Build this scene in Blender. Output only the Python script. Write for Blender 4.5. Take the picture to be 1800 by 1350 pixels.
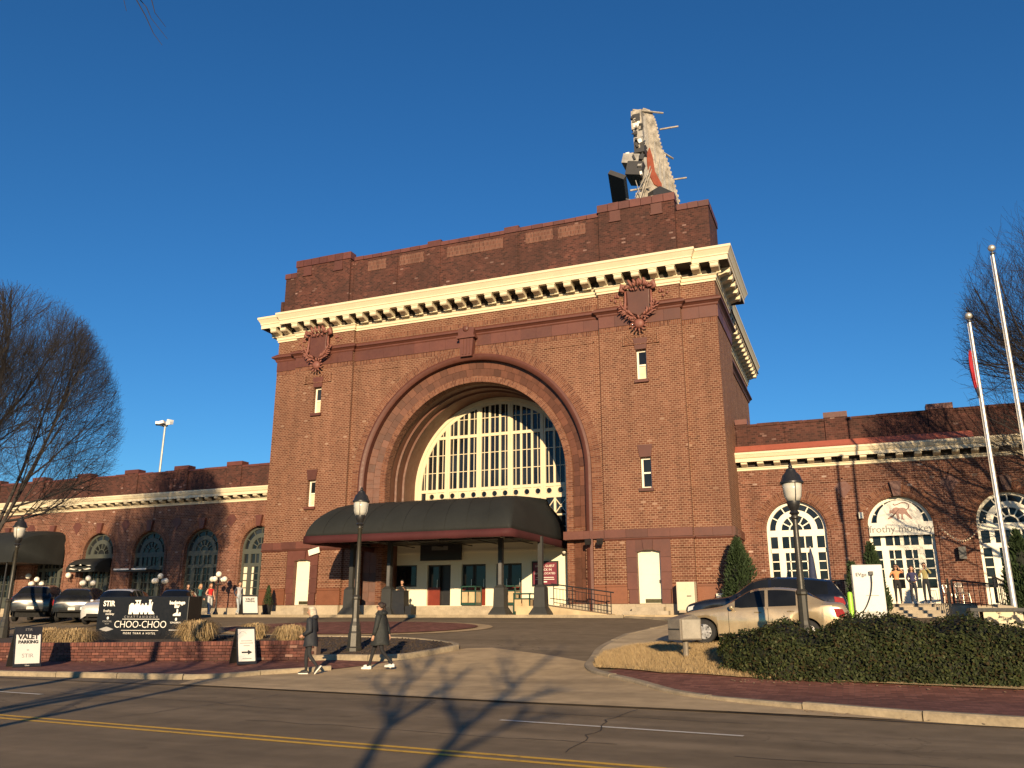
import bpy, bmesh, math, random
from mathutils import Vector, Matrix, Euler
from mathutils.geometry import delaunay_2d_cdt
R = math.radians
pi = math.pi
random.seed(7)
for o in list(bpy.data.objects):
    bpy.data.objects.remove(o)
S = bpy.context.scene
COL = S.collection

# ---------------------------------------------------------------- camera, sky, sun, exposure
cam = bpy.data.cameras.new('camera')
camo = bpy.data.objects.new('camera', cam)
COL.objects.link(camo)
camo.location = (0, 0, 1.6)
camo.rotation_euler = (R(90 + 15.55), 0, R(22.0))
cam.sensor_width = 36
cam.lens = 29.0
cam.clip_end = 2000
S.camera = camo
SUN_AZ, SUN_EL = 22.3, 12.6          # sun stands behind the camera, to the right of the facade normal
sd = Vector((math.sin(R(SUN_AZ)) * math.cos(R(SUN_EL)), -math.cos(R(SUN_AZ)) * math.cos(R(SUN_EL)), math.sin(R(SUN_EL))))
w = bpy.data.worlds.new('World')
S.world = w
w.use_nodes = True
nt = w.node_tree
bg = nt.nodes['Background']
sky = nt.nodes.new('ShaderNodeTexSky')
sky.sky_type = 'NISHITA'
sky.sun_disc = False
sky.sun_elevation = R(SUN_EL)
sky.sun_rotation = R(180 - SUN_AZ)
sky.altitude = 0
sky.air_density = 1.0
sky.dust_density = 0.0
sky.ozone_density = 3.0
hs = nt.nodes.new('ShaderNodeHueSaturation')
hs.inputs['Saturation'].default_value = 1.15
nt.links.new(sky.outputs[0], hs.inputs['Color'])
tn = nt.nodes.new('ShaderNodeMix'); tn.data_type = 'RGBA'; tn.blend_type = 'MULTIPLY'; tn.inputs[0].default_value = 1
tn.inputs[7].default_value = (.56, .985, 1.27, 1)
nt.links.new(hs.outputs[0], tn.inputs[6]); nt.links.new(tn.outputs[2], bg.inputs[0])
bg.inputs[1].default_value = 0.063
sun = bpy.data.lights.new('sun', 'SUN')
sun.energy = 4.7
sun.angle = R(0.53)
sun.color = (1.0, 0.75, 0.46)
suno = bpy.data.objects.new('sun', sun)
COL.objects.link(suno)
suno.rotation_euler = sd.to_track_quat('Z', 'Y').to_euler()
suno.location = (20, -40, 40)
S.view_settings.view_transform = 'Standard'
S.view_settings.look = 'None'
S.view_settings.gamma = 1
S.view_settings.use_curve_mapping = False
S.view_settings.exposure = 0.72

# ---------------------------------------------------------------- mesh helpers
class MB:
    def __init__(s):
        s.v = []; s.f = []; s.m = []; s.uv = {}
    def face(s, pts, m=0, uv=None):
        i = len(s.v); s.v += [tuple(p) for p in pts]
        s.f.append(tuple(range(i, i + len(pts)))); s.m.append(m)
        if uv: s.uv[len(s.f) - 1] = uv
    def grid(s, rows, m=0, closed=False, uvs=None):
        n = len(rows[0]); i0 = len(s.v)
        for r in rows: s.v += [tuple(p) for p in r]
        for a in range(len(rows) - 1):
            for b in range(n if closed else n - 1):
                c = (b + 1) % n
                s.f.append((i0 + a * n + b, i0 + a * n + c, i0 + (a + 1) * n + c, i0 + (a + 1) * n + b)); s.m.append(m)
                if uvs: s.uv[len(s.f) - 1] = [uvs[a][b], uvs[a][c], uvs[a + 1][c], uvs[a + 1][b]]
    def box(s, x0, x1, y0, y1, z0, z1, m=0):
        i = len(s.v)
        s.v += [(x0, y0, z0), (x1, y0, z0), (x1, y1, z0), (x0, y1, z0), (x0, y0, z1), (x1, y0, z1), (x1, y1, z1), (x0, y1, z1)]
        for q in ((0, 3, 2, 1), (4, 5, 6, 7), (0, 1, 5, 4), (1, 2, 6, 5), (2, 3, 7, 6), (3, 0, 4, 7)):
            s.f.append(tuple(i + k for k in q)); s.m.append(m)
        return s
    def obox(s, c, sx, sy, sz, rot=None, m=0, taper=1.0):
        M_ = rot if isinstance(rot, Matrix) else (Euler(rot).to_matrix() if rot else Matrix.Identity(3))
        i = len(s.v); c = Vector(c)
        for z in (-1, 1):
            t = taper if z > 0 else 1
            for x, y in ((-1, -1), (1, -1), (1, 1), (-1, 1)):
                s.v.append(tuple(c + M_ @ Vector((x * sx / 2 * t, y * sy / 2 * t, z * sz / 2))))
        for q in ((0, 3, 2, 1), (4, 5, 6, 7), (0, 1, 5, 4), (1, 2, 6, 5), (2, 3, 7, 6), (3, 0, 4, 7)):
            s.f.append(tuple(i + k for k in q)); s.m.append(m)
        return s
    def prism(s, poly, ax, a, b, m=0):
        # poly in the two other axes, extruded along ax from a to b
        def P(p, t):
            return {'x': (t, p[0], p[1]), 'y': (p[0], t, p[1]), 'z': (p[0], p[1], t)}[ax]
        i = len(s.v); n = len(poly)
        s.v += [P(p, a) for p in poly] + [P(p, b) for p in poly]
        s.f.append(tuple(range(i, i + n))); s.m.append(m)
        s.f.append(tuple(range(i + 2 * n - 1, i + n - 1, -1))); s.m.append(m)
        for k in range(n):
            s.f.append((i + k, i + (k + 1) % n, i + n + (k + 1) % n, i + n + k)); s.m.append(m)
        return s
    def tube(s, pts, rad, n=8, m=0, cap=True):
        pts = [Vector(p) for p in pts]
        if not hasattr(rad, '__len__'): rad = [rad] * len(pts)
        rows = []; up = None
        for k, p in enumerate(pts):
            d = (pts[min(k + 1, len(pts) - 1)] - pts[max(k - 1, 0)])
            if d.length < 1e-9: d = Vector((0, 0, 1))
            d.normalize()
            if up is None: up = d.orthogonal().normalized()
            up = (up - d * up.dot(d))
            if up.length < 1e-6: up = d.orthogonal()
            up.normalize(); sd_ = d.cross(up)
            rows.append([tuple(p + (up * math.cos(2 * pi * j / n) + sd_ * math.sin(2 * pi * j / n)) * rad[k]) for j in range(n)])
        s.grid(rows, m, True)
        if cap:
            s.face(rows[0][::-1], m); s.face(rows[-1], m)
        return s
    def lathe(s, prof, c=(0, 0, 0), n=16, m=0, squash=(1, 1)):
        rows = [[(c[0] + r * math.cos(2 * pi * j / n) * squash[0], c[1] + r * math.sin(2 * pi * j / n) * squash[1], c[2] + z) for j in range(n)] for r, z in prof]
        s.grid(rows, m, True)
        if prof[0][0] > 1e-4: s.face(rows[0][::-1], m)
        if prof[-1][0] > 1e-4: s.face(rows[-1], m)
        return s
    def ball(s, c, r, n=10, m=0):
        rx, ry, rz = r if hasattr(r, '__len__') else (r, r, r)
        rows = [[(c[0] + rx * math.sin(a) * math.cos(2 * pi * j / n), c[1] + ry * math.sin(a) * math.sin(2 * pi * j / n), c[2] + rz * math.cos(a)) for j in range(n)]
                for a in [pi * (1 - k / (n // 2 + 1)) for k in range(n // 2 + 2)]]
        rows[0] = [(c[0] + 1e-4 * math.cos(j), c[1] + 1e-4 * math.sin(j), c[2] - rz) for j in range(n)]
        rows[-1] = [(c[0] + 1e-4 * math.cos(j), c[1] + 1e-4 * math.sin(j), c[2] + rz) for j in range(n)]
        s.grid(rows, m, True)
        return s
    def mesh(s, name, mats, smooth=False, fix=True):
        me = bpy.data.meshes.new(name)
        me.from_pydata(s.v, [], s.f)
        for x in (mats if isinstance(mats, (list, tuple)) else [mats]): me.materials.append(x)
        if s.m and max(s.m): me.polygons.foreach_set('material_index', s.m)
        if s.uv:
            ul = me.uv_layers.new(name='UVMap')
            for fi, u in s.uv.items():
                for k, li in enumerate(me.polygons[fi].loop_indices): ul.data[li].uv = u[k]
        if smooth: me.polygons.foreach_set('use_smooth', [True] * len(me.polygons))
        me.update()
        if fix and len(s.f) < 40000:
            bm = bmesh.new(); bm.from_mesh(me)
            bmesh.ops.remove_doubles(bm, verts=bm.verts, dist=1e-5)
            bmesh.ops.recalc_face_normals(bm, faces=bm.faces)
            bm.to_mesh(me); bm.free()
        if smooth == 'auto':
            me.set_sharp_from_angle(angle=R(38))
        return me
    def build(s, name, mats, parent=None, smooth=False, world=False, fix=True):
        return put(name, s.mesh(name, mats, smooth, fix), parent, world)

def put(name, me, parent=None, world=False, loc=None, rot=None, scale=None):
    o = bpy.data.objects.new(name, me); COL.objects.link(o)
    if parent is not None:
        o.parent = parent
        if world: o.location = -Vector(parent.location)
    if loc is not None: o.location = loc
    if rot is not None: o.rotation_euler = rot
    if scale is not None: o.scale = scale
    return o
def thing(name, label, cat, loc=(0, 0, 0), rz=0, group=None):
    o = bpy.data.objects.new(name, None); COL.objects.link(o)
    o.empty_display_size = .2; o.location = loc; o.rotation_euler = (0, 0, rz)
    return tag(o, label, cat, group)
def tag(o, label, cat, group=None):
    o['label'] = label; o['category'] = cat
    if group: o['group'] = group
    return o
def struct(o, kind='structure'):
    o['kind'] = kind
    return o
def copy_tree(o, parent=None):
    c = o.copy(); COL.objects.link(c)
    if parent is not None: c.parent = parent
    for ch in list(o.children): copy_tree(ch, c)
    return c
def text_mesh(body, size, mat, ext=.004, align='CENTER', spacing=1.0, bold=0.0, shear=0.0):
    cu = bpy.data.curves.new('lettering', 'FONT')
    cu.body = body; cu.size = size; cu.align_x = align; cu.align_y = 'CENTER'
    cu.extrude = ext; cu.space_character = spacing; cu.offset = bold; cu.shear = shear; cu.resolution_u = 3
    ob = bpy.data.objects.new('lettering', cu); COL.objects.link(ob)
    dg = bpy.context.evaluated_depsgraph_get(); dg.update()
    me = bpy.data.meshes.new_from_object(ob.evaluated_get(dg))
    bpy.data.objects.remove(ob); bpy.data.curves.remove(cu)
    me.materials.clear(); me.materials.append(mat)
    return me
def bevel(me, wd=.02, seg=2, ang=30):
    bm = bmesh.new(); bm.from_mesh(me)
    ed = [e for e in bm.edges if len(e.link_faces) == 2 and e.calc_face_angle(0) > R(ang)]
    bmesh.ops.bevel(bm, geom=ed, offset=wd, segments=seg, affect='EDGES', profile=.5, clamp_overlap=True)
    bm.to_mesh(me); bm.free()
    return me

# ---------------------------------------------------------------- materials
class NT:
    def __init__(s, name):
        s.mat = bpy.data.materials.new(name); s.mat.use_nodes = True
        s.t = s.mat.node_tree; s.b = s.t.nodes['Principled BSDF']
    def n(s, typ, **kw):
        x = s.t.nodes.new(typ)
        for k, v in kw.items(): setattr(x, k, v)
        return x
    def l(s, a, b): s.t.links.new(a, b)
    def ma(s, op, a, b=None, c=None):
        x = s.n('ShaderNodeMath', operation=op)
        for i, q in enumerate((a, b, c)):
            if q is None: continue
            if isinstance(q, (int, float)): x.inputs[i].default_value = q
            else: s.l(q, x.inputs[i])
        return x.outputs[0]
    def mix(s, f, a, b, blend='MIX'):
        x = s.n('ShaderNodeMix', data_type='RGBA', blend_type=blend)
        for i, q in ((0, f), (6, a), (7, b)):
            if isinstance(q, (int, float)): x.inputs[i].default_value = q
            elif isinstance(q, tuple): x.inputs[i].default_value = (*q, 1)[:4]
            else: s.l(q, x.inputs[i])
        return x.outputs[2]
    def ramp(s, f, stops, interp='LINEAR'):
        x = s.n('ShaderNodeValToRGB'); x.color_ramp.interpolation = interp
        e = x.color_ramp.elements
        while len(e) < len(stops): e.new(.5)
        for q, (p, c) in zip(e, stops):
            q.position = p; q.color = (*c, 1) if hasattr(c, '__len__') else (c, c, c, 1)
        s.l(f, x.inputs[0])
        return x.outputs[0]
    def noise(s, scale, detail=4, vec=None, rough=.55):
        x = s.n('ShaderNodeTexNoise'); x.inputs['Scale'].default_value = scale
        x.inputs['Detail'].default_value = detail; x.inputs['Roughness'].default_value = rough
        s.l(vec if vec is not None else s.pos(), x.inputs['Vector'])
        return x.outputs[0]
    def pos(s):
        if not hasattr(s, '_g'): s._g = s.n('ShaderNodeNewGeometry')
        return s._g.outputs['Position']
    def obj(s):
        if not hasattr(s, '_tc'): s._tc = s.n('ShaderNodeTexCoord')
        return s._tc.outputs['Object']
    def bump(s, h, st=.3, d=.02):
        x = s.n('ShaderNodeBump'); x.inputs['Strength'].default_value = st; x.inputs['Distance'].default_value = d
        s.l(h, x.inputs['Height']); s.l(x.outputs[0], s.b.inputs['Normal'])
    def col(s, c): s.l(c, s.b.inputs['Base Color'])
    def set(s, **kw):
        for k, v in kw.items(): s.b.inputs[k.replace('_', ' ')].default_value = v
        return s
_M = {}
def M(name, c, rough=.6, metal=0.0, var=.18, scale=3.0, bump=0.0, bscale=60, rnd=0.0, spec=.5, coat=0.0, local=False, emit=None):
    if name in _M: return _M[name]
    t = NT(name); t.set(Roughness=rough, Metallic=metal); t.b.inputs['Specular IOR Level'].default_value = spec
    if coat: t.b.inputs['Coat Weight'].default_value = coat; t.b.inputs['Coat Roughness'].default_value = .05
    v = t.obj() if local else t.pos()
    n = t.ma('ADD', t.ma('MULTIPLY', t.noise(scale, 5, v), .6), t.ma('MULTIPLY', t.noise(scale * 9, 3, v), .4))
    lo = tuple(x * (1 - var) for x in c); hi = tuple(min(1, x * (1 + var)) for x in c)
    cc = t.ramp(n, [(.32, lo), (.68, hi)])
    if rnd:
        oi = t.n('ShaderNodeObjectInfo')
        k = t.ramp(oi.outputs['Random'], [(0, 1 - rnd), (1, 1 + rnd * .6)])
        cc = t.mix(1.0, cc, k, 'MULTIPLY')
    t.col(cc)
    if bump: t.bump(t.noise(bscale, 4, v), bump, .02)
    t.l(t.ramp(t.noise(scale * 4, 3, v), [(.3, max(0, rough - .08)), (.7, min(1, rough + .08))]), t.b.inputs['Roughness'])
    if emit: t.b.inputs['Emission Color'].default_value = (*emit[:3], 1); t.b.inputs['Emission Strength'].default_value = emit[3]
    _M[name] = t.mat
    return t.mat

def brickmat(name, stops, mortar, wd=.24, ht=.092, mode='wall', grime=(.75, 1.1), joint=.13, rough=.85, soot=None):
    t = NT(name); t.set(Roughness=rough); t.b.inputs['Specular IOR Level'].default_value = .25
    if mode == 'uv':
        tc = t.n('ShaderNodeTexCoord'); sp = t.n('ShaderNodeSeparateXYZ'); t.l(tc.outputs['UV'], sp.inputs[0])
        u, v = sp.outputs[0], sp.outputs[1]
    else:
        sp = t.n('ShaderNodeSeparateXYZ'); t.l(t.pos(), sp.inputs[0])
        if mode == 'flat': u, v = sp.outputs[0], sp.outputs[1]
        else:
            sn = t.n('ShaderNodeSeparateXYZ'); t.l(t._g.outputs['True Normal'], sn.inputs[0])
            k = t.ma('GREATER_THAN', t.ma('ABSOLUTE', sn.outputs[0]), .7)
            u = t.ma('ADD', t.ma('MULTIPLY', sp.outputs[0], t.ma('SUBTRACT', 1.0, k)), t.ma('MULTIPLY', sp.outputs[1], k))
            v = sp.outputs[2]
    vv = t.ma('DIVIDE', v, ht); row = t.ma('FLOOR', vv); fv = t.ma('SUBTRACT', vv, row)
    uu = t.ma('ADD', t.ma('DIVIDE', u, wd), t.ma('MULTIPLY', t.ma('FLOORED_MODULO', row, 2.0), .5))
    colm = t.ma('FLOOR', uu); fu = t.ma('SUBTRACT', uu, colm)
    mo = t.ma('MAXIMUM', t.ma('LESS_THAN', fu, joint * ht / wd), t.ma('LESS_THAN', fv, joint))
    cb = t.n('ShaderNodeCombineXYZ'); t.l(colm, cb.inputs[0]); t.l(row, cb.inputs[1])
    wn = t.n('ShaderNodeTexWhiteNoise', noise_dimensions='2D'); t.l(cb.outputs[0], wn.inputs['Vector'])
    c = t.ramp(wn.outputs['Value'], stops)
    c = t.mix(mo, c, mortar)
    big = t.ma('ADD', t.ma('MULTIPLY', t.noise(.35, 5), .6), t.ma('MULTIPLY', t.noise(2.2, 4), .4))
    c = t.mix(1.0, c, t.ramp(big, [(.3, grime[0]), (.7, grime[1])]), 'MULTIPLY')
    if mode == 'wall':
        mp = t.n('ShaderNodeMapping'); mp.inputs['Scale'].default_value = (1.6, 1.6, .10); t.l(t.pos(), mp.inputs['Vector'])
        c = t.mix(1.0, c, t.ramp(t.noise(1.0, 6, mp.outputs[0], .6), [(.32, .80), (.55, 1.0), (.72, 1.10)]), 'MULTIPLY')
    if soot:
        m_ = t.ramp(t.ma('ADD', t.ma('MULTIPLY', t.noise(.5, 6), .6), t.ma('MULTIPLY', t.noise(1.7, 5), .4)), [(.40, 0.0), (.58, soot[3])])
        c = t.mix(m_, c, soot[:3])
    t.col(c)
    h = t.ma('SUBTRACT', t.ma('ADD', 1.0, t.ma('MULTIPLY', wn.outputs['Value'], .3)), mo)
    t.bump(t.ma('ADD', h, t.ma('MULTIPLY', t.noise(40, 3), .25)), .6, .008)
    return t.mat

BR = brickmat('brick', [(0, (0.0929, 0.0324, 0.0188)), (.25, (0.1277, 0.0465, 0.0266)), (.7, (0.1548, 0.0593, 0.0345)), (.97, (0.1819, 0.0752, 0.0447)), (.993, (0.2090, 0.0976, 0.0629)), (1, (0.3096, 0.2028, 0.1492))], (0.3096, 0.1968, 0.1296), wd=.225, ht=.108, grime=(.86, 1.1), soot=(.13, .058, .038, .2), joint=.25)
BRW = brickmat('wing brick', [(0, (0.0890, 0.0320, 0.0204)), (.3, (0.1335, 0.0480, 0.0303)), (.7, (0.1691, 0.0638, 0.0401)), (.95, (0.2091, 0.0866, 0.0560)), (.985, (0.2581, 0.1304, 0.0934)), (1, (0.4273, 0.3196, 0.2756))], (0.3026, 0.1892, 0.1378), wd=.225, ht=.106, grime=(.8, 1.12), soot=(.10, .048, .033, .28), joint=.23)
BRP = brickmat('parapet brick', [(0, (0.0336, 0.0140, 0.0114)), (.4, (0.0714, 0.0250, 0.0190)), (.85, (0.1050, 0.0368, 0.0274)), (.985, (0.1260, 0.0486, 0.0350)), (1, (0.3024, 0.1987, 0.1748))], (0.1176, 0.0589, 0.0456), wd=.225, ht=.108, grime=(.7, 1.2), soot=(.045, .025, .021, .5), joint=.2)
BRA = brickmat('arch brick', [(0, (0.0876, 0.0301, 0.0186)), (.3, (0.1345, 0.0496, 0.0281)), (.7, (0.1689, 0.0676, 0.0390)), (1, (0.2064, 0.0931, 0.0560))], (0.2252, 0.1413, 0.0996), wd=.34, ht=.1, mode='uv', joint=.2, grime=(.8, 1.08))
BRG = brickmat('paving brick', [(0, (.14, .055, .042)), (.5, (.20, .08, .058)), (1, (.27, .115, .085))], (.11, .07, .055), wd=.21, ht=.105, mode='flat', grime=(.72, 1.12), joint=.09)
TC = M('terracotta', (0.1036, 0.0350, 0.0238), .55, var=.16, scale=1.4, rnd=.22, bump=.08, bscale=25)
TCO = M('orange terracotta', (0.1845, 0.0668, 0.0307), .55, var=.16, scale=1.0, rnd=.2, bump=.08, bscale=25)
TCR = M('arch terracotta', (0.1192, 0.0464, 0.0272), .6, var=.2, scale=1.0, rnd=.36, bump=.1, bscale=25)
COP = M('coping terracotta', (0.1080, 0.0344, 0.0256), .55, var=.2, scale=2, rnd=.25)
CREAM = M('cream paint', (0.6540, 0.5680, 0.3960), .5, var=.07, scale=1.2, bump=.03)
WHITE = M('white paint', (.80, .76, .62), .45, var=.05, scale=1.5)
DOORW = M('door paint', (.78, .74, .56), .4, var=.03, scale=1.5)
STONE = M('plinth stone', (0.3655, 0.3068, 0.2193), .8, var=.18, scale=1.3, bump=.15, rnd=.1)
STEP = M('step concrete', (0.344, 0.292, 0.215), .85, var=.3, scale=2.5, bump=.2)
BLACK = M('black metal', (.018, .018, .019), .42, var=.25, scale=6)
DKMET = M('dark painted iron', (.03, .029, .027), .4, var=.3, scale=8)
CHAR = M('charcoal paint', (.028, .029, .028), .6, var=.2, scale=4)
REDFL = M('painted flashing', (.34, .10, .065), .5, var=.15, scale=.8)
ALU = M('aluminium', (.62, .58, .50), .35, metal=.6, var=.12, scale=3)
def glassmat(name, c=(.012, .014, .016), rough=.04):
    t = NT(name); t.set(Roughness=rough); t.b.inputs['Specular IOR Level'].default_value = .35
    oi = t.n('ShaderNodeObjectInfo')
    t.col(t.mix(1.0, t.ramp(t.noise(.8, 3), [(.3, tuple(x * .6 for x in c)), (.7, tuple(x * 1.5 for x in c))]), t.ramp(oi.outputs['Random'], [(0, .6), (1, 1.5)]), 'MULTIPLY'))
    t.bump(t.noise(1.3, 2), .05, .03)
    return t.mat
GL = glassmat('window glass')
GLC = glassmat('car glass', (.008, .009, .01), .03)
# ---------------------------------------------------------------- ground
def smooth_lerp(k, y):
    if y <= k[0][0]: return k[0][1]
    for (a, b), (c, d) in zip(k, k[1:]):
        if y <= c: return b + (d - b) * (y - a) / (c - a)
    return k[-1][1]
KL = [(15, 0), (19.5, .10), (22, .36), (30, 1.0), (36, 1.42)]
KR = [(15, 0), (18, .12), (20, .45), (22, .70), (30, 1.15), (36, 1.42)]
def g(x, y):
    t = min(1, max(0, (x + 7) / 4)); t = t * t * (3 - 2 * t)
    a = sum(smooth_lerp(KL, y + d) for d in (-.8, -.4, 0, .4, .8)) / 5
    b = sum(smooth_lerp(KR, y + d) for d in (-.8, -.4, 0, .4, .8)) / 5
    return a * (1 - t) + b * t
def dens(poly, d):
    out = []
    for i, p in enumerate(poly):
        q = poly[(i + 1) % len(poly)]
        n = max(1, int(math.hypot(q[0] - p[0], q[1] - p[1]) / d))
        out += [(p[0] + (q[0] - p[0]) * k / n, p[1] + (q[1] - p[1]) * k / n) for k in range(n)]
    return out
def inside(p, poly):
    c = False; j = len(poly) - 1
    for i in range(len(poly)):
        a, b = poly[i], poly[j]
        if (a[1] > p[1]) != (b[1] > p[1]) and p[0] < (b[0] - a[0]) * (p[1] - a[1]) / (b[1] - a[1]) + a[0]: c = not c
        j = i
    return c
def smoothpoly(pts, n=6, closed=True):
    # Catmull-Rom through the points
    out = []; N = len(pts)
    for i in range(N if closed else N - 1):
        p0, p1, p2, p3 = (pts[(i - 1) % N] if closed or i > 0 else pts[i], pts[i], pts[(i + 1) % N], pts[(i + 2) % N] if closed or i + 2 < N else pts[i + 1])
        for k in range(n):
            t = k / n
            out.append(tuple(.5 * ((2 * p1[a]) + (-p0[a] + p2[a]) * t + (2 * p0[a] - 5 * p1[a] + 4 * p2[a] - p3[a]) * t * t + (-p0[a] + 3 * p1[a] - 3 * p2[a] + p3[a]) * t ** 3) for a in (0, 1)))
    if not closed: out.append(pts[-1])
    return out
def sheet(name, poly, zf, mat, step=.7, kind='structure', skirt=0):
    P = dens(poly, step)
    xs = [p[0] for p in P]; ys = [p[1] for p in P]
    n = len(P); pts = [Vector(p) for p in P]
    x = min(xs) + step * .5
    while x < max(xs):
        y = min(ys) + step * .5
        while y < max(ys):
            if inside((x, y), P): pts.append(Vector((x + random.uniform(-.1, .1) * step, y + random.uniform(-.1, .1) * step)))
            y += step
        x += step
    ed = [(i, (i + 1) % n) for i in range(n)]
    vs, es, fs, *_ = delaunay_2d_cdt(pts, ed, [], 1, 1e-4)
    mb = MB()
    mb.v = [(v.x, v.y, zf(v.x, v.y)) for v in vs]; mb.f = [tuple(f) for f in fs]; mb.m = [0] * len(fs)
    if skirt:
        for i in range(n):
            a, b = P[i], P[(i + 1) % n]
            mb.face([(a[0], a[1], zf(*a) - skirt), (b[0], b[1], zf(*b) - skirt), (b[0], b[1], zf(*b)), (a[0], a[1], zf(*a))])
    o = mb.build(name, mat, smooth=False)
    bm = bmesh.new(); bm.from_mesh(o.data)
    for f in bm.faces:
        if f.normal.z < -.3: f.normal_flip()
    bm.to_mesh(o.data); bm.free()
    return struct(o, kind)

def asphalt(name, c, crack=.5, spk=.3, tracks=False):
    t = NT(name); t.set(Roughness=.9); t.b.inputs['Specular IOR Level'].default_value = .2
    big = t.noise(.25, 5); mid = t.noise(2.0, 5); fine = t.noise(120, 2)
    f = t.ma('ADD', t.ma('ADD', t.ma('MULTIPLY', big, .4), t.ma('MULTIPLY', mid, .3)), t.ma('MULTIPLY', fine, spk))
    cc = t.ramp(f, [(.34, tuple(x * .68 for x in c)), (.66, tuple(x * 1.3 for x in c))])
    # long wear streaks along the traffic direction
    mp = t.n('ShaderNodeMapping'); mp.inputs['Scale'].default_value = (.05, 1.1, 1); mp.inputs['Rotation'].default_value = (0, 0, .08); t.l(t.pos(), mp.inputs['Vector'])
    st = t.noise(1.0, 4, mp.outputs[0])
    cc = t.mix(1.0, cc, t.ramp(st, [(.3, .82), (.7, 1.15)]), 'MULTIPLY')
    if tracks:
        sy = t.n('ShaderNodeSeparateXYZ'); t.l(t.pos(), sy.inputs[0])
        yy = t.ma('ADD', t.ma('ADD', sy.outputs[1], t.ma('MULTIPLY', sy.outputs[0], .07)), t.ma('MULTIPLY', t.noise(.25, 2), .5))
        wv_ = t.ma('SINE', t.ma('MULTIPLY', yy, 3.5)); cc = t.mix(1.0, cc, t.ramp(t.ma('ADD', t.ma('MULTIPLY', wv_, .5), .5), [(.1, .90), (.9, 1.08)]), 'MULTIPLY')
        pt = t.n('ShaderNodeMapping'); pt.inputs['Scale'].default_value = (.10, .42, 1); t.l(t.pos(), pt.inputs['Vector'])
        pv = t.n('ShaderNodeTexVoronoi'); pv.inputs['Scale'].default_value = 1.0; t.l(pt.outputs[0], pv.inputs['Vector'])
        cc = t.mix(1.0, cc, t.ramp(pv.outputs['Color'], [(.0, .90), (.5, 1.0), (1, 1.08)]), 'MULTIPLY')
        oil = t.ramp(t.noise(1.6, 5, rough=.6), [(.64, 0.0), (.74, .5)]); cc = t.mix(oil, cc, tuple(x * .45 for x in c))
    vo = t.n('ShaderNodeTexVoronoi', feature='DISTANCE_TO_EDGE'); vo.inputs['Scale'].default_value = .33
    wv = t.n('ShaderNodeMix', data_type='VECTOR'); wv.inputs[0].default_value = .12
    nz = t.n('ShaderNodeTexNoise'); nz.inputs['Scale'].default_value = 1.2; nz.inputs['Detail'].default_value = 5; t.l(t.pos(), nz.inputs['Vector'])
    vm = t.n('ShaderNodeVectorMath', operation='MULTIPLY_ADD'); t.l(nz.outputs['Color'], vm.inputs[0]); vm.inputs[1].default_value = (2, 2, 2); t.l(t.pos(), vm.inputs[2])
    t.l(vm.outputs[0], vo.inputs['Vector'])
    ck = t.ma('MULTIPLY', t.ramp(vo.outputs['Distance'], [(0, 1.0), (.012, 0.0)]), t.ramp(t.noise(.15, 3), [(.5, 0.0), (.6, crack)]))
    cc = t.mix(ck, cc, tuple(x * .35 for x in c))
    sn = t.ramp(t.noise(.9, 6, rough=.7), [(.6, 0.0), (.75, .35)])
    cc = t.mix(sn, cc, tuple(x * .5 for x in c))
    t.col(cc); t.bump(t.ma('ADD', t.noise(90, 3), t.ma('MULTIPLY', t.noise(9, 4), .5)), .5, .012)
    return t.mat
ROAD = asphalt('road asphalt', (.225, .168, .102), .8, tracks=True)
DRIVE = asphalt('forecourt asphalt', (.20, .155, .10), .8)
LOT = asphalt('parking asphalt', (.205, .155, .095), .4)
CONC = asphalt('apron concrete', (.52, .385, .22), .25, .2)
WALK = asphalt('terrace concrete', (.56, .44, .27), .2, .2)
KERB = M('kerb concrete', (.29, .235, .155), .85, var=.35, scale=1.6, bump=.25, bscale=30)
EARTH = M('bare earth', (.14, .10, .065), .95, var=.3, scale=.4)
MULCH = M('mulch', (.06, .042, .03), .95, var=.5, scale=9, bump=.8, bscale=35)
def drygrass_mat():
    t = NT('dry lawn'); t.set(Roughness=.95)
    f = t.ma('ADD', t.ma('MULTIPLY', t.noise(1.2, 5), .5), t.ma('MULTIPLY', t.noise(40, 4), .5))
    t.col(t.ramp(f, [(.3, (.22, .15, .07)), (.5, (.42, .30, .15)), (.7, (.54, .42, .22))])); t.bump(t.noise(60, 4), .7, .03)
    return t.mat
LAWN = drygrass_mat()
def worn(name, c):
    t = NT(name); t.set(Roughness=.8); f = t.ma('ADD', t.ma('MULTIPLY', t.noise(9, 6, rough=.7), .7), t.ma('MULTIPLY', t.noise(1.1, 3), .3))
    t.col(t.ramp(f, [(.36, (.20, .15, .09)), (.43, tuple(x * .8 for x in c)), (.62, c)])); return t.mat
PAINTY = worn('yellow road paint', (.80, .46, .05)); PAINTW = worn('white road paint', (.70, .65, .54))

mb = MB()
mb.grid([[(x, y, -.35 if y < 14 else (g(x, y) - .35)) for x in (-600, -150, -80, -60, -40, -30, -20, -12, -7, -5, -3, 0, 5, 10, 20, 60, 150, 600)] for y in (-600, -100, -40, 0, 14, 16, 18, 20, 22, 24, 26, 28, 30, 33, 36, 40, 60, 120, 700)])
struct(mb.build('ground', EARTH))
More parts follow.
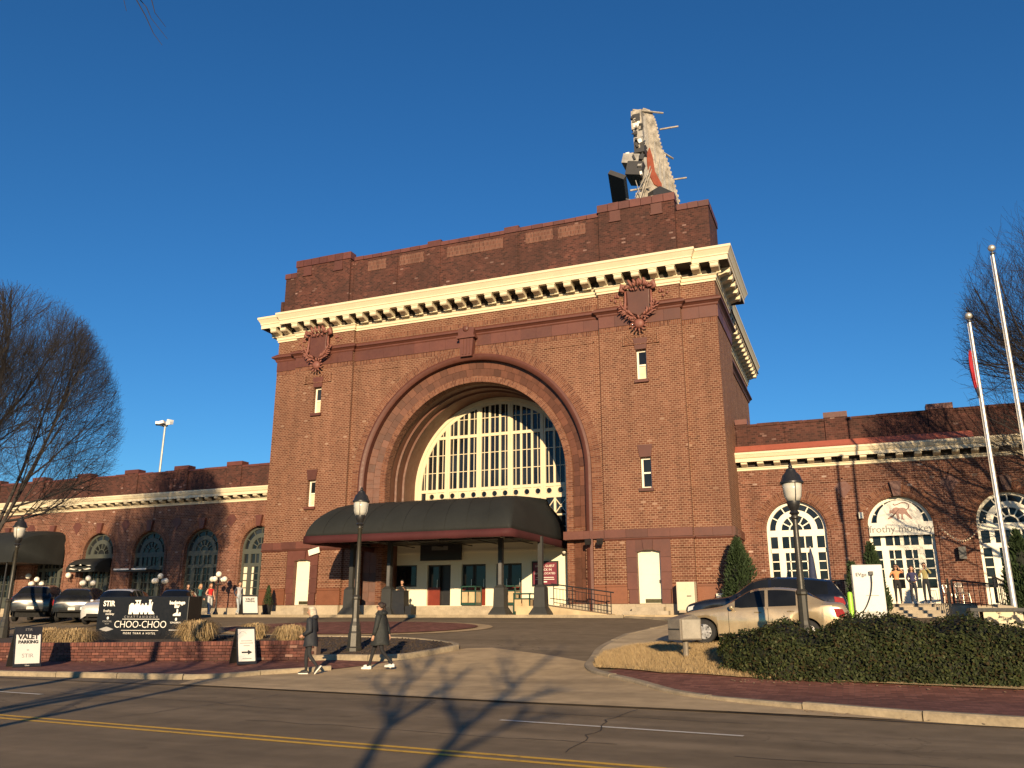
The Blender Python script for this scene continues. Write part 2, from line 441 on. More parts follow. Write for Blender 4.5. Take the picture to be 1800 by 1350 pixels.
# road, seam of the apron at about y=15
seam = [(-150, 17.5), (-60, 16.6), (-23, 15.9), (-13.0, 15.75), (-5.94, 15.2), (-2.2, 15.05), (3, 14.6), (12, 13.9), (120, 9)]
sheet('road', [(-150, -45), (120, -45), (120, 17.6), (-150, 17.6)], lambda x, y: g(x, y) - .012 if y > 13 else 0.0, ROAD, 1.6)
sheet('forecourt', [(-90, 17), (-23, 15.9), (-13, 15.75), (-5.94, 15.2), (-2.2, 15.05), (-2, 20), (-4, 24), (-3, 37.2), (-90, 37.2)], lambda x, y: g(x, y), DRIVE, .8)
sheet('parking_lot', [(-4.6, 23.2), (25, 23.2), (25, 44.5), (-4.6, 44.5)], lambda x, y: g(x, y) + .012, LOT, .8)
SWZ = lambda x, y: max(g(x, y), .105) + .015
apron = [(-14.7, 15.85), (-5.94, 15.2), (-2.2, 15.05), (.6, 14.9), (-.9, 15.6), (-3.1, 16.75), (-4.5, 18.5), (-5.8, 20.0), (-6.55, 21.9), (-8.3, 23.2), (-10.6, 24.6), (-11.35, 24.3), (-11.7, 23.2), (-12.1, 21.45), (-13.2, 19.75), (-14.2, 18.6), (-15.2, 17.0)]
sheet('driveway_apron', apron, lambda x, y: g(x, y) + .016, CONC, .5)
kerbL = [(-60, 17.0), (-30, 16.35), (-23, 16.1), (-18, 16.6), (-15.2, 17.0), (-14.2, 18.6), (-13.2, 19.75)]
wallL = [(-60, 17.9 + .9), (-30, 19.2), (-26, 19.55), (-22.2, 20.11), (-17.56, 20.83), (-14.9, 21.3)]
sheet('brick_sidewalk', [(-60, 17.0), (-30, 16.35), (-23, 16.1), (-18, 16.6), (-15.3, 17.0), (-14.4, 18.3), (-13.3, 19.8), (-12.3, 21.2), (-13.9, 21.35), (-14.9, 21.5), (-22.2, 20.3), (-30, 19.4), (-60, 18.9)], SWZ, BRG, .6)
kerbR = [(-6.6, 22.6), (-6.45, 21.2), (-5.75, 20.0), (-4.43, 18.45), (-3.0, 16.75), (-1.0, 15.75), (2.0, 14.85), (8, 14.2), (14, 13.75), (60, 11)]
sheet('brick_sidewalk', kerbR[2:] + [(60, 16), (14, 17.8), (2.7, 18.6), (-2.5, 19.0), (-4.2, 19.6), (-5.4, 20.7)], SWZ, BRG, .6)
sheet('dry_lawn', [(-6.5, 21.9), (-6.2, 20.8), (-5.4, 20.3), (-4.2, 19.3), (-2.5, 18.9), (2.7, 18.5), (16, 17.6), (16, 23.6), (-4.4, 23.6), (-5.4, 25.3), (-6.3, 25.2), (-6.75, 23.6)], lambda x, y: max(g(x, y), .105) + .05, LAWN, .5)
sheet('footpath', [(-9.5, 36.6), (-7.1, 34.4), (-6.65, 32.6), (-7.0, 30), (-7.35, 27.5), (-7.1, 24.5), (-6.75, 22.4), (-6.4, 23.4), (-6.2, 25.3), (-5.2, 25.6), (-4.4, 23.4), (-4.4, 36.6)], lambda x, y: g(x, y) + .06, WALK, .5)
sheet('terrace', [(-75, 36.6), (-9.5, 36.6), (-8, 36.0), (-4.4, 36.2), (-4.4, 44.2), (-75, 44.2)], lambda x, y: 1.54, WALK, 1.5, skirt=.4)
mb = MB().box(-75, -9.5, 36.45, 36.598, 1.2, 1.545); struct(mb.build('terrace_kerb', KERB))
# paved medallion in the forecourt
el = [(-19.6 + 5.7 * math.cos(a) + .45 * math.sin(a), 30.3 + 2.75 * math.sin(a)) for a in [2 * pi * k / 48 for k in range(48)]]
el2 = [(-19.6 + 6.3 * math.cos(a) + .5 * math.sin(a), 30.3 + 3.15 * math.sin(a)) for a in [2 * pi * k / 48 for k in range(48)]]
sheet('forecourt_paving', el2, lambda x, y: g(x, y) + .02, CONC, .5)
sheet('forecourt_paving', el, lambda x, y: g(x, y) + .05, BRG, .5)
# planting island with the lamp: mulch inside a concrete kerb
isl = smoothpoly([(-60, 19.6), (-22.3, 20.4), (-14.8, 21.55), (-12.3, 21.75), (-11.75, 23.2), (-11.75, 24.3), (-13.2, 25.3), (-15.5, 25.9), (-20, 25.9), (-28, 25.7), (-60, 25.0)], 5)
isl = [p for p in isl if p[0] > -40]
sheet('planting_bed', isl, lambda x, y: g(x, y) + .13, MULCH, .5, skirt=.2)
def kerb(pts, zf, wd=.16, top=.13, down=.25, name='kerb', gap=None):
    # a kerb laid in stones of about 1.8 m: each length a piece of its own under the kerb
    L = [0]
    for a, b in zip(pts, pts[1:]): L.append(L[-1] + math.hypot(b[0] - a[0], b[1] - a[1]))
    def at(s):
        for i in range(len(pts) - 1):
            if s <= L[i + 1] or i == len(pts) - 2:
                t = (s - L[i]) / max(1e-6, L[i + 1] - L[i]); a, b = pts[i], pts[i + 1]
                d = (b[0] - a[0], b[1] - a[1]); n = math.hypot(*d)
                return (a[0] + d[0] * t, a[1] + d[1] * t), (-d[1] / n, d[0] / n)
    root = bpy.data.objects.new(name, None); COL.objects.link(root); struct(root)
    n = max(1, round(L[-1] / 1.9)); J = .012
    for k in range(n):
        s0, s1 = L[-1] * k / n + J, L[-1] * (k + 1) / n - J
        m = max(1, int((s1 - s0) / .35)); rows = []
        dz = random.uniform(-.008, .008)
        for q in range(m + 1):
            (x, y), (nx, ny) = at(s0 + (s1 - s0) * q / m); z = zf(x, y)
            rows.append([(x + nx * wd / 2, y + ny * wd / 2, z - down), (x + nx * wd / 2, y + ny * wd / 2, z + top - .02 + dz), (x + nx * (wd / 2 - .02), y + ny * (wd / 2 - .02), z + top + dz),
                         (x - nx * (wd / 2 - .03), y - ny * (wd / 2 - .03), z + top + dz), (x - nx * wd / 2, y - ny * wd / 2, z + top - .03 + dz), (x - nx * wd / 2, y - ny * wd / 2, z - down)])
        b_ = MB(); b_.grid(rows); b_.face(rows[0][::-1]); b_.face(rows[-1]); b_.build('kerb_stone', KERB, root)
    return root
kerb(smoothpoly(kerbL[2:], 4, False), lambda x, y: max(g(x, y), .0), .2, .125)
kerb([(-60, 17.0), (-30, 16.35), (-23, 16.1)], lambda x, y: g(x, y), .2, .125)
kerb(smoothpoly(kerbR[5:9], 4, False), lambda x, y: g(x, y), .22, .13)
kerb(smoothpoly([(-7.3, 28.5), (-7.2, 25), (-6.75, 22.6), (-6.5, 21.3), (-5.85, 20.0), (-4.5, 18.4), (-3.1, 16.8), (-1.0, 15.75)], 5, False), lambda x, y: max(g(x, y), .06), .22, .07)
kerb([p for p in smoothpoly([(-14.9, 21.2), (-14.0, 21.5), (-12.3, 21.7), (-11.7, 23.2), (-11.7, 24.35), (-13.2, 25.4), (-15.5, 26.0), (-20, 26.0), (-28, 25.8)], 6, False)], lambda x, y: g(x, y), .2, .16)
kerb(smoothpoly([(-9.4, 36.5), (-7.05, 34.4), (-6.55, 32.6), (-6.95, 30), (-7.3, 28.5)], 5, False), lambda x, y: g(x, y), .16, .08)
# road markings, sheets just above the asphalt
def mark(pts, wd, mat, name):
    mb = MB(); rows = []
    for i, p in enumerate(pts):
        a = pts[max(0, i - 1)]; b = pts[min(len(pts) - 1, i + 1)]; d = Vector((b[0] - a[0], b[1] - a[1])).normalized()
        z = (g(*p) - .002 if p[1] > 13 else 0) + .006
        rows.append([(p[0] - d.y * wd / 2, p[1] + d.x * wd / 2, z), (p[0] + d.y * wd / 2, p[1] - d.x * wd / 2, z)])
    mb.grid(rows); return struct(mb.build(name, mat))
def yline(x): return 9.25 - .066 * x
for off in (-.13, .13): mark([(x, yline(x) + off) for x in range(-90, 60, 3)], .11, PAINTY, 'road_marking')
for x0 in (-52.4, -43.6, -34.8, -26.0, -17.3 - 1.7, 5, 14): mark([(x0, 11.75 - .085 * x0), (x0 + 3.3, 11.75 - .085 * (x0 + 3.3))], .11, PAINTW, 'road_marking')
mark([(-5.33, 12.7), (-1.6, 12.32)], .11, PAINTW, 'road_marking')
JOINT = M('tar joint', (.035, .03, .025), .8)
mark([(-40, 16.12), (-23, 15.82), (-13.0, 15.72), (-5.94, 15.17), (-2.2, 15.02), (3, 14.57), (12, 13.87)], .07, JOINT, 'tar_seam')
rng = random.Random(21)
for x0, y0, L_ in ((-9.0, 11.2, 6), (-1.5, 10.6, 5), (-16, 13.6, 7), (2.5, 12.6, 5), (-5.5, 13.9, 4)):
    pts = [(x0, y0)]
    for k in range(int(L_ * 4)): pts.append((pts[-1][0] + .25, pts[-1][1] + rng.gauss(-.018, .05)))
    mark(pts, .022, JOINT, 'crack_seal')
for x0 in (-11.2, -3.4, 3.9):
    pts = [(x0, 9.9 - .066 * x0)]
    for k in range(20): pts.append((pts[-1][0] + rng.gauss(0, .05), pts[-1][1] + .25))
    mark([p for p in pts if p[1] < 15], .018, JOINT, 'crack_seal')
# ---------------------------------------------------------------- the station building
STN = thing('railway_station', 'red brick railway station with great entrance arch, cream cornices and low arcaded wings', 'building', (-18.75, 40, 1.5))
def part(mb, name, mat, parent=None, smooth=False):
    return mb.build(name, mat, parent or STN, smooth, world=(parent is None or parent is STN))
def wall_holes(mb, x0, x1, z0, z1, holes, y, depth=.35, m=0):
    xs = sorted({x0, x1} | {h[0] for h in holes} | {h[1] for h in holes}); zs = sorted({z0, z1} | {h[2] for h in holes} | {h[3] for h in holes})
    for a, b in zip(xs, xs[1:]):
        for c, d in zip(zs, zs[1:]):
            if any(h[0] <= a and b <= h[1] and h[2] <= c and d <= h[3] for h in holes): continue
            mb.face([(a, y, c), (b, y, c), (b, y, d), (a, y, d)], m)
    for a, b, c, d in holes:
        Y = y + depth
        mb.face([(a, y, c), (a, Y, c), (a, Y, d), (a, y, d)], m); mb.face([(b, y, c), (b, y, d), (b, Y, d), (b, Y, c)], m)
        mb.face([(a, y, d), (a, Y, d), (b, Y, d), (b, y, d)], m); mb.face([(a, y, c), (b, y, c), (b, Y, c), (a, Y, c)], m)
def arch_panel(mb, x0, x1, z0, z1, c, Rr, zs, y, m=0, n=32):
    # wall face with an arched opening that runs down to z0
    mb.face([(x0, y, z0), (c - Rr, y, z0), (c - Rr, y, zs), (x0, y, zs)], m); mb.face([(c + Rr, y, z0), (x1, y, z0), (x1, y, zs), (c + Rr, y, zs)], m)
    def out(a):
        dx, dz = math.cos(a), math.sin(a); t = 1e9
        if dx > 1e-9: t = min(t, (x1 - c) / dx)
        if dx < -1e-9: t = min(t, (x0 - c) / dx)
        if dz > 1e-9: t = min(t, (z1 - zs) / dz)
        return (c + dx * t, y, zs + dz * t)
    an = sorted({pi * k / n for k in range(n + 1)} | {math.atan2(z1 - zs, x1 - c), math.atan2(z1 - zs, x0 - c)})
    for a, b in zip(an, an[1:]):
        mb.face([(c + Rr * math.cos(a), y, zs + Rr * math.sin(a)), out(a), out(b), (c + Rr * math.cos(b), y, zs + Rr * math.sin(b))], m)
def arch_sweep(mb, prof, c, zs, z0, m=0, n=48, jamb=6):
    rows = []; uvs = []
    stations = [('L', z0 + (zs - z0) * k / jamb) for k in range(jamb)] + [('A', pi - pi * k / n) for k in range(n + 1)] + [('R', zs - (zs - z0) * k / jamb) for k in range(1, jamb + 1)]
    vl = [0]
    for a, b in zip(prof, prof[1:]): vl.append(vl[-1] + math.hypot(b[0] - a[0], b[1] - a[1]))
    Rm = prof[0][0]; u = 0
    for i, (k, t) in enumerate(stations):
        if i:
            k0, t0 = stations[i - 1]
            u += abs(t - t0) * (Rm if k == 'A' and k0 == 'A' else 1) if k == k0 else (zs - t if k == 'R' else (zs - t0))
        row = []
        for r, y in prof:
            if k == 'L': row.append((c - r, y, t))
            elif k == 'R': row.append((c + r, y, t))
            else: row.append((c + r * math.cos(t), y, zs + r * math.sin(t)))
        rows.append(row); uvs.append([(q, u) for q in vl])
    mb.grid(rows, m, False, uvs)
def sweep(mb, path, prof, m=0, cap=True):
    # profile (out, z) along a path; outward is to the right of travel
    n = len(path); rows = []
    for i, p in enumerate(path):
        ns = []
        if i > 0: d = Vector((p[0] - path[i - 1][0], p[1] - path[i - 1][1])).normalized(); ns.append(Vector((d.y, -d.x)))
        if i < n - 1: d = Vector((path[i + 1][0] - p[0], path[i + 1][1] - p[1])).normalized(); ns.append(Vector((d.y, -d.x)))
        nn = ns[0] if len(ns) == 1 else (ns[0] + ns[1]) / (1 + ns[0].dot(ns[1]))
        rows.append([(p[0] + nn.x * o, p[1] + nn.y * o, z) for o, z in prof])
    mb.grid(rows, m)
    if cap: mb.face(rows[0][::-1], m); mb.face(rows[-1], m)
C0, ZS = -18.75, 8.72
XL, XR = -32.1, -5.09
PL, PR = (-30.5, -26.4), (-11.2, -6.87)
# upper walls
SL = [(-9.28, -8.74, 13.1, 14.72), (-9.28, -8.74, 7.55, 9.1)]
SLL = [(-29.02, -28.48, 13.1, 14.72), (-29.02, -28.48, 7.55, 9.1)]
DR = (-9.63, -8.47, 2.05, 4.57); DL = (-29.5, -28.42, 2.05, 4.57)
mb = MB()
wall_holes(mb, PL[0], PL[1], 1.4, 19.0, SLL + [DL], 40.0)
wall_holes(mb, PR[0], PR[1], 1.4, 19.0, SL + [DR], 40.0)
arch_panel(mb, PL[1], PR[0], 1.4, 19.0, C0, 6.86, ZS, 40.2, n=64)
for a, b in ((XL, PL[0]), (PR[1], XR)): mb.face([(a, 40.3, 1.4), (b, 40.3, 1.4), (b, 40.3, 19.0), (a, 40.3, 19.0)])
for x, ya, yb in ((PL[0], 40.0, 40.3), (PR[1], 40.0, 40.3), (PL[1], 40.0, 40.2), (PR[0], 40.0, 40.2), (XR, 40.3, 45.5), (XL, 40.3, 62), (-6.0, 45.5, 62)):
    mb.face([(x, ya, 1.4), (x, yb, 1.4), (x, yb, 19.0), (x, ya, 19.0)])
mb.face([(-6.0, 45.5, 1.4), (XR, 45.5, 1.4), (XR, 45.5, 19), (-6.0, 45.5, 19)])
mb.face([(XL, 62, 1.4), (-6, 62, 1.4), (-6, 62, 19), (XL, 62, 19)])
mb.face([(XL, 40.3, 18.9), (XR, 40.3, 18.9), (XR, 62, 18.9), (XL, 62, 18.9)])
WALL = part(mb, 'brick_wall', BR)
# arch rings
mb = MB(); arch_sweep(mb, [(7.42, 40.185), (6.86, 40.18)], C0, ZS, 5.55, n=72); RING = part(mb, 'arch_ring', BRA)
mb = MB(); arch_sweep(mb, [(6.90, 40.2), (6.90, 40.04), (6.78, 39.97), (6.66, 40.0), (6.56, 40.1), (6.56, 40.45)], C0, ZS, 1.6, n=72); part(mb, 'arch_moulding', TC, smooth='auto')
mb = MB(); arch_sweep(mb, [(6.57, 40.44), (5.76, 40.66), (5.76, 40.56), (5.40, 40.54), (5.40, 41.1), (5.46, 41.12)], C0, ZS, 1.6, n=72)
RV = part(mb, 'arch_reveal', BRA)
mb = MB(); arch_sweep(mb, [(5.46, 41.12), (5.46, 41.75), (5.36, 41.8), (5.40, 41.92), (5.40, 42.5), (5.30, 42.55), (5.34, 42.7), (5.36, 44.4)], C0, ZS, 1.6, n=72); part(mb, 'reveal_moulding', TCR, smooth='auto')
# terracotta voussoirs and jamb blocks, two to the ring's depth
def ring_block(a0, a1, r0, r1, jam=None):
    b = MB(); e = .006
    def P(r, a, dy):
        y = 40.44 + (6.57 - r) / .81 * .22 - dy
        return (C0 + r * math.cos(a), y, ZS + r * math.sin(a)) if jam is None else (C0 + jam * r, y, a)
    q = [P(r1 - e, a0, .03), P(r0 + e, a0, .03), P(r0 + e, a1, .03), P(r1 - e, a1, .03)]; k = [P(r1 - e, a0, -.03), P(r0 + e, a0, -.03), P(r0 + e, a1, -.03), P(r1 - e, a1, -.03)]
    b.grid([q, k], 0, True); b.face(q); b.build('terracotta_block', TCR, RV)
for lane, (r0, r1) in enumerate(((5.78, 6.16), (6.16, 6.55))):
    n = 44
    for k in range(n): ring_block(pi * (k + .5 * lane) / n + .001, min(pi, pi * (k + 1 + .5 * lane) / n) - .001, r0, r1)
    for sgn in (-1, 1):
        z = 1.7
        while z < ZS - .1:
            if not (5.05 < z < 5.6): ring_block(z + .006, min(ZS, z + .52) - .006, r0, r1, sgn)
            z += .52
# keystone
mb = MB()
for (z0, z1, w0, w1, y0) in ((15.45, 16.5, .34, .42, 39.78), (16.5, 16.62, .56, .56, 39.68), (16.62, 17.02, .46, .5, 39.72), (17.02, 17.12, .5, .4, 39.74)):
    mb.v += []; i = len(mb.v)
    mb.v += [(-18.85 - w0, y0, z0), (-18.85 + w0, y0, z0), (-18.85 + w0, 40.3, z0), (-18.85 - w0, 40.3, z0), (-18.85 - w1, y0, z1), (-18.85 + w1, y0, z1), (-18.85 + w1, 40.3, z1), (-18.85 - w1, 40.3, z1)]
    for q in ((0, 3, 2, 1), (4, 5, 6, 7), (0, 1, 5, 4), (1, 2, 6, 5), (2, 3, 7, 6), (3, 0, 4, 7)): mb.f.append(tuple(i + k for k in q)); mb.m.append(0)
for k in (-.2, 0, .2): mb.box(-18.85 + k - .045, -18.85 + k + .045, 39.74, 39.8, 15.55, 16.45)
mb.ball((-18.85, 39.72, 17.05), (.2, .12, .18), 10)
part(mb, 'keystone', TC)

# ----- mouldings that run round the block
PATH = [(XL, 58), (XL, 40.3), (PL[0], 40.3), (PL[0], 40.0), (PR[1], 40.0), (PR[1], 40.3), (XR, 40.3), (XR, 45.5), (-6.0, 45.5), (-6.0, 62)]
PATHB = [(XL, 58), (XL, 40.3), (PL[0], 40.3), (PL[0], 40.0), (PL[1], 40.0), (PL[1], 40.2), (PR[0], 40.2), (PR[0], 40.0), (PR[1], 40.0), (PR[1], 40.3), (XR, 40.3), (XR, 45.5), (-6.0, 45.5), (-6.0, 62)]
mb = MB(); sweep(mb, PATH, [(-.3, 18.78), (.82, 18.78), (.82, 19.02), (.86, 19.05), (.86, 19.12), (.90, 19.2), (.98, 19.34), (1.02, 19.38), (1.02, 19.5), (-.5, 19.62)])
sweep(mb, PATHB, [(-.3, 18.02), (.06, 18.02), (.06, 18.12), (.11, 18.15), (.11, 18.30), (.17, 18.34), (.17, 18.40), (.10, 18.42), (.10, 18.80), (-.3, 18.80)])
CORN = part(mb, 'cornice', CREAM)
SOFSHADE = M('painted soffit shade', (.035, .026, .018), .8)  # near-black colour standing in for the shade under the cornices
mb = MB(); sweep(mb, PATHB, [(.105, 18.43), (.108, 18.772), (.78, 18.772), (.78, 18.779), (.10, 18.779), (.10, 18.43)]); mb.build('soffit', SOFSHADE, CORN)  # soffit and band behind the brackets, their shade put into the colour
bm_ = MB(); bm_.prism([(.08, 18.40), (.30, 18.44), (.55, 18.52), (.70, 18.50), (.76, 18.56), (.76, 18.70), (.72, 18.775), (.08, 18.775)], 'x', -.20, .20)
bm_.box(-.23, .23, .12, .79, 18.71, 18.776); bm_.box(-.24, .24, .08, .2, 18.36, 18.47)
BRK = bm_.mesh('bracket', CREAM)
def run_brackets(a, b, nx, ny, n, inset=.0):
    for k in range(n):
        t = (k + .5) / n; x = a[0] + (b[0] - a[0]) * t; y = a[1] + (b[1] - a[1]) * t
        put('bracket', BRK, CORN, loc=(x, y, 0), rot=(0, 0, math.atan2(ny, nx) - pi / 2))
run_brackets((PL[0] - .2, 40.0), (PR[1] + .2, 40.0), 0, -1, 26)
run_brackets((XL - .3, 40.3), (PL[0] - .45, 40.3), 0, -1, 2); run_brackets((PR[1] + .45, 40.3), (XR + .6, 40.3), 0, -1, 2)
run_brackets((XR, 40.3), (XR, 45.4), 1, 0, 5); run_brackets((-6.0, 46.6), (-6.0, 62), 1, 0, 16); run_brackets((XL, 40.2), (XL, 46), -1, 0, 6)
mb = MB(); sweep(mb, PATHB, [(-.2, 16.72), (.06, 16.72), (.10, 16.78), (.10, 16.84), (.2, 16.92), (.28, 16.96), (.28, 17.06), (.22, 17.10), (.05, 17.24), (-.2, 17.26)])
STRG = part(mb, 'string_course', TC)
def blocks(parent, name, runs, z0, z1, out, mat, ln=.9, th=.12):
    # a course of separate blocks: runs = (x0,x1,y,'x') on the front, or (y0,y1,x,'y') on the right return
    for (a, b, c, ax) in runs:
        n = max(1, round((b - a) / ln)); e = .004
        for k in range(n):
            p, q = a + (b - a) * k / n + e, a + (b - a) * (k + 1) / n - e; d = random.uniform(0, .006)
            m_ = MB()
            if ax == 'x': m_.box(p, q, c - out - d, c + th, z0 + e, z1 - e)
            else: m_.box(c - th, c + out + d, p, q, z0 + e, z1 - e)
            m_.build(name, mat, parent)
FR = [(XL, PL[0], 40.3, 'x'), (PL[0], PL[1], 40.0, 'x'), (PR[0], PR[1], 40.0, 'x'), (PR[1], XR, 40.3, 'x'), (40.3, 45.5, XR, 'y')]
blocks(STRG, 'terracotta_block', FR + [(PL[1], -19.32, 40.2, 'x'), (-18.4, PR[0], 40.2, 'x')], 16.1, 16.72, .05, TC, .95)
# soldier course of brick under the string course
mb = MB()
for a, b, y in ((XL, PL[0], 40.29), (PL[0], PL[1], 39.99), (PL[1], PR[0], 40.19), (PR[0], PR[1], 39.99), (PR[1], XR, 40.29)):
    for (z0, z1) in ((15.84, 16.1), (17.3, 17.56)) if y > 40.1 and a == PL[1] else ((15.84, 16.1),):
        i = len(mb.v); mb.face([(a, y - .004, z0), (b, y - .004, z0), (b, y - .004, z1), (a, y - .004, z1)], 0, [(0, a), (0, b), (.33, b), (.33, a)])
part(mb, 'soldier_course', BRA)
# belt course over the ground storey
mb = MB(); sweep(mb, [(XL, 45), (XL, 40.3), (PL[0], 40.3), (PL[0], 40.0), (PL[1] + .05, 40.0)], [(-.2, 5.05), (.05, 5.05), (.09, 5.12), (.09, 5.16), (-.2, 5.16)])
part(mb, 'belt_moulding', TC); mb = MB()
sweep(mb, [(PR[0] - .05, 40.0), (PR[1], 40.0), (PR[1], 40.3), (XR, 40.3), (XR, 43.9)], [(-.2, 5.05), (.05, 5.05), (.09, 5.12), (.09, 5.16), (-.2, 5.16)])
BELT = part(mb, 'belt_course', TC)
blocks(BELT, 'terracotta_block', FR + [(C0 + 5.38, PR[0], 40.12, 'x'), (PL[1], C0 - 5.38, 40.12, 'x')], 5.165, 5.57, .14, TC, 1.0, .5)
# plinth and dado
mb = MB()
for a, b, y in ((XL, PL[0], 40.3), (PL[0], PL[1], 40.0), (PR[0], PR[1], 40.0), (PR[1], XR, 40.3)):
    pass
PL_ = part(mb.box(XL + .05, PL[0], 40.26, 40.5, 1.3, 2.0), 'plinth', STONE)
blocks(PL_, 'plinth_stone', FR + [(C0 + 5.1, PR[0], 40.18, 'x'), (PL[1], C0 - 5.1, 40.18, 'x')], 1.42, 2.04, .16, STONE, 1.6, .3)
DADO = part(MB().box(XL + .05, PL[0], 40.27, 40.5, 2.06, 2.8), 'dado', TCO)
FRD = [(XL, PL[0], 40.3, 'x'), (PL[0], -30.08, 40.0, 'x'), (-27.9, PL[1], 40.0, 'x'), (PR[0], -10.15, 40.0, 'x'), (-8.03, PR[1], 40.0, 'x'), (PR[1], XR, 40.3, 'x'), (40.3, 45.5, XR, 'y'), (C0 + 6.5, PR[0], 40.2, 'x'), (PL[1], C0 - 6.5, 40.2, 'x')]
blocks(DADO, 'terracotta_block', FRD, 2.05, 2.84, .07, TCO, 1.05)
blocks(DADO, 'terracotta_block', FRD, 2.845, 2.95, .10, TCO, 1.3)
# rusticated bands of the ground storey: proud courses with sunk joints
for (a, b, y, ax) in FRD:
    for z0, z1 in ((2.97, 3.22), (3.27, 3.66), (3.71, 4.12), (4.17, 4.58), (4.63, 5.04)):
        m_ = MB()
        if ax == 'x': m_.box(a + .004, b - .004, y - .055, y + .05, z0, z1)
        else: m_.box(y - .05, y + .055, a, b, z0, z1)
        m_.build('brick_band', BR, WALL)
# two sunk string lines above the belt
# terracotta door cases with doors and steps
for dx0, dx1, sgn in ((DR[0], DR[1], 'r'), (DL[0], DL[1], 'l')):
    cx = (dx0 + dx1) / 2; w2 = (dx1 - dx0) / 2
    case = part(MB().box(cx - w2 - .02, cx + w2 + .02, 39.94, 40.3, 4.60, 4.70), 'door_case', TC)
    for s in (-1, 1):
        for z0, z1, o in ((2.05, 2.7, .42), (2.71, 3.5, .5), (3.51, 4.2, .5), (4.21, 5.04, .5)):
            xa, xb = cx + s * (w2 - .008), cx + s * (w2 + o)
            m_ = MB().box(min(xa, xb), max(xa, xb), 39.88, 40.1, z0, z1)
            m_.box(min(xa, xa + s * .1), max(xa, xa + s * .1), 40.1005, 40.32, z0, z1); m_.build('terracotta_block', TC, case)
    for k, (xa, xb) in enumerate(((-.62, -.22), (-.21, .21), (.22, .62))):
        arc = lambda x: 4.57 - .11 * (x / w2) ** 2
        p = [(cx + xa, arc(max(-w2, xa))), (cx + xb, arc(min(w2, xb))), (cx + xb * (1.0 if k != 1 else 1.25), 5.04), (cx + xa * (1.0 if k != 1 else 1.25), 5.04)]
        MB().prism(p, 'y', 39.87 if k != 1 else 39.78, 40.2).build('terracotta_block', TC, case)
    d = part(MB().box(cx - w2 + .01, cx + w2 - .01, 40.16, 40.24, 2.06, 4.6), 'door', DOORW)
    MB().box(cx - w2 + .12, cx + w2 - .12, 40.150, 40.158, 3.4, 4.3).box(cx - w2 + .12, cx + w2 - .12, 40.150, 40.158, 2.45, 3.25).build('door_panel', DOORW, d)
    MB().box(cx - w2 + .3, cx + w2 - .05, 40.13, 40.158, 2.09, 2.27).build('kick_plate', M('brushed brass', (.13, .11, .055), .35, .7), d)
    MB().tube([(cx + w2 - .12, 40.10, 3.0), (cx + w2 - .12, 40.10, 3.15)], .02).box(cx + w2 - .15, cx + w2 - .09, 40.1, 40.16, 3.0, 3.15).build('door_handle', DKMET, d)
    st = part(MB().box(cx - .75, cx + .75, 39.25, 39.83, 1.45, 1.9), 'door_step', STEP)
    MB().box(cx - 1.1, cx + 1.05, 38.85, 39.26, 1.45, 1.72).build('door_step', STEP, st)
    if sgn == 'l':
        sg = part(MB().obox((cx + .85, 39.75, 4.98), .72, .06, .32, (0, R(-14), 0)), 'notice_board', WHITE)
# slit windows of the pylons
def slit(cx, z0, z1):
    f = MB(); y = 40.22
    f.box(cx - .27, cx - .17, y, y + .08, z0, z1).box(cx + .20, cx + .27, y, y + .08, z0, z1).box(cx - .17, cx + .20, y, y + .08, z1 - .1, z1).box(cx - .17, cx + .20, y, y + .08, z0, z0 + .09)
    f.box(cx - .17, cx + .20, y - .02, y + .06, (z0 + z1) / 2 - .04, (z0 + z1) / 2 + .04)
    wdw = part(f, 'slit_window', WHITE)
    MB().box(cx - .17, cx + .20, y + .04, y + .05, z0 + .09, (z0 + z1) / 2 - .04).build('pane', GL if z0 < 10 and cx > -20 else M('drawn blind', (.62, .55, .38), .6), wdw)
    MB().box(cx - .17, cx + .20, y + .03, y + .04, (z0 + z1) / 2 + .04, z1 - .1).build('pane', GL, wdw)
    MB().box(cx - .36, cx + .36, 39.86, 40.2, z0 - .16, z0 - .005).build('sill', TC, wdw)
    MB().prism([(cx - .29, z1 + .005), (cx + .29, z1 + .005), (cx + .37, z1 + .62), (cx - .37, z1 + .62)], 'y', 39.95, 40.2).build('lintel', TC, wdw)
for h in SL + SLL: slit((h[0] + h[1]) / 2, h[2], h[3])
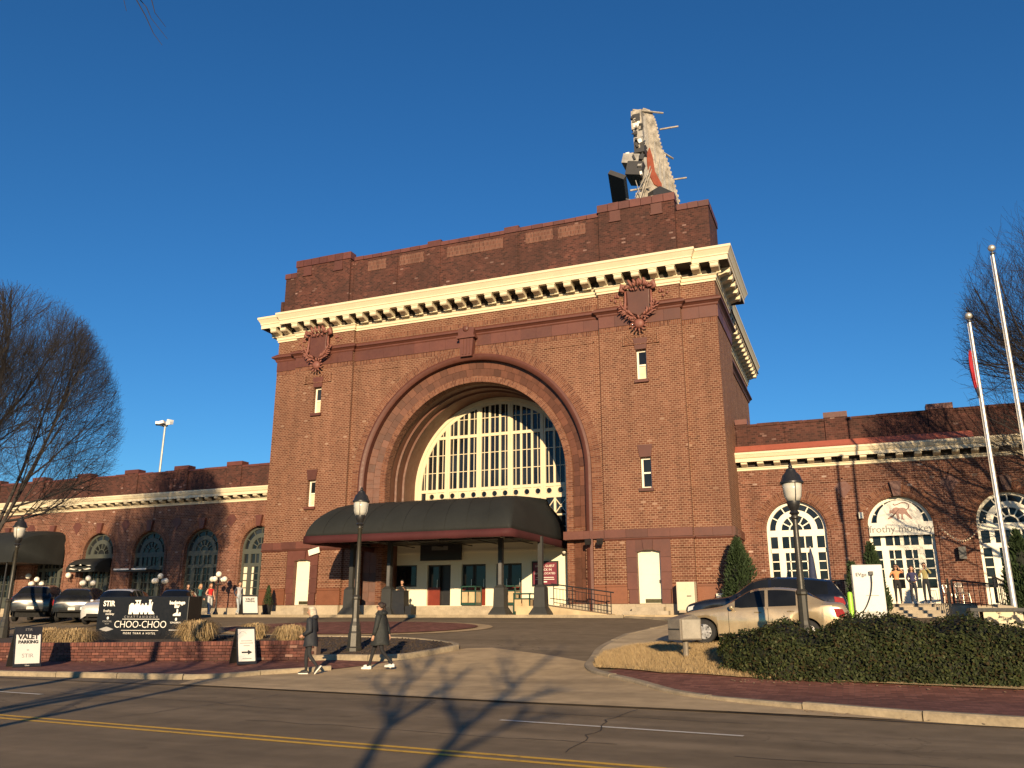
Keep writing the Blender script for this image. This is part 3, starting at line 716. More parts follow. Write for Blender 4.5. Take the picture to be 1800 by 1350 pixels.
# cartouches with shield, crest, leaf sprays and boss, and the patterned brick panel below
CARV = M('carved terracotta', (.20, .075, .055), .6, var=.3, scale=7, bump=.3, bscale=30)
def cartouche(cx):
    y = 39.72
    sh = [(-.66, .8), (-.52, .66), (-.3, .70), (0, .72), (.3, .70), (.52, .66), (.66, .8), (.60, .45), (.58, -.1), (.60, -.45), (.42, -.60), (.15, -.72), (0, -.84), (-.15, -.72), (-.42, -.60), (-.60, -.45), (-.58, -.1), (-.60, .45)]
    m_ = MB(); m_.prism([(cx + x * 1.12, 17.25 + z * 1.1) for x, z in sh], 'y', y + .08, 40.1); m_.prism([(cx + x, 17.25 + z) for x, z in sh], 'y', y - .02, y + .1)
    c = part(m_, 'cartouche', TC); bevel(c.data, .04, 2)
    m_ = MB()
    for s in (-1, 1):
        m_.tube([(cx + s * .62, y, 18.05), (cx + s * .86, y - .04, 18.2), (cx + s * .9, y - .06, 17.95), (cx + s * .72, y - .05, 17.85)], [.13, .15, .12, .06], 8)
        m_.tube([(cx + s * .68, y + .04, 17.9), (cx + s * .69, y + .02, 17.3), (cx + s * .72, y, 16.95), (cx + s * .78, y - .05, 16.75), (cx + s * .62, y - .08, 16.68)], [.05, .065, .08, .1, .05], 8)
        m_.build('scroll_frame', CARV, c, smooth=True); m_ = MB()
    m_ = MB(); rg = random.Random(int(cx * 10))
    def leafy(bx, bz, an, ln, wd=.07, y0=y - .06):
        m_.tube([(bx, y0, bz), (bx + ln * .45 * math.cos(an), y0 - .09, bz + ln * .45 * math.sin(an)), (bx + ln * .8 * math.cos(an + .15), y0 - .10, bz + ln * .8 * math.sin(an + .15)), (bx + ln * math.cos(an + .3), y0 - .05, bz + ln * math.sin(an + .3))], [wd * .5, wd, wd * .7, .008], 6)
    for k in range(11):
        a = pi * k / 10; leafy(cx + .46 * math.cos(a), 18.0 + .06 * math.sin(a), a + rg.uniform(-.3, .3), rg.uniform(.25, .42), .075)
    for x in (-.34, -.12, .12, .34): leafy(cx + x, 18.1, pi / 2 - x * .6, .42, .09)
    for k in range(7): leafy(cx - .4 + .13 * k, 18.02, -pi / 2 + rg.uniform(-.6, .6), .22, .05)
    m_.build('crest', CARV, c, smooth=True)
    for s in (-1, 1):
        m_ = MB()
        for k in range(11):
            u = k / 10; bx, bz = cx + s * (.22 + .68 * u), 16.42 + .55 * u * u + .08 * u
            for q in (-1, 1): leafy(bx, bz, math.atan2(.9 * u + .15, s) + q * rg.uniform(.5, 1.1), rg.uniform(.2, .36), .05)
        m_.build('leaf_spray', CARV, c, smooth=True)
    m_ = MB().ball((cx, y - .02, 16.02), (.27, .16, .26), 12)
    for k in range(12): leafy(cx + .25 * math.cos(pi * k / 6), 16.02 + .24 * math.sin(pi * k / 6), pi * k / 6, .24, .06, y + .0)
    m_.build('boss', CARV, c, smooth=True)
    m_ = MB().box(cx - .95, cx + .95, 39.93, 40.1, 14.98, 15.02)
    for x in (-.9, .9): m_.obox((cx + x, 39.95, 15.25), .1, .12, .55)
    for k in range(9): m_.obox((cx - .75 + k * .19, 39.985, 15.3), .05, .05, .56, (0, R(-38 if k < 4 else 38), 0))
    part(m_, 'brick_panel', BR)
    for s in (-1, 1):
        m_ = MB()
        for k in range(7): m_.ball((cx + s * (1.25 + .14 * math.cos(k * 2.4) * (k % 3)), 39.95, 17.75 + .13 * math.sin(k * 2.4) * (k % 3)), (.08, .07, .09), 6)
        m_.build('rosette', CARV, c, smooth=True)
cartouche(-8.97); cartouche(-28.75)
# spandrel frame lines on the bay
mb = MB()
for s, xa in ((-1, PL[1] + .35), (1, PR[0] - .35)):
    mb = MB(); mb.box(min(xa, C0 + s * 4.4), max(xa, C0 + s * 4.4), 40.165, 40.22, 15.42, 15.52); mb.box(xa - .05, xa + .05, 40.165, 40.22, 12.6, 15.52)
    part(mb, 'spandrel_frame', BR)

# ----- parapet above the cornice
mb = MB()
mb.box(-27.0, -11.15, 40.55, 43.6, 19.4, 22.85); mb.box(-31.2, -27.2, 40.36, 43.7, 19.4, 23.0); mb.box(-11.15, -6.94, 40.36, 43.7, 19.4, 23.0)
mb.box(-32.2, -31.2, 40.62, 43.7, 19.4, 22.45); mb.box(-6.94, -5.2, 40.62, 43.7, 19.4, 22.45)
mb.box(-32.4, -32.2, 40.55, 44.5, 19.4, 20.9); mb.box(-27.2, -27.0, 40.5, 43.6, 19.4, 22.85)
mb.box(-31.5, -6.6, 46.8, 61.0, 19.2, 20.9)
PAR = part(mb, 'parapet', BRP)
def coping(x0, x1, y0, z0, z1, ln=.72, yb=None):
    n = max(1, round((x1 - x0) / ln))
    for k in range(n):
        a, b = x0 + (x1 - x0) * k / n + .012, x0 + (x1 - x0) * (k + 1) / n - .012
        MB().box(a, b, y0 - .06, yb or (y0 + .55), z0 + random.uniform(0, .012), z1 + random.uniform(-.012, .012)).build('coping_tile', COP, PAR)
coping(-27.0, -11.2, 40.55, 22.855, 23.1, .66); coping(-31.26, -27.14, 40.36, 23.005, 23.46, .62); coping(-11.21, -6.88, 40.36, 23.005, 23.46, .62)
coping(-32.26, -31.28, 40.62, 22.455, 22.8, .5); coping(-6.86, -5.14, 40.62, 22.455, 22.8, .6)
for k in range(5):
    ya, yb = 41.2 + k * .5, 41.2 + (k + 1) * .5 - .02
    MB().box(-5.7, -5.14, ya, yb, 22.455, 22.8).build('coping_tile', COP, PAR)
for x in (-16.4, -21.4): MB().box(x - .45, x + .45, 40.47, 41.1, 22.86, 23.24).build('coping_tile', COP, PAR)
for cx in (-29.2, -9.05):
    for s in (-1, 1):
        MB().box(cx + s * 1.15 - .30, cx + s * 1.15 + .30, 40.32, 40.4, 22.42, 22.98).box(cx + s * 1.15 - .34, cx + s * 1.15 + .34, 40.28, 40.4, 22.32, 22.42).build('drop_tile', TC, PAR)
REDP = brickmat('red panel brick', [(0, (.09, .034, .025)), (.5, (.14, .055, .038)), (1, (.19, .08, .055))], (.17, .10, .075), wd=.09, ht=.24)
for a, b in ((-25.99, -24.68), (-23.77, -22.11), (-20.56, -18.45), (-18.42, -16.94), (-15.53, -13.89), (-13.57, -11.83)):
    b = min(b, -11.95); MB().box(a, b, 40.525, 40.6, 22.0, 22.68).build('brick_panel', REDP, PAR)
for x in (-24.3, -21.4, -16.4): MB().box(x - .4, x + .4, 40.5, 40.6, 19.45, 22.83).build('parapet_pier', BRP, PAR)

# ----- great arched window
YW = 44.1; FRM = MB(); RW = 5.36
arch_sweep(FRM, [(RW + .04, YW - .12), (RW - .18, YW - .12), (RW - .22, YW - .06), (RW - .42, YW - .06), (RW - .42, YW + .12)], C0, ZS, 5.6, n=64)
MULL = [C0 + d for d in (-4.45, -2.5, -.5, 1.42, 3.4)]
RI = RW - .40
def topz(x):
    d = abs(x - C0)
    return ZS + math.sqrt(max(0, RI * RI - d * d)) if d < RI else None
main = [-21.97, -19.9, -17.9, -15.87]
for x in main: FRM.box(x - .16, x + .16, YW - .08, YW + .10, 5.6, topz(x) + .1); FRM.box(x - .05, x + .05, YW - .12, YW - .08, 5.6, topz(x) + .05)
edges = [C0 - RI] + main + [C0 + RI]
HZ = [6.3, 8.65, 9.74, 10.79, 11.85, 12.89]
subs = []
for a, b in zip(edges, edges[1:]):
    if a == edges[0]: xs = [main[0] - .68 * k for k in (1, 2, 3)]
    elif b == edges[-1]: xs = [main[-1] + .68 * k for k in (1, 2, 3)]
    else: xs = [a + (b - a) * k / 3 for k in (1, 2)]
    subs += [x for x in xs if abs(x - C0) < RI - .05]
for x in subs: FRM.box(x - .065, x + .065, YW - .05, YW + .06, 5.6, topz(x) + .05)
allv = sorted(main + subs); thin = []
lim = [C0 - RI] + allv + [C0 + RI]
for a, b in zip(lim, lim[1:]):
    if b - a > .35: thin.append((a + b) / 2)
for x in thin:
    if topz(x): FRM.box(x - .018, x + .018, YW - .03, YW + .02, 8.65, topz(x) + .02)
for z in HZ:
    if z > ZS: hw = math.sqrt(max(0, RI * RI - (z - ZS) ** 2))
    else: hw = RI
    t = .09 if z in (8.65, 11.85) else .02
    FRM.box(C0 - hw, C0 + hw, YW - (.07 if t > .05 else .035), YW + .05, z - t, z + t)
FRM.box(C0 - RI, C0 + RI, YW - .065, YW + .06, 7.92, 8.08)
FRM.box(C0 - RI, C0 + RI, YW - .06, YW + .06, 6.9, 7.0)
BW = part(FRM, 'arch_window', CREAM)
# row of round lights in square frames
cells = [(a, b) for a, b in zip(lim, lim[1:]) if b - a > .4]
def circ_panel(cx, w2, z0, z1, r, y):
    m_ = MB(); n = 20; cz = (z0 + z1) / 2
    for k in range(n):
        a, b = 2 * pi * k / n, 2 * pi * (k + 1) / n
        def sq(t):
            c_, s_ = math.cos(t), math.sin(t); q = min(w2 / abs(c_) if abs(c_) > 1e-6 else 9, (z1 - z0) / 2 / abs(s_) if abs(s_) > 1e-6 else 9)
            return (cx + c_ * q, y, cz + s_ * q)
        ci = lambda t, rr, yy: (cx + rr * math.cos(t), yy, cz + rr * math.sin(t))
        m_.face([ci(a, r * 1.2, y), sq(a), sq(b), ci(b, r * 1.2, y)]); m_.face([ci(a, r * 1.2, y - .04), ci(b, r * 1.2, y - .04), ci(b, r * 1.2, y), ci(a, r * 1.2, y)])
        m_.face([ci(a, r, y - .04), ci(a, r * 1.2, y - .04), ci(b, r * 1.2, y - .04), ci(b, r, y - .04)]); m_.face([ci(a, r, y - .04), ci(b, r, y - .04), ci(b, r, y + .08), ci(a, r, y + .08)])
    return m_
for a, b in cells:
    cx = (a + b) / 2; circ_panel(cx, (b - a) / 2 - .02, 8.09, 8.56, .158, YW - .01).build('round_light', CREAM, BW)
    m_ = MB()
    for s in (-1, 1): m_.obox((cx, YW, 7.45), .05, .05, .95, (0, R(38 * s), 0))
    m_.build('lattice', CREAM, BW)
# panes
for a, b in zip(lim, lim[1:]):
    if b - a < .3: continue
    mid = (a + b) / 2
    for xa, xb in ((a, mid), (mid, b)):
        zz = [5.6, 6.9, 8.07] + HZ[1:]
        for z0, z1 in zip(zz, zz[1:] + [14]):
            z1 = min(z1, max(topz(max(xa, C0 - RI + .02)) or 0, topz(min(xb, C0 + RI - .02)) or 0) + .05)
            if z1 - z0 < .08: continue
            MB().box(xa + .01, xb - .01, YW + .022 + random.uniform(-.004, .004), YW + .03 + random.uniform(0, .006), z0 + .01, z1 - .01).build('pane', GL, BW)
# dark hall behind the glass
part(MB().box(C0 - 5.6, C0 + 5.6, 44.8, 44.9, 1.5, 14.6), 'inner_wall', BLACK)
# entrance wall under the window
EY = 42.2
D1, D2, W1, W2 = (-22.18, -20.72, 2.02, 4.22), (-20.06, -18.6, 2.02, 4.22), (-24.26, -22.84, 3.05, 4.24), (-17.98, -16.49, 2.02, 4.22)
mb = MB(); wall_holes(mb, C0 - 5.38, C0 + 5.38, 1.5, 5.6, [D1, D2, W1, W2], EY, .3)
mb.face([(C0 - 5.38, EY, 5.6), (C0 + 5.38, EY, 5.6), (C0 + 5.38, YW + .1, 5.62), (C0 - 5.38, YW + .1, 5.62)])
EW = part(mb, 'entrance_wall', DOORW)
MB().box(C0 - 5.36, C0 + 5.36, EY - .08, EY + .02, 4.86, 4.98).box(C0 - 5.36, C0 + 5.36, EY - .05, EY + .02, 5.35, 5.5).build('wall_moulding', DOORW, EW)
REDD = M('red door paint', (.17, .030, .016), .35, var=.15)
def leaf(xa, xb, z0, z1, panel_z, mat, name='door'):
    d = part(MB().box(xa, xb, EY + .14, EY + .2, z0, panel_z), name, mat)
    MB().box(xa, xa + .09, EY + .14, EY + .2, panel_z, z1).box(xb - .09, xb, EY + .14, EY + .2, panel_z, z1).box(xa, xb, EY + .141, EY + .199, z1 - .1, z1).build('upper_frame', CHAR, d)
    MB().box(xa + .09, xb - .09, EY + .16, EY + .17, panel_z, z1 - .1).build('pane', GL, d)
    m_ = MB()
    for q in (.25, .6): m_.box(xa + .12, xb - .12, EY + .13, EY + .139, z0 + q, z0 + q + .25)
    m_.build('door_panel', mat, d)
    MB().box(xb - .16, xb - .13, EY + .08, EY + .14, z0 + .95, z0 + 1.4).build('door_handle', ALU, d)
leaf(D1[0], D1[0] + .74, 2.02, 4.22, 3.0, REDD)
leaf(D2[0] + .02, D2[0] + .72, 2.02, 4.22, 3.0, REDD); leaf(D2[0] + .74, D2[1], 2.02, 4.22, 3.0, REDD)
leaf(W2[0], W2[0] + .74, 2.02, 4.22, 3.0, REDD); leaf(W2[0] + .76, W2[1], 2.02, 4.22, 3.0, REDD)
f = part(MB().box(W1[0], W1[1], EY + .02, EY + .1, W1[2], W1[2] + .07).box(W1[0], W1[1], EY + .02, EY + .1, W1[3] - .07, W1[3]).box(W1[0], W1[0] + .07, EY + .02, EY + .1, W1[2] + .07, W1[3] - .07).box(W1[1] - .07, W1[1], EY + .02, EY + .1, W1[2] + .07, W1[3] - .07), 'entrance_window', CHAR)
MB().box(W1[0] + .07, W1[1] - .07, EY + .05, EY + .06, W1[2] + .07, W1[3] - .07).build('pane', GL, f)
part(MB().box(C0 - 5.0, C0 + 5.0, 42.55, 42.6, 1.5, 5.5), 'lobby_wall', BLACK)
st = part(MB().box(C0 - 5.4, C0 + 3.3, 40.95, 42.45, 1.4, 1.99), 'entrance_steps', STEP)
MB().box(C0 - 5.55, C0 + 3.45, 40.45, 40.95, 1.4, 1.77).build('step', STEP, st)
# ramp up to the right-hand end of the entrance
part(MB().prism([(38.35, 1.4), (42.1, 1.4), (42.1, 1.98), (40.3, 1.97), (38.35, 1.95)], 'x', C0 + 3.46, C0 + 5.05), 'ramp_landing', WALK)
part(MB().prism([(C0 + 5.05, 1.4), (C0 + 8.0, 1.4), (C0 + 8.0, 1.57), (C0 + 5.05, 1.95)], 'y', 38.3, 39.8), 'ramp', WALK)
# floodlights on the belt course
for x in (-11.95, -11.35):
    fl = part(MB().obox((x, 39.55, 5.0), .3, .22, .2, (R(35), 0, R(10))).tube([(x, 39.6, 5.05), (x, 39.75, 5.15), (x, 39.98, 5.12)], .03, 6), 'floodlight', BLACK)

# ----- wings
def arch_window(cx, y, frame_mat, pane_mat, zb=2.0, sign=False, doors=True, blind=False):
    # frame with a fan light, transom lights and side lights; returns the frame part
    r = 1.42; zs = 5.65; f = MB(); Y = y + .32
    arch_sweep(f, [(r + .01, Y - .05), (r - .13, Y - .05), (r - .16, Y + .08)], cx, zs, zb, n=28)
    arch_sweep(f, [(1.0, Y - .04), (.72, Y - .04), (.70, Y + .06)], cx, zs, zs - .01, n=24, jamb=1)
    arch_sweep(f, [(1.0, Y - .04), (1.0, Y + .06)], cx, zs, zs - .01, n=24, jamb=1)
    arch_sweep(f, [(.36, Y - .03), (.30, Y - .03), (.30, Y + .05)], cx, zs, zs - .01, n=16, jamb=1)
    f.box(cx - r + .1, cx + r - .1, Y - .06, Y + .08, zs - .32, zs + .0)
    f.box(cx - r + .1, cx + r - .1, Y - .05, Y + .08, zs - 1.12, zs - .9)
    for k in range(1, 6):
        a = pi * k / 6; d = Vector((math.cos(a), 0, math.sin(a))); p = Vector((cx, Y, zs))
        for r0, r1 in ((1.0, 1.3), (.34, .73)):
            if r0 < .9 and k in (1, 5): pass
            f.obox(p + d * (r0 + r1) / 2, .055, .07, r1 - r0, Matrix.Rotation(pi / 2 - a, 3, 'Y'))
    xs = (cx - .93, cx - .72, cx + .72, cx + .93)
    for a, b in ((xs[0], xs[1]), (xs[2], xs[3])): f.box(a, b, Y - .055, Y + .08, zb, zs - .32)
    for x in (cx - .36, cx + .36, cx): f.box(x - (.03 if x != cx else .08), x + (.03 if x != cx else .08), Y - .04, Y + .05, zs - .9, zs - .32)
    rows = [3.2, 3.66, 4.1]
    for z in rows:
        f.box(cx - 1.26, cx - .93, Y - .03, Y + .04, z - .025, z + .025); f.box(cx + .93, cx + 1.26, Y - .03, Y + .04, z - .025, z + .025)
        f.box(cx - .72, cx + .72, Y - .03, Y + .04, z - .025, z + .025)
    f.box(cx - .08, cx + .08, Y - .045, Y + .06, zb, zs - 1.12)
    for x in (cx - .40, cx + .40): f.box(x - .025, x + .025, Y - .03, Y + .04, zb + .8, zs - 1.12)
    for a, b in ((cx - .72, cx - .62), (cx + .62, cx + .72)): f.box(a, b, Y - .042, Y + .055, zb, zs - 1.12)
    f.box(cx - 1.27, cx + 1.27, Y - .043, Y + .052, zb, zb + .75)
    wd = part(f, 'arched_window', frame_mat)
    def pane(x0, x1, z0, z1, mt=pane_mat):
        MB().box(x0, x1, Y + .02 + random.uniform(0, .008), Y + .035, z0, z1).build('pane', mt, wd)
    ys = [zb + .75] + rows + [zs - 1.12]
    for z0, z1 in zip(ys, ys[1:]):
        for a, b in ((cx - 1.27, cx - .93), (cx + .93, cx + 1.27), (cx - .62, cx - .40), (cx - .40, cx - .08), (cx + .08, cx + .40), (cx + .40, cx + .62)):
            pane(a, b, z0 + .02, z1 - .02, M('drawn curtain', (.66, .60, .46), .7) if blind and abs(a - cx) > .5 else pane_mat)
    for a, b in ((cx - 1.27, cx - .93), (cx - .72, cx - .36), (cx - .36, cx - .08), (cx + .08, cx + .36), (cx + .36, cx + .72), (cx + .93, cx + 1.27)): pane(a, b, zs - .9, zs - .32)
    for ring in ((.99, 1.29), (.36, .72), (0.0, .30)):
        for k in range(6 if ring[0] else 1):
            m_ = MB(); a0, a1 = (pi * k / 6, pi * (k + 1) / 6) if ring[0] else (0, pi); n = 4 if ring[0] else 12
            P = lambda rr, a: (cx + rr * math.cos(a), Y + .03, zs + rr * math.sin(a))
            if ring[0]: m_.grid([[P(ring[0], a0 + (a1 - a0) * q / n) for q in range(n + 1)], [P(ring[1], a0 + (a1 - a0) * q / n) for q in range(n + 1)]])
            else: m_.face([P(ring[1], a0 + (a1 - a0) * q / n) for q in range(n + 1)])
            m_.build('pane', pane_mat, wd)
    return wd
WY = 44.0
GREENF = M('grey green paint', (.062, .068, .056), .5, var=.15)
TCD = TC
def wing(x0, x1, wins, merl, frame, flash, blinds=(), brick=BRW):
    edges = [x0] + [(a + b) / 2 for a, b in zip(wins, wins[1:])] + [x1]
    mb = MB()
    for c, a, b in zip(wins, edges, edges[1:]): arch_panel(mb, a, b, 1.3, 9.0, c, 1.43, 5.65, WY, n=28)
    for c in wins: arch_sweep(mb, [(1.43, WY), (1.43, WY + .45)], c, 5.65, 1.4, n=28)
    wl = part(mb, 'wing_wall', brick)
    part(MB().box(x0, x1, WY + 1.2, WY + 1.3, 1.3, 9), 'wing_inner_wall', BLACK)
    for c in wins:
        m_ = MB(); arch_sweep(m_, [(1.98, WY - .012), (1.62, WY - .014), (1.62, WY - .05), (1.52, WY - .06), (1.43, WY + .02)], c, 5.65, 5.64, n=28, jamb=1)
        m_.build('arch_ring', BRA, wl)
        m_ = MB(); arch_sweep(m_, [(1.66, WY), (1.66, WY - .045), (1.60, WY - .045), (1.60, WY)], c, 5.65, 2.0, n=28, jamb=4); m_.build('arch_bead', brick, wl)
        MB().prism([(c - .16, 7.08), (c + .16, 7.08), (c + .26, 7.78), (c - .26, 7.78)], 'y', WY - .2, WY + .1).build('keystone', TC, wl)
    for a, b in zip(wins, wins[1:]):
        m = (a + b) / 2; MB().prism([(m - .42, 7.62), (m, 7.08), (m + .42, 7.62), (m, 8.12)], 'y', WY - .03, WY + .05).build('diamond_tile', TC, wl)
    sweep_mb = MB(); sweep(sweep_mb, [(x0, WY), (x1, WY)], [(-.1, 7.92), (.05, 7.92), (.05, 8.0), (-.1, 8.0)]); sweep_mb.build('string_course', brick, wl)
    for a in range(int((x1 - x0) / 2.35)):
        xa = x0 + a * 2.35 + .02
        MB().box(xa, xa + 2.31, WY - .03, WY + .05, 8.04, 8.72).build('frieze_panel', brick, wl)
    cb = MB(); sweep(cb, [(x0, WY), (x1, WY)], [(-.2, 8.74), (.06, 8.74), (.06, 8.82), (.1, 8.86), (.1, 9.12), (.55, 9.12), (.55, 9.3), (.6, 9.33), (.66, 9.48), (.68, 9.5), (.68, 9.6), (-.2, 9.63)])
    cn = part(cb, 'wing_cornice', CREAM)
    bb = MB().box(-.17, .17, -.09, .03, 8.87, 9.0); bb.prism([(-.05, 8.9), (-.2, 8.92), (-.44, 9.0), (-.48, 9.04), (-.48, 9.118), (-.05, 9.118)], 'x', -.155, .155)
    sb_ = MB(); sweep(sb_, [(x0, WY), (x1, WY)], [(.102, 8.9), (.105, 9.112), (.52, 9.112), (.52, 9.118), (.1, 9.118), (.1, 8.9)]); sb_.build('soffit', SOFSHADE, cn)  # wing soffit and bracket gaps, shade painted in likewise
    bme = bb.mesh('bracket', CREAM); n = int((x1 - x0) / .79)
    for k in range(n): put('bracket', bme, cn, loc=(x0 + (k + .5) * (x1 - x0) / n, WY, 0))
    pb = MB().box(x0, x1, WY + .05, WY + .5, 9.5, 11.05)
    for a, b in merl: pb.box(a, b, WY - .03, WY + .55, 9.55, 11.2)
    pp = part(pb, 'wing_parapet', BRP)
    px = x0
    while px < x1 - .3:
        q = min(px + 1.15, x1); MB().box(px + .006, q - .006, WY + .0, WY + .56, 11.055 + random.uniform(0, .01), 11.2 + random.uniform(-.02, .02)).build('coping_tile', COP if flash is False else BRP, pp); px = q
    for a, b in merl: MB().box(a - .04, b + .04, WY - .07, WY + .6, 11.205, 11.48).build('merlon_cap', COP, pp)
    for a, b in zip(merl, merl[1:]):
        m = (a[1] + b[0]) / 2; MB().box(m - .05, m + 1.6, WY + .01, WY + .06, 9.7, 10.9).build('parapet_panel', BRP, pp)
    if flash:
        fb = MB(); sweep(fb, [(x0, WY), (flash, WY)], [(-.04, 9.64), (.62, 9.62), (.45, 9.72), (.12, 10.02), (-.04, 10.02)]); fb.build('flashing', REDFL, cn)
    part(MB().box(x0, x1, WY - .1, WY + .1, 1.3, 1.95), 'wing_plinth', STONE)
    return wl
RW_ = [-2.45, 2.31, 6.97, 11.6, 16.2]
wing(-5.09, 18.5, RW_, [(-5.0, -4.45), (-.6, .46), (4.14, 5.23), (8.8, 9.9), (13.4, 14.5)], WHITE, 5.9)
LW_ = [-72.5, -67.85, -63.2, -58.55, -53.9, -49.3, -44.66, -40.08, -35.44]
wing(-75.0, -32.1, LW_, [(m - .6, m + .6) for m in (-70.2, -65.5, -60.9, -56.2, -51.6, -47.0, -42.46, -37.9)], GREENF, False)
for i, c in enumerate(RW_[:3]): arch_window(c, WY, WHITE, GL)
for c in LW_[3:]: arch_window(c, WY, GREENF, GL, blind=(c > -36))
# ---------------------------------------------------------------- entrance canopy and what stands on the terrace
def canvas_mat(name, c):
    t = NT(name); t.set(Roughness=.75); t.b.inputs['Specular IOR Level'].default_value = .3
    f = t.ma('ADD', t.ma('MULTIPLY', t.noise(.7, 4), .7), t.ma('MULTIPLY', t.noise(14, 4), .3))
    t.col(t.ramp(f, [(.3, tuple(x * .75 for x in c)), (.7, tuple(x * 1.3 for x in c))]))
    t.bump(t.ma('ADD', t.noise(2.0, 3), t.ma('MULTIPLY', t.noise(150, 2), .05)), .25, .05)
    return t.mat
CANV = canvas_mat('dark canvas', (.016, .018, .017))
MAROON = canvas_mat('maroon canvas', (.055, .013, .014))
CAN = thing('entrance_canopy', 'charcoal barrel canopy with maroon valance on four posts before the station doors', 'canopy', (-19.25, 37.9, 1.54))
LV = [(5.22, 0, 0), (5.42, .03, .01), (5.7, .14, .05), (6.0, .34, .13), (6.3, .65, .26), (6.55, 1.02, .42), (6.78, 1.5, .6), (6.95, 2.1, .76), (7.07, 2.75, .86), (7.18, 3.6, .95), (7.34, 5.2, 1.03), (7.55, 7.7, 1.1)]
rows = []
for z, fy, sx in LV:
    xr, xl, yf = -13.8 - sx, -24.7 + sx, 34.0 + fy
    rad = .12 + .42 * min(1, (z - 5.22) / 1.2); nx = 20
    row = [(xr, 41.9 - (41.9 - yf - rad) * k / 4, z) for k in range(5)]
    row += [(xr - rad + rad * math.cos(a), yf + rad - rad * math.sin(a), z) for a in [pi / 2 * k / 5 for k in range(1, 5)]]
    for k in range(nx + 1):
        x = (xr - rad) + ((xl + rad) - (xr - rad)) * k / nx; sag = .02 * math.sin(pi * ((k % 4) / 4)) * (1 if 0 < k < nx else 0)
        row.append((x, yf + sag, z - sag * .8))
    row += [(xl + rad - rad * math.sin(a), yf + rad - rad * math.cos(a), z) for a in [pi / 2 * k / 5 for k in range(1, 5)]]
    row += [(xl, yf + rad + (41.9 - yf - rad) * k / 4, z) for k in range(5)]
    rows.append(row)
mb = MB(); mb.grid(rows); o = mb.build('canopy_cloth', CANV, CAN, smooth=True, world=True)
o.data.set_sharp_from_angle(angle=R(50))
sol = o.modifiers.new('thickness', 'SOLIDIFY'); sol.thickness = .02; sol.offset = -1
mb = MB(); vt = [(-13.8, 41.9)] + [(-13.8, 34.0 + 7.9 * (1 - k / 8)) for k in range(1, 9)] + [(-13.8 - 10.9 * k / 24, 34.0) for k in range(1, 25)] + [(-24.7, 34.0 + 7.9 * k / 8) for k in range(1, 9)]
rng = random.Random(3)
rr = [[(x, y, 5.235) for x, y in vt], [(x + rng.uniform(-.02, .02), y + rng.uniform(-.025, .025), 5.05) for x, y in vt], [(x + rng.uniform(-.02, .02), y + rng.uniform(-.03, .03), 4.88 + rng.uniform(-.02, .02)) for x, y in vt]]
mb.grid(rr); o = mb.build('valance', MAROON, CAN, smooth=True, world=True)
sol = o.modifiers.new('thickness', 'SOLIDIFY'); sol.thickness = .015
for k in range(1, 10):
    fx = k / 10; pts = [(( -13.8 - sx) + ((-24.7 + sx) - (-13.8 - sx)) * fx, 34.0 + fy - .012, z + .012) for z, fy, sx in LV]
    MB().tube(pts, .007, 5).build('seam', CANV, CAN, world=True)
for (a, b) in (((-13.9, 41.9), (-13.9, 34.1)), ((-13.9, 34.1), (-24.6, 34.1)), ((-24.6, 34.1), (-24.6, 41.9)), ((-13.9, 37.9), (-24.6, 37.9))):
    MB().tube([(*a, 5.18), (*b, 5.18)], .05, 8).build('frame_bar', BLACK, CAN, world=True)
for k in range(1, 6):
    x = -13.9 - 10.7 * k / 6; MB().tube([(x, 34.1, 5.18), (x, 41.8, 5.18)], .03, 6).build('frame_bar', BLACK, CAN, world=True)
mb = MB()
mb.grid([[( -13.95, 34.15, 5.3), (-24.55, 34.15, 5.3)], [(-13.95, 41.85, 5.3), (-24.55, 41.85, 5.3)]]); mb.build('canopy_lining', BLACK, CAN, world=True)
for i, x in enumerate((-13.83, -15.9, -22.1, -24.35)):
    z0 = 1.545; p = MB()
    for (s0, s1, za, zb) in ((.92, .92, 0, .06), (.90, .56, .06, .36), (.56, .52, .36, 1.25), (.52, .30, 1.25, 1.38), (.22, .22, 1.38, 3.64)):
        p.obox((x, 37.9, z0 + (za + zb) / 2), s0, s0, zb - za, None, 0, s1 / s0)
    po = p.build('post', CHAR, CAN, world=True)
    if i in (1, 2): MB().box(x - .075, x + .075, 37.77, 37.785, 2.95, 4.1).build('post_plate', M('grey plate', (.10, .10, .10), .5), po)
    if i == 0:
        pass
# signs at the entrance
SG = thing('guest_notice', 'maroon notice board with white lettering on cream wall right of the doors', 'sign', (-15.12, 42.15, 3.04))
MB().box(-15.86, -14.38, 42.08, 42.16, 3.0, 4.28).build('frame', BLACK, SG, world=True)
MB().box(-15.78, -14.46, 42.06, 42.079, 3.08, 4.2).build('panel', M('maroon board', (.16, .022, .04), .5), SG, world=True)
WL = M('white lettering', (.80, .77, .70), .6, var=.05)
for s, z, sz in (('HOTEL GUEST', 4.02, .17), ('CHECK IN', 3.83, .17), ('HAS RELOCATED', 3.64, .15)):
    put('lettering', text_mesh(s, sz, WL), SG, loc=(0, 42.052 - 42.15, z - 3.04), rot=(R(90), 0, 0))
for k, wd in enumerate((1.0, 1.05)): MB().box(-15.12 - wd / 2, -15.12 + wd / 2, 42.05, 42.059, 3.42 - k * .1, 3.45 - k * .1).build('text_line', WL, SG, world=True)
MB().box(-15.25, -15.0, 42.05, 42.059, 3.18, 3.24).build('text_line', WL, SG, world=True)
t = thing('hanging_sign', 'black hanging sign with faint grey lettering under the canopy', 'sign', (-21.2, 41.9, 4.44))
MB().box(-22.47, -19.93, 41.85, 41.95, 4.44, 5.48).build('panel', BLACK, t, world=True)
for x in (-22.2, -20.2): MB().tube([(x, 41.9, 5.4), (x, 41.9, 5.56)], .02, 6).build('hanger', BLACK, t, world=True)
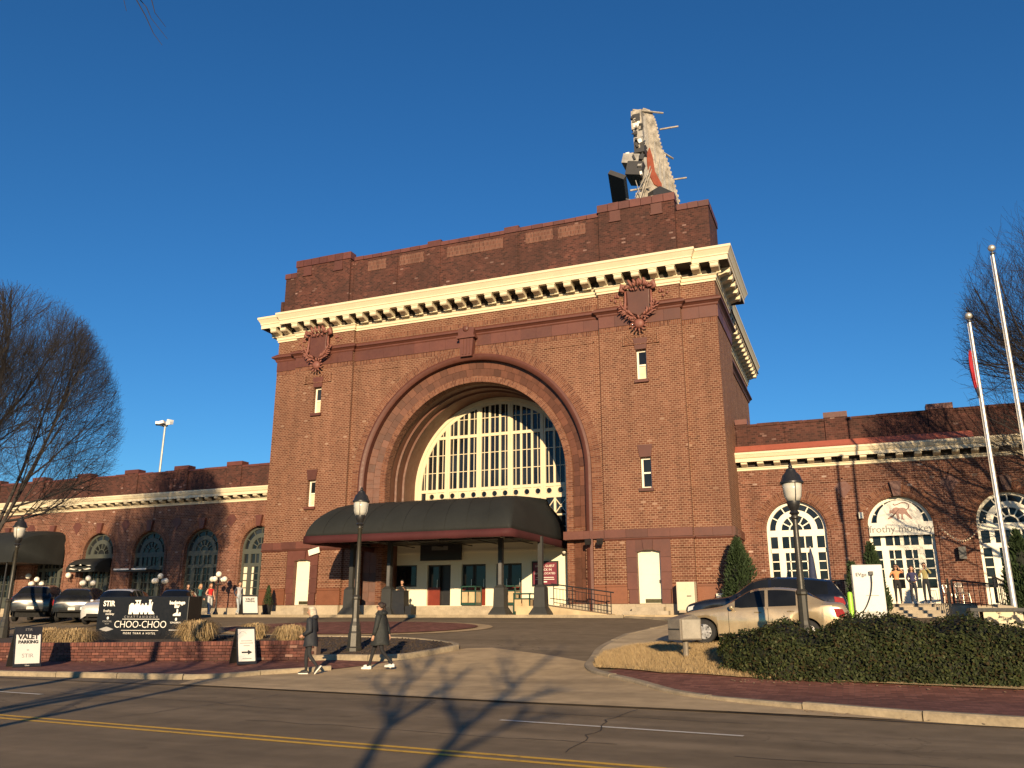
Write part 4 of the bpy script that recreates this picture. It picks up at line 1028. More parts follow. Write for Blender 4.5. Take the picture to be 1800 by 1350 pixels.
MB().box(-21.75, -20.75, 41.835, 41.849, 5.0, 5.22).build('lettering_panel', M('faded lettering', (.16, .16, .15), .6), t, world=True)
# wall lamp at the right of the doors
t = thing('wall_lamp', 'small round lamp on cream wall above the maroon notice', 'lamp', (-13.95, 42.15, 4.8))
MB().tube([(-13.75, 42.19, 4.95), (-13.8, 41.9, 5.0), (-13.95, 41.85, 4.85)], .025, 6).build('bracket', DKMET, t, world=True)
MB().ball((-13.95, 41.85, 4.72), .12, 12).build('globe', M('frosted globe', (.55, .52, .44), .3), t, True, True)

# litter bins
def make_bin():
    t = thing('litter_bin', '', 'bin', (0, 0, 0))
    GREEN = M('dark green metal', (.012, .05, .035), .45); TAN = M('tan slats', (.46, .34, .20), .7, var=.2, scale=4)
    p = MB()
    for x in (-.41, .41):
        for y in (-.36, .36): p.box(x - .03, x + .03, y - .03, y + .03, .05, 1.02)
    p.box(-.44, .44, -.39, .39, .96, 1.02).box(-.44, .44, -.39, .39, .72, .78); p.build('frame', GREEN, t)
    MB().box(-.44, .44, -.39, .39, .03, .14).build('base', GREEN, t)
    for a in range(2):
        MB().box(-.37 + a * .40, -.02 + a * .40 - .01, -.375, -.345, .16, .71).build('side_panel', TAN, t)
    for s in (-1, 1): MB().box(s * .4 - .02, s * .4 + .02, -.32, .32, .16, .71).build('side_panel', TAN, t)
    MB().box(-.37, .37, .345, .375, .16, .71).build('side_panel', TAN, t)
    return t
b0 = make_bin(); b0.location = (-15.1, 39.0, 1.545); b0['label'] = 'tan and green litter bin between the two right canopy posts'; b0['group'] = 'litter bins at the entrance'
b1 = copy_tree(b0); b1.location = (-19.15, 41.55, 2.0); b1['label'] = 'litter bin on the step before the middle red doors'
b2 = copy_tree(b0); b2.location = (-16.9, 41.6, 2.0); b2['label'] = 'litter bin on the step behind the second canopy post from the right'
# valet podium
t = thing('valet_podium', 'black cloth covered valet stand beside the left canopy posts', 'stand', (-21.5, 38.0, 1.545))
m_ = MB(); m_.grid([[(-.42, -.3, .02), (.45, -.32, .02), (.43, .32, .02), (-.42, .3, .02)], [(-.37, -.27, .6), (.38, -.26, .6), (.38, .27, .6), (-.37, .27, .6)], [(-.36, -.26, 1.15), (.36, -.26, 1.15), (.36, .26, 1.15), (-.36, .26, 1.15)]], 0, True)
m_.face([(-.36, -.26, 1.15), (.36, -.26, 1.15), (.36, .26, 1.15), (-.36, .26, 1.15)]); m_.build('skirt', BLACK, t)
MB().box(-.40, .40, -.30, .30, 1.152, 1.19).build('top', BLACK, t)
MB().box(.45, .80, -.25, .3, .0, .42).build('base_box', BLACK, t)

# ramp railing
t = thing('ramp_railing', 'black iron ramp railing sloping beside the right canopy post', 'railing', (-12.0, 38.35, 1.55))
def railing(t, x0, x1, y, zt0, zt1, zb0, zb1, n, posts=4, ext=.15):
    zt = lambda u: zt0 + (zt1 - zt0) * u; zb = lambda u: zb0 + (zb1 - zb0) * u; X = lambda u: x0 + (x1 - x0) * u
    MB().tube([(X(-.04), y, zt(-.04)), (X(1) + ext, y, zt(1 + .06))], .03, 8).build('handrail', BLACK, t, world=True)
    for f, nm in ((.80, 'upper_rail'), (.12, 'lower_rail')): MB().tube([(X(0), y, zb(0) + (zt(0) - zb(0)) * f), (X(1), y, zb(1) + (zt(1) - zb(1)) * f)], .017, 6).build(nm, BLACK, t, world=True)
    for k in range(n + 1):
        u = k / n; big = k % max(1, n // (posts - 1)) == 0
        MB().tube([(X(u), y, zb(u)), (X(u), y, zb(u) + (zt(u) - zb(u)) * (1 if big else .8))], .025 if big else .011, 6).build('post' if big else 'baluster', BLACK, t, world=True)
railing(t, -13.35, -10.55, 38.35, 2.95, 2.56, 2.0, 1.57, 18, 4)
MB().tube([(-13.5, 38.25, 2.3), (-10.5, 38.25, 1.92)], .02, 6).build('lower_handrail', BLACK, t, world=True)

# utility cabinet and small meter box
t = thing('utility_cabinet', 'pale beige metal utility cabinet against the brick right of white door', 'cabinet', (-7.2, 39.2, 1.5))
m_ = MB().box(-7.62, -6.80, 39.0, 39.6, 1.72, 3.0); BEI = M('beige enamel', (.56, .52, .38), .45, var=.06)
cb = m_.build('case', BEI, t, world=True); bevel(cb.data, .02, 2)
MB().box(-7.56, -6.86, 38.985, 38.999, 1.78, 2.94).build('door', BEI, t, world=True); MB().box(-7.15, -6.95, 38.97, 38.985, 2.35, 2.39).build('latch', DKMET, t, world=True)
MB().box(-7.55, -6.87, 39.05, 39.55, 1.5, 1.72).build('base', STEP, t, world=True)
t = thing('meter_box', 'small white box on the brick wall near the conical evergreen', 'box', (-5.75, 40.2, 2.0))
MB().box(-5.98, -5.52, 40.0, 40.2, 2.0, 2.5).build('case', WHITE, t, world=True); MB().box(-5.94, -5.56, 39.985, 39.999, 2.04, 2.46).build('lid', WHITE, t, world=True)

# ---------------------------------------------------------------- awnings of the left wing
EMB = M('awning print', (.72, .69, .6), .6)
def box_awning(cx, label):
    t = thing('window_awning', label, 'awning', (cx, 43.9, 4.3), group='awnings of the left wing')
    m_ = MB(); n = 6
    m_.grid([[(cx - 1.36, y, z), (cx + 1.36, y, z)] for y, z in ((43.96, 5.34), (43.4, 5.2), (42.95, 4.95), (42.75, 4.66), (42.72, 4.36))])
    for s in (-1, 1): m_.face([(cx + s * 1.36, y, z) for y, z in ((43.96, 5.34), (43.4, 5.2), (42.95, 4.95), (42.75, 4.66), (42.72, 4.36), (43.96, 4.36))])
    m_.build('cloth', CANV, t, smooth='auto', world=True)
    m_ = MB()
    m_.prism([(cx - 1.0, 4.80), (cx + 1.0, 4.80), (cx + .85, 4.74), (cx + .2, 4.75), (cx, 4.88), (cx - .2, 4.75), (cx - .85, 4.74)], 'y', 42.70, 42.74)
    m_.prism([(cx - 1.05, 4.56), (cx - .85, 4.62), (cx - .3, 4.56), (cx, 4.42), (cx + .3, 4.56), (cx + .85, 4.62), (cx + 1.05, 4.56), (cx + .6, 4.50), (cx, 4.5), (cx - .6, 4.50)], 'y', 42.69, 42.715)
    m_.build('emblem', EMB, t, world=True)
box_awning(-49.3, 'black window awning with white winged emblem right of the big barrel awning')
box_awning(-58.5, 'black window awning with white emblem left of the big barrel awning')
t = thing('barrel_awning', 'large black barrel awning projecting from the left wing', 'awning', (-55, 41, 4.5), group=None)
rows = []
for x, f in ((-64, 1), (-60, 1), (-57, 1), (-54.3, 1), (-53.4, .99), (-52.95, .95), (-52.65, .86), (-52.55, .7)):
    rows.append([(x, 44.0 - 4.0 * math.sin(a) ** .8, 5.2 + (2.15 * f) * math.cos(a) ** .7 if math.cos(a) > 0 else 5.2) for a in [pi / 2 * k / 9 for k in range(10)]] + [(x, 40.0, 4.95)])
m_ = MB(); m_.grid(rows); m_.face(rows[-1] + [(-52.55, 44.0, 4.95)]); o = m_.build('cloth', CANV, t, smooth='auto', world=True)
m_ = MB().box(-63.9, -52.6, 40.05, 43.95, 5.0, 5.06); m_.build('soffit', BLACK, t, world=True)
for x in (-63, -53.2): MB().tube([(x, 40.2, 1.5), (x, 40.2, 5.0)], .05, 8).build('post', BLACK, t, world=True)
t_ = put('lettering', text_mesh('STIR', .62, EMB), t, loc=(-58.6 + 55, 40.02 - 41, 5.75 - 4.5), rot=(R(78), 0, 0))
t = thing('metal_marquee', 'flat dark marquee with pale edge over the shaded window arch', 'awning', (-44.66, 43.3, 4.2))
MB().box(-46.05, -43.27, 42.6, 43.98, 4.3, 4.42).build('deck', BLACK, t, world=True); MB().box(-46.08, -44.75, 42.57, 42.6, 4.40, 4.5).build('edge_strip', WL, t, world=True); MB().box(-44.5, -43.24, 42.57, 42.6, 4.40, 4.5).build('edge_strip', WL, t, world=True)
for x in (-45.8, -43.5): MB().tube([(x, 42.7, 4.42), (x, 43.97, 5.1)], .015, 5).build('stay', BLACK, t, world=True)

# globe lamps: four globes round one raised globe
GLOBE = M('opal glass', (.80, .76, .66), .25, var=.03)
def globe_lamp(loc, label):
    t = thing('globe_lamp', label, 'lamp post', loc, group='globe lamps before the left wing')
    MB().lathe([(.16, 0), (.16, .08), (.09, .2), (.06, .35), (.045, .6), (.04, 1.75), (.07, 1.8), (.05, 1.9), (.04, 2.2), (.06, 2.24)], n=12).build('post', BLACK, t, smooth='auto')
    for k in range(4):
        a = pi / 2 * k + .2; x, y = .42 * math.cos(a), .42 * math.sin(a)
        MB().tube([(0, 0, 1.85), (x * .6, y * .6, 1.78), (x, y, 1.88), (x, y, 1.96)], .02, 6).build('arm', BLACK, t)
        MB().ball((x, y, 2.12), .17, 14).build('globe', GLOBE, t, smooth=True)
    MB().ball((0, 0, 2.42), .18, 14).build('globe', GLOBE, t, smooth=True)
globe_lamp((-36.65, 42.0, 1.54), 'globe lamp nearest the main block, beside the walking people')
globe_lamp((-41.35, 42.0, 1.5), 'globe lamp before the shaded window with the flat marquee')
globe_lamp((-47.6, 42.0, 1.45), 'globe lamp before the window with emblem awning')
globe_lamp((-52.4, 42.0, 1.45), 'globe lamp under the end of the big barrel awning')
for x, lb in ((-51.35, 'round wall lamp right of the big barrel awning'), (-55.3, 'round wall lamp under the big barrel awning')):
    t = thing('wall_lamp', lb, 'lamp', (x, 43.9, 4.0)); MB().tube([(x, 43.95, 3.85), (x, 43.7, 3.75), (x, 43.6, 4.0)], .025, 6).build('bracket', BLACK, t, world=True); MB().ball((x, 43.6, 4.2), .2, 12).build('globe', GLOBE, t, True, True)

# ---------------------------------------------------------------- café deck, steps and rails before the right wing
DECKW = M('weathered timber', (.24, .20, .15), .8, var=.3, scale=5)
t = thing('cafe_deck', 'raised timber deck with steps and black rails below the white sign arch', 'deck', (2.3, 40.5, 1.42))
for k in range(14):
    y = 39.6 + k * .31; MB().box(-3.9, 4.6, y, y + .295, 1.95, 2.0).build('deck_board', DECKW, t, world=True)
MB().box(-3.88, 4.58, 39.63, 43.8, 1.3, 1.94).build('deck_base', STEP, t, world=True)
for k in range(4): MB().box(1.2, 3.45, 38.3 + k * .33, 38.3 + (k + 1) * .33, 1.35, 1.47 + k * .13).build('step', STEP, t, world=True)
def rail_panel(a, b, z0, z1, n, name='rail'):
    a = Vector(a); b = Vector(b); d = b - a
    MB().tube([a + Vector((0, 0, z1)), b + Vector((0, 0, z1))], .035, 6).build('handrail', BLACK, t, world=True)
    MB().tube([a + Vector((0, 0, z0 + .1)), b + Vector((0, 0, z0 + .1))], .02, 6).build('lower_rail', BLACK, t, world=True)
    for k in range(n + 1):
        p = a + d * k / n; big = k in (0, n)
        MB().tube([p + Vector((0, 0, z0)), p + Vector((0, 0, z1))], .045 if big else .014, 6).build('post' if big else 'baluster', BLACK, t, world=True)
rail_panel((-3.8, 39.7, 2.0), (.9, 39.7, 2.0), 0, 1.0, 26)
rail_panel((3.45, 38.35, 1.45), (3.6, 39.7, 2.0), 0, 1.0, 9)
rail_panel((1.15, 38.35, 1.45), (1.1, 39.7, 2.0), 0, 1.0, 1)
rail_panel((3.75, 39.7, 2.0), (7.2, 39.2, 1.55), .0, .95, 18); rail_panel((5.6, 36.6, 1.45), (5.2, 38.9, 2.0), 0, 1.05, 12)
# café sign across the arch
t = thing('cafe_sign', 'white half-round sign with monkey silhouette and grey lettering in the arch', 'sign', (2.31, 43.9, 5.2))
m_ = MB(); m_.prism([(1.40 * q, z) for q, z in ((-1, 0), (1, 0), (1, .62))] + [(1.02 * math.cos(a), .62 + 1.05 * math.sin(a)) for a in [pi * k / 24 for k in range(25)]] + [(-1.40, .62)], 'y', .0, .06)
o = m_.build('panel', M('sign white', (.62, .60, .53), .5, var=.03), t)
GREY = M('grey sign ink', (.17, .17, .165), .6); MK = M('mauve sign ink', (.27, .15, .12), .6)
put('lettering', text_mesh('frothy monkey', .47, GREY), t, loc=(0, -.012, .30), rot=(R(90), 0, 0))
body = [(-.28, 1.20), (-.22, 1.30), (-.10, 1.33), (.06, 1.29), (.22, 1.30), (.32, 1.24), (.36, 1.14), (.40, 1.02), (.50, .86), (.56, .78), (.50, .74), (.44, .80), (.30, .96), (.22, 1.02), (.16, .94), (.16, .80), (.22, .74), (.08, .74), (.10, .98), (.0, 1.04), (-.02, .92), (.0, .76), (-.10, .74), (-.12, .98), (-.2, 1.02), (-.36, .90), (-.50, .84), (-.52, .78), (-.46, .78), (-.30, .84), (-.24, 1.0), (-.30, 1.06), (-.40, 1.04), (-.42, 1.12), (-.38, 1.2)]
MB().prism([(x, z + .0) for x, z in body], 'y', -.016, -.002).build('monkey_silhouette', MK, t)
tl = [(.34, 1.2), (.44, 1.28), (.46, 1.42), (.36, 1.52), (.18, 1.54), (0, 1.48), (-.14, 1.44), (-.22, 1.50)]
m_ = MB(); m_.tube([(x, -.01, z) for x, z in smoothpoly(tl, 5, False)], .022, 6); m_.build('monkey_tail', MK, t, smooth=True)
# small wall things on the right wing
t = thing('wall_speaker', 'dark box speaker on the brick right of the sign arch', 'speaker', (4.75, 43.8, 4.2)); MB().obox((4.75, 43.75, 4.3), .3, .26, .55).build('case', DKMET, t, world=True); MB().box(4.7, 4.8, 43.85, 44.0, 4.25, 4.35).build('bracket', DKMET, t, world=True)
t = thing('wall_light', 'small cream box light left of the sign arch', 'lamp', (.62, 43.85, 6.1)); MB().obox((.62, 43.85, 6.2), .2, .24, .3).build('case', WHITE, t, world=True); MB().box(.56, .68, 43.95, 44.02, 6.15, 6.25).build('bracket', DKMET, t, world=True)
t = thing('string_lights', 'string of small warm bulbs hung between the two right arches', 'string lights', (4.6, 43.9, 4.9))
P = [(3.95 + 2.0 * u, 43.75, 5.55 - .9 * math.sin(pi * u) + .5 * u) for u in [k / 20 for k in range(21)]]
MB().tube([P[0], P[0]] + P[1:], .008, 4).build('cable', DKMET, t, world=True)
BULB = M('bulb glass', (.8, .7, .5), .2)
for p in P[1::1]: MB().ball((p[0], p[1], p[2] - .05), .035, 6).build('bulb', BULB, t, world=True)
t = thing('closed_umbrella', 'closed navy patio umbrella standing before the left white window', 'umbrella', (-1.75, 41.2, 2.0))
NAVY = M('navy cloth', (.02, .028, .07), .8)
MB().tube([(0, 0, 0), (0, 0, 2.6)], .025, 8).build('pole', ALU, t); MB().lathe([(.16, .75), (.2, .85), (.17, 1.4), (.11, 2.1), (.03, 2.5)], n=9, squash=(1, .8)).build('canopy', NAVY, t, smooth=True); MB().lathe([(.25, 0), (.25, .06), (.05, .1)], n=14).build('base', DKMET, t)
t = thing('patio_grill', 'dark covered grill against the brick between the white arches', 'grill', (.05, 42.8, 2.0))
MB().obox((0, 0, .45), .95, .6, .9).build('cabinet', BLACK, t); m_ = MB(); m_.prism([(-.32, .9), (.32, .9), (.3, 1.15), (.12, 1.38), (-.12, 1.38), (-.3, 1.15)], 'x', -.48, .48); m_.build('lid', BLACK, t); MB().tube([(-.3, -.36, 1.05), (.3, -.36, 1.05)], .02, 6).build('handle', ALU, t)
# wire chairs and table on the deck
def cafe_chair(loc, rz, lb):
    t = thing('cafe_chair', lb, 'chair', loc, rz, 'metal chairs on the café deck')
    m_ = MB().lathe([(.0, .45), (.21, .45), (.22, .465), (.0, .475)], n=14); m_.build('seat', ALU, t)
    for x in (-.16, .16):
        MB().tube([(x * 1.15, -.2, 0), (x, -.15, .46)], .012, 5).build('leg', ALU, t); MB().tube([(x * 1.15, .2, 0), (x, .16, .46), (x * 1.05, .22, .85)], .012, 5).build('leg', ALU, t)
    MB().tube([(-.17, .22, .85), (0, .26, .9), (.17, .22, .85)], .012, 5).build('back_rail', ALU, t)
    for x in (-.08, 0, .08): MB().tube([(x, .17, .46), (x, .245, .88)], .007, 4).build('back_bar', ALU, t)
for k, (x, y, a) in enumerate(((4.25, 41.2, .4), (4.4, 42.2, 2.2), (3.95, 43.1, 1.0))): cafe_chair((x, y, 2.0), a, ['metal chair on the deck nearest the right rail', 'metal chair in the middle of the deck corner', 'metal chair at the back of the deck by the brick'][k])
t = thing('cafe_table', 'small round metal table on the deck by the right rail', 'table', (4.1, 41.8, 2.0)); MB().lathe([(0, .72), (.33, .72), (.33, .74), (0, .745)], n=18).build('table_top', ALU, t); MB().lathe([(.2, 0), (.2, .03), (.03, .06), (.03, .72)], n=10).build('pedestal', DKMET, t)
# ---------------------------------------------------------------- street furniture
LGL = M('lamp glass', (.50, .49, .43), .22, var=.08)
def street_lamp(loc, label, h=4.85, rz=0):
    t = thing('street_lamp', label, 'street lamp', loc, rz, 'lantern street lamps'); k = h / 4.85
    IRON = M('lamp iron', (.03, .027, .019), .42, var=.3, scale=8)
    b_ = MB()
    b_.lathe([(.25, 0), (.25, .1), (.215, .14), (.20, .52), (.175, .58), (.165, .74), (.125, .86), (.112, .95), (.105, 1.5), (.13, 1.53), (.13, 1.58), (.09, 1.64)], n=8).build('base', IRON, t)
    MB().lathe([(.082, 1.6), (.072, 2.5), (.06, 3.62 * k), (.09, 3.66 * k), (.09, 3.7 * k), (.06, 3.76 * k)], n=14).build('post', IRON, t, smooth='auto')
    z = 3.72 * k
    MB().lathe([(.06, z), (.12, z + .06), (.08, z + .12), (.13, z + .2), (.15, z + .3), (.15, z + .34)], n=12).build('capital', BLACK, t, smooth='auto')
    MB().lathe([(.14, z + .34), (.185, z + .44), (.215, z + .62), (.22, z + .76)], n=16).build('lantern_glass', LGL, t, smooth=True)
    for q in range(4):
        a = pi / 2 * q + .4; MB().tube([(.15 * math.cos(a), .15 * math.sin(a), z + .34), (.20 * math.cos(a), .20 * math.sin(a), z + .46), (.228 * math.cos(a), .228 * math.sin(a), z + .76)], .011, 5).build('lantern_rib', BLACK, t)
    MB().lathe([(.27, z + .755), (.27, z + .79), (.235, z + .83), (.20, z + .95), (.12, z + 1.03), (.11, z + 1.08), (.045, z + 1.13), (.05, z + 1.17), (.0, z + 1.25)], n=16).build('lantern_cap', BLACK, t, smooth='auto')
street_lamp((-14.17, 22.38, g(-14.17, 22.38) + .12), 'tall lantern lamp post in the mulch bed between the two walking women')
street_lamp((-1.14, 20.4, g(-1.1, 20.4)), 'lantern lamp post rising behind the hedge before the beige car', 4.3)
street_lamp((-31.6, 24.2, g(-31.6, 24.2)), 'lantern lamp post at the left edge before the black barrel awning')
# tall area light behind the left wing
t = thing('area_light', 'tall pale pole with floodlight cluster behind the left wing roof', 'light pole', (-60.7, 60, 0))
MB().tube([(0, 0, 0), (.1, 0, 19.2)], [.16, .09], 10).build('pole', ALU, t)
MB().lathe([(.3, 19.15), (.34, 19.22), (.3, 19.3)], n=12).build('ring', ALU, t)
for k in range(5):
    a = 2 * pi * k / 5; MB().obox((.62 * math.cos(a), .5 * math.sin(a), 19.4 + (.35 if k == 1 else 0)), .48, .42, .28, (R(12), 0, a)).build('lamp_head', M('pale lamp', (.75, .74, .7), .4), t)

# flagpoles
def flagpole(loc, top, label, flag=False):
    t = thing('flagpole', label, 'flagpole', loc); h = top - loc[2]
    MB().lathe([(.2, 0), (.2, .04), (.12, .1), (.095, .2), (.05, h - .35)], n=14).build('pole', ALU, t, smooth='auto')
    MB().lathe([(.05, h - .36), (.075, h - .33), (.075, h - .28), (.02, h - .26), (.02, h - .2)], n=10).build('truck', DKMET, t)
    MB().ball((0, 0, h - .1), .125, 14).build('ball', ALU, t, smooth=True)
    MB().tube([(-.08, -.03, 1.2), (-.075, -.03, h - .4)], .006, 4).build('halyard', WL, t)
    if flag:
        f = thing('flag', 'red flag hanging limp on the shorter flagpole', 'flag', (loc[0], loc[1], loc[2]))
        RED = M('red flag cloth', (.38, .015, .03), .8, var=.12); FB = M('navy flag cloth', (.015, .02, .05), .8); rows = []
        for k in range(11):
            u = k / 10; z = h - 1.45 - 1.7 * u; wd = .08 + .08 * math.sin(pi * min(1, u * 1.1)) ** .7 - .04 * u
            rows.append([(-.09 - wd * q / 6 + .03 * u, -.02 + .06 * math.sin(q * 2.2 + k * .3), z + .10 * (q % 2)) for q in range(7)])
        m_ = MB(); m_.grid(rows[:9], 0); m_.grid(rows[8:], 1); o = m_.build('cloth', [RED, FB], f, smooth=True)
        so = o.modifiers.new('thickness', 'SOLIDIFY'); so.thickness = .01
flagpole((4.74, 31.9, g(4.7, 31.9)), 11.97, 'shorter flagpole with limp red flag before the right wing', True)
flagpole((5.7, 31.35, g(5.7, 31.3)), 14.2, 'taller bare flagpole at the right edge of the picture')

# ---------------------------------------------------------------- planter wall, built brick by brick
WP = [(-42, 18.4), (-30, 19.2), (-26, 19.6), (-22.2, 20.11), (-17.56, 20.83), (-14.75, 21.27)]
t = thing('planter_wall', 'low red brick planter wall along the left sidewalk below the black sign', 'wall', (-20, 20.4, .1))
WB = [M('wall brick %d' % k, c, .8, var=.25, scale=9, bump=.15, rnd=.3) for k, c in enumerate(((.125, .042, .029), (.095, .034, .026), (.16, .060, .042), (.24, .13, .095)))]
BSH = [bevel(MB().box(-.122, .122, -.05, .05, -.0365, .0365).mesh('brick', m_), .006, 1) for m_ in WB]
BTOP = [bevel(MB().box(-.042, .042, -.14, .14, -.06, .06).mesh('brick', m_), .006, 1) for m_ in WB]
MORT = M('mortar', (.17, .115, .085), .95, var=.2, scale=12, bump=.3)
def along(path, s):
    for a, b in zip(path, path[1:]):
        L = math.hypot(b[0] - a[0], b[1] - a[1])
        if s <= L or (a, b) == (path[-2], path[-1]): return (a[0] + (b[0] - a[0]) * s / L, a[1] + (b[1] - a[1]) * s / L, math.atan2(b[1] - a[1], b[0] - a[0]))
        s -= L
near = WP[2:]; Ln = sum(math.hypot(b[0] - a[0], b[1] - a[1]) for a, b in zip(near, near[1:]))
def wz(x, y): return max(g(x, y), .1) + .02
n = 4; pitch = .257; rng = random.Random(5)
core = MB()
for a, b in zip(WP, WP[1:]):
    L = math.hypot(b[0] - a[0], b[1] - a[1]); q = (( -(b[1] - a[1]) / L), (b[0] - a[0]) / L); za, zb = wz(*a), wz(*b)
    i = len(core.v)
    for (p, z) in ((a, za), (b, zb)):
        for o_, zz in ((-.035, -.15), (-.035, .50), (.26, .50), (.26, -.15)): core.v.append((p[0] + q[0] * (o_ + .04), p[1] + q[1] * (o_ + .04), z + zz))
    for k in range(4): core.f.append((i + k, i + (k + 1) % 4, i + 4 + (k + 1) % 4, i + 4 + k)); core.m.append(0)
    core.f.append((i, i + 1, i + 2, i + 3)); core.m.append(0); core.f.append((i + 4, i + 5, i + 6, i + 7)); core.m.append(0)
core.build('mortar_core', MORT, t, world=True)
cnt = 0
for r in range(5):
    s = (r % 2) * pitch / 2 + .13
    while s < Ln - .1:
        x, y, a = along(near, s); z = wz(x, y) + .04 + r * .083
        put('brick', rng.choice(BSH[:3] if rng.random() < .9 else BSH), t, loc=Vector((x + math.sin(a) * .01, y - math.cos(a) * .01, z)) - t.location, rot=(rng.uniform(-.02, .02), rng.uniform(-.01, .01), a)); s += pitch; cnt += 1
s = .05
tops = MB(); k = 0
while s < Ln:
    x, y, a = along(near, s); z = wz(x, y) + .04 + 5 * .083 + .03
    c_ = Vector((x + math.sin(a) * -.08, y - math.cos(a) * -.08, z)); m_ = Matrix.Rotation(a, 3, 'Z'); tops.obox(c_, .084, .30, .115, m_, k % 3); k += 1
    s += .096
o = tops.build('brick_coping', WB[:3], t, world=True); o['kind'] = 'stuff'
far = MB()
for a, b in (((-42, 18.4), (-30, 19.2)), ((-30, 19.2), (-26.02, 19.598))):
    far.face([(a[0], a[1] - .05, -.1), (b[0], b[1] - .05, -.1), (b[0], b[1] - .05, wz(*b) + .5), (a[0], a[1] - .05, wz(*a) + .5)])
    far.face([(a[0], a[1] - .05, wz(*a) + .5), (b[0], b[1] - .05, wz(*b) + .5), (b[0], b[1] + .25, wz(*b) + .5), (a[0], a[1] + .25, wz(*a) + .5)])
far.build('far_wall_face', BRW, t, world=True)

# ---------------------------------------------------------------- the black sign board
SGN = thing('hotel_sign', 'long black sign board with locomotive and white lettering in the planter', 'sign', (-24.75, 24.45, g(-24.7, 24.45) + .10), R(6.5))
m_ = MB().box(-1.98, 1.98, -.02, .78, 0, 1.56); SB = M('sign black', (.009, .009, .010), .38, var=.2); o = m_.build('case', SB, SGN); bevel(o.data, .02, 2)
LET = M('sign white letters', (.86, .83, .74), .5, var=.03); LETG = M('sign grey letters', (.34, .33, .31), .5)
def stxt(s, x, z, sz, mat=LET, bold=0.0, sp=1.0): put('lettering', text_mesh(s, sz, mat, .003, 'CENTER', sp, bold), SGN, loc=(x, -.032, z), rot=(R(90), 0, 0))
loco = [(-.62, .92), (.62, .92), (.56, 1.0), (.47, 1.06), (.47, 1.2), (.5, 1.34), (.46, 1.36), (.44, 1.28), (.42, 1.22), (.40, 1.38), (.44, 1.44), (.30, 1.44), (.32, 1.38), (.31, 1.24), (.22, 1.24), (.2, 1.32), (.14, 1.32), (.12, 1.24), (.06, 1.24), (.04, 1.3), (-.02, 1.3), (-.04, 1.24), (-.1, 1.24), (-.1, 1.4), (-.06, 1.43), (-.36, 1.43), (-.33, 1.38), (-.35, 1.26), (-.4, 1.26), (-.43, 1.32), (-.55, 1.32), (-.58, 1.26), (-.62, 1.26)]
MB().prism([(x * .92 - .02, z) for x, z in loco], 'y', -.036, -.021).build('locomotive_emblem', LET, SGN)
m_ = MB()
for x in (-.29, -.18): m_.box(x - .03 - .02, x + .03 - .02, -.039, -.036, 1.3, 1.38)
for x in (-.42, -.1, .08, .26): m_.lathe([(0, 0), (.03, 0)], n=10); m_.v[-20:] = [(x + v[0], -.0375, .965 + v[1]) for v in m_.v[-20:]]
m_.build('locomotive_windows', SB, SGN)
stxt('CHATTANOOGA', -.02, .82, .12, LETG, 0, 1.9); stxt('CHOO-CHOO', -.02, .545, .36, LET, -.004, .98); stxt('MORE THAN A HOTEL', -.02, .235, .10, LET, 0, 1.5)
MB().box(-.83, .79, -.034, -.021, .735, .75).build('rule', LET, SGN); MB().box(-.83, .79, -.034, -.021, .335, .35).build('rule', LET, SGN)
stxt('STIR', -1.5, 1.3, .27, LET, .008); stxt('frothy', -1.55, 1.04, .14); stxt('monkey', -1.42, .93, .12); stxt('COCKTAIL', -1.5, .66, .085, LETG); stxt('ROOM', -1.5, .57, .06, LETG)
m_ = MB(); m_.prism([(-1.5 - .32, .38), (-1.5 - .12, .44), (-1.5, .47), (-1.5 + .12, .44), (-1.5 + .32, .38), (-1.5 + .12, .32), (-1.5, .3), (-1.5 - .12, .32)], 'y', -.034, -.021); m_.build('badge', LETG, SGN)
m_ = MB(); m_.ball((-1.5, -.02, .78), (.045, .012, .055), 8); m_.build('flame_mark', LET, SGN)
stxt('backstage', 1.5, 1.33, .17, LET, .008); stxt('Bar', 1.5, 1.2, .16, LET, .008)
m_ = MB(); m_.prism([(1.36, .86), (1.68, .86), (1.68, .98), (1.6, .98), (1.6, .93), (1.56, .93), (1.56, 1.08), (1.5, 1.12), (1.5, .98), (1.36, .92)], 'y', -.034, -.021); m_.build('badge', LET, SGN)
m_ = MB(); m_.ball((1.5, -.02, .74), (.045, .012, .06), 8); m_.build('flame_mark', LET, SGN)
stxt('SONGBIRDS', 1.5, .62, .085, LET); 
MB().box(1.25, 1.75, -.034, -.021, .34, .38).build('text_line', LETG, SGN)

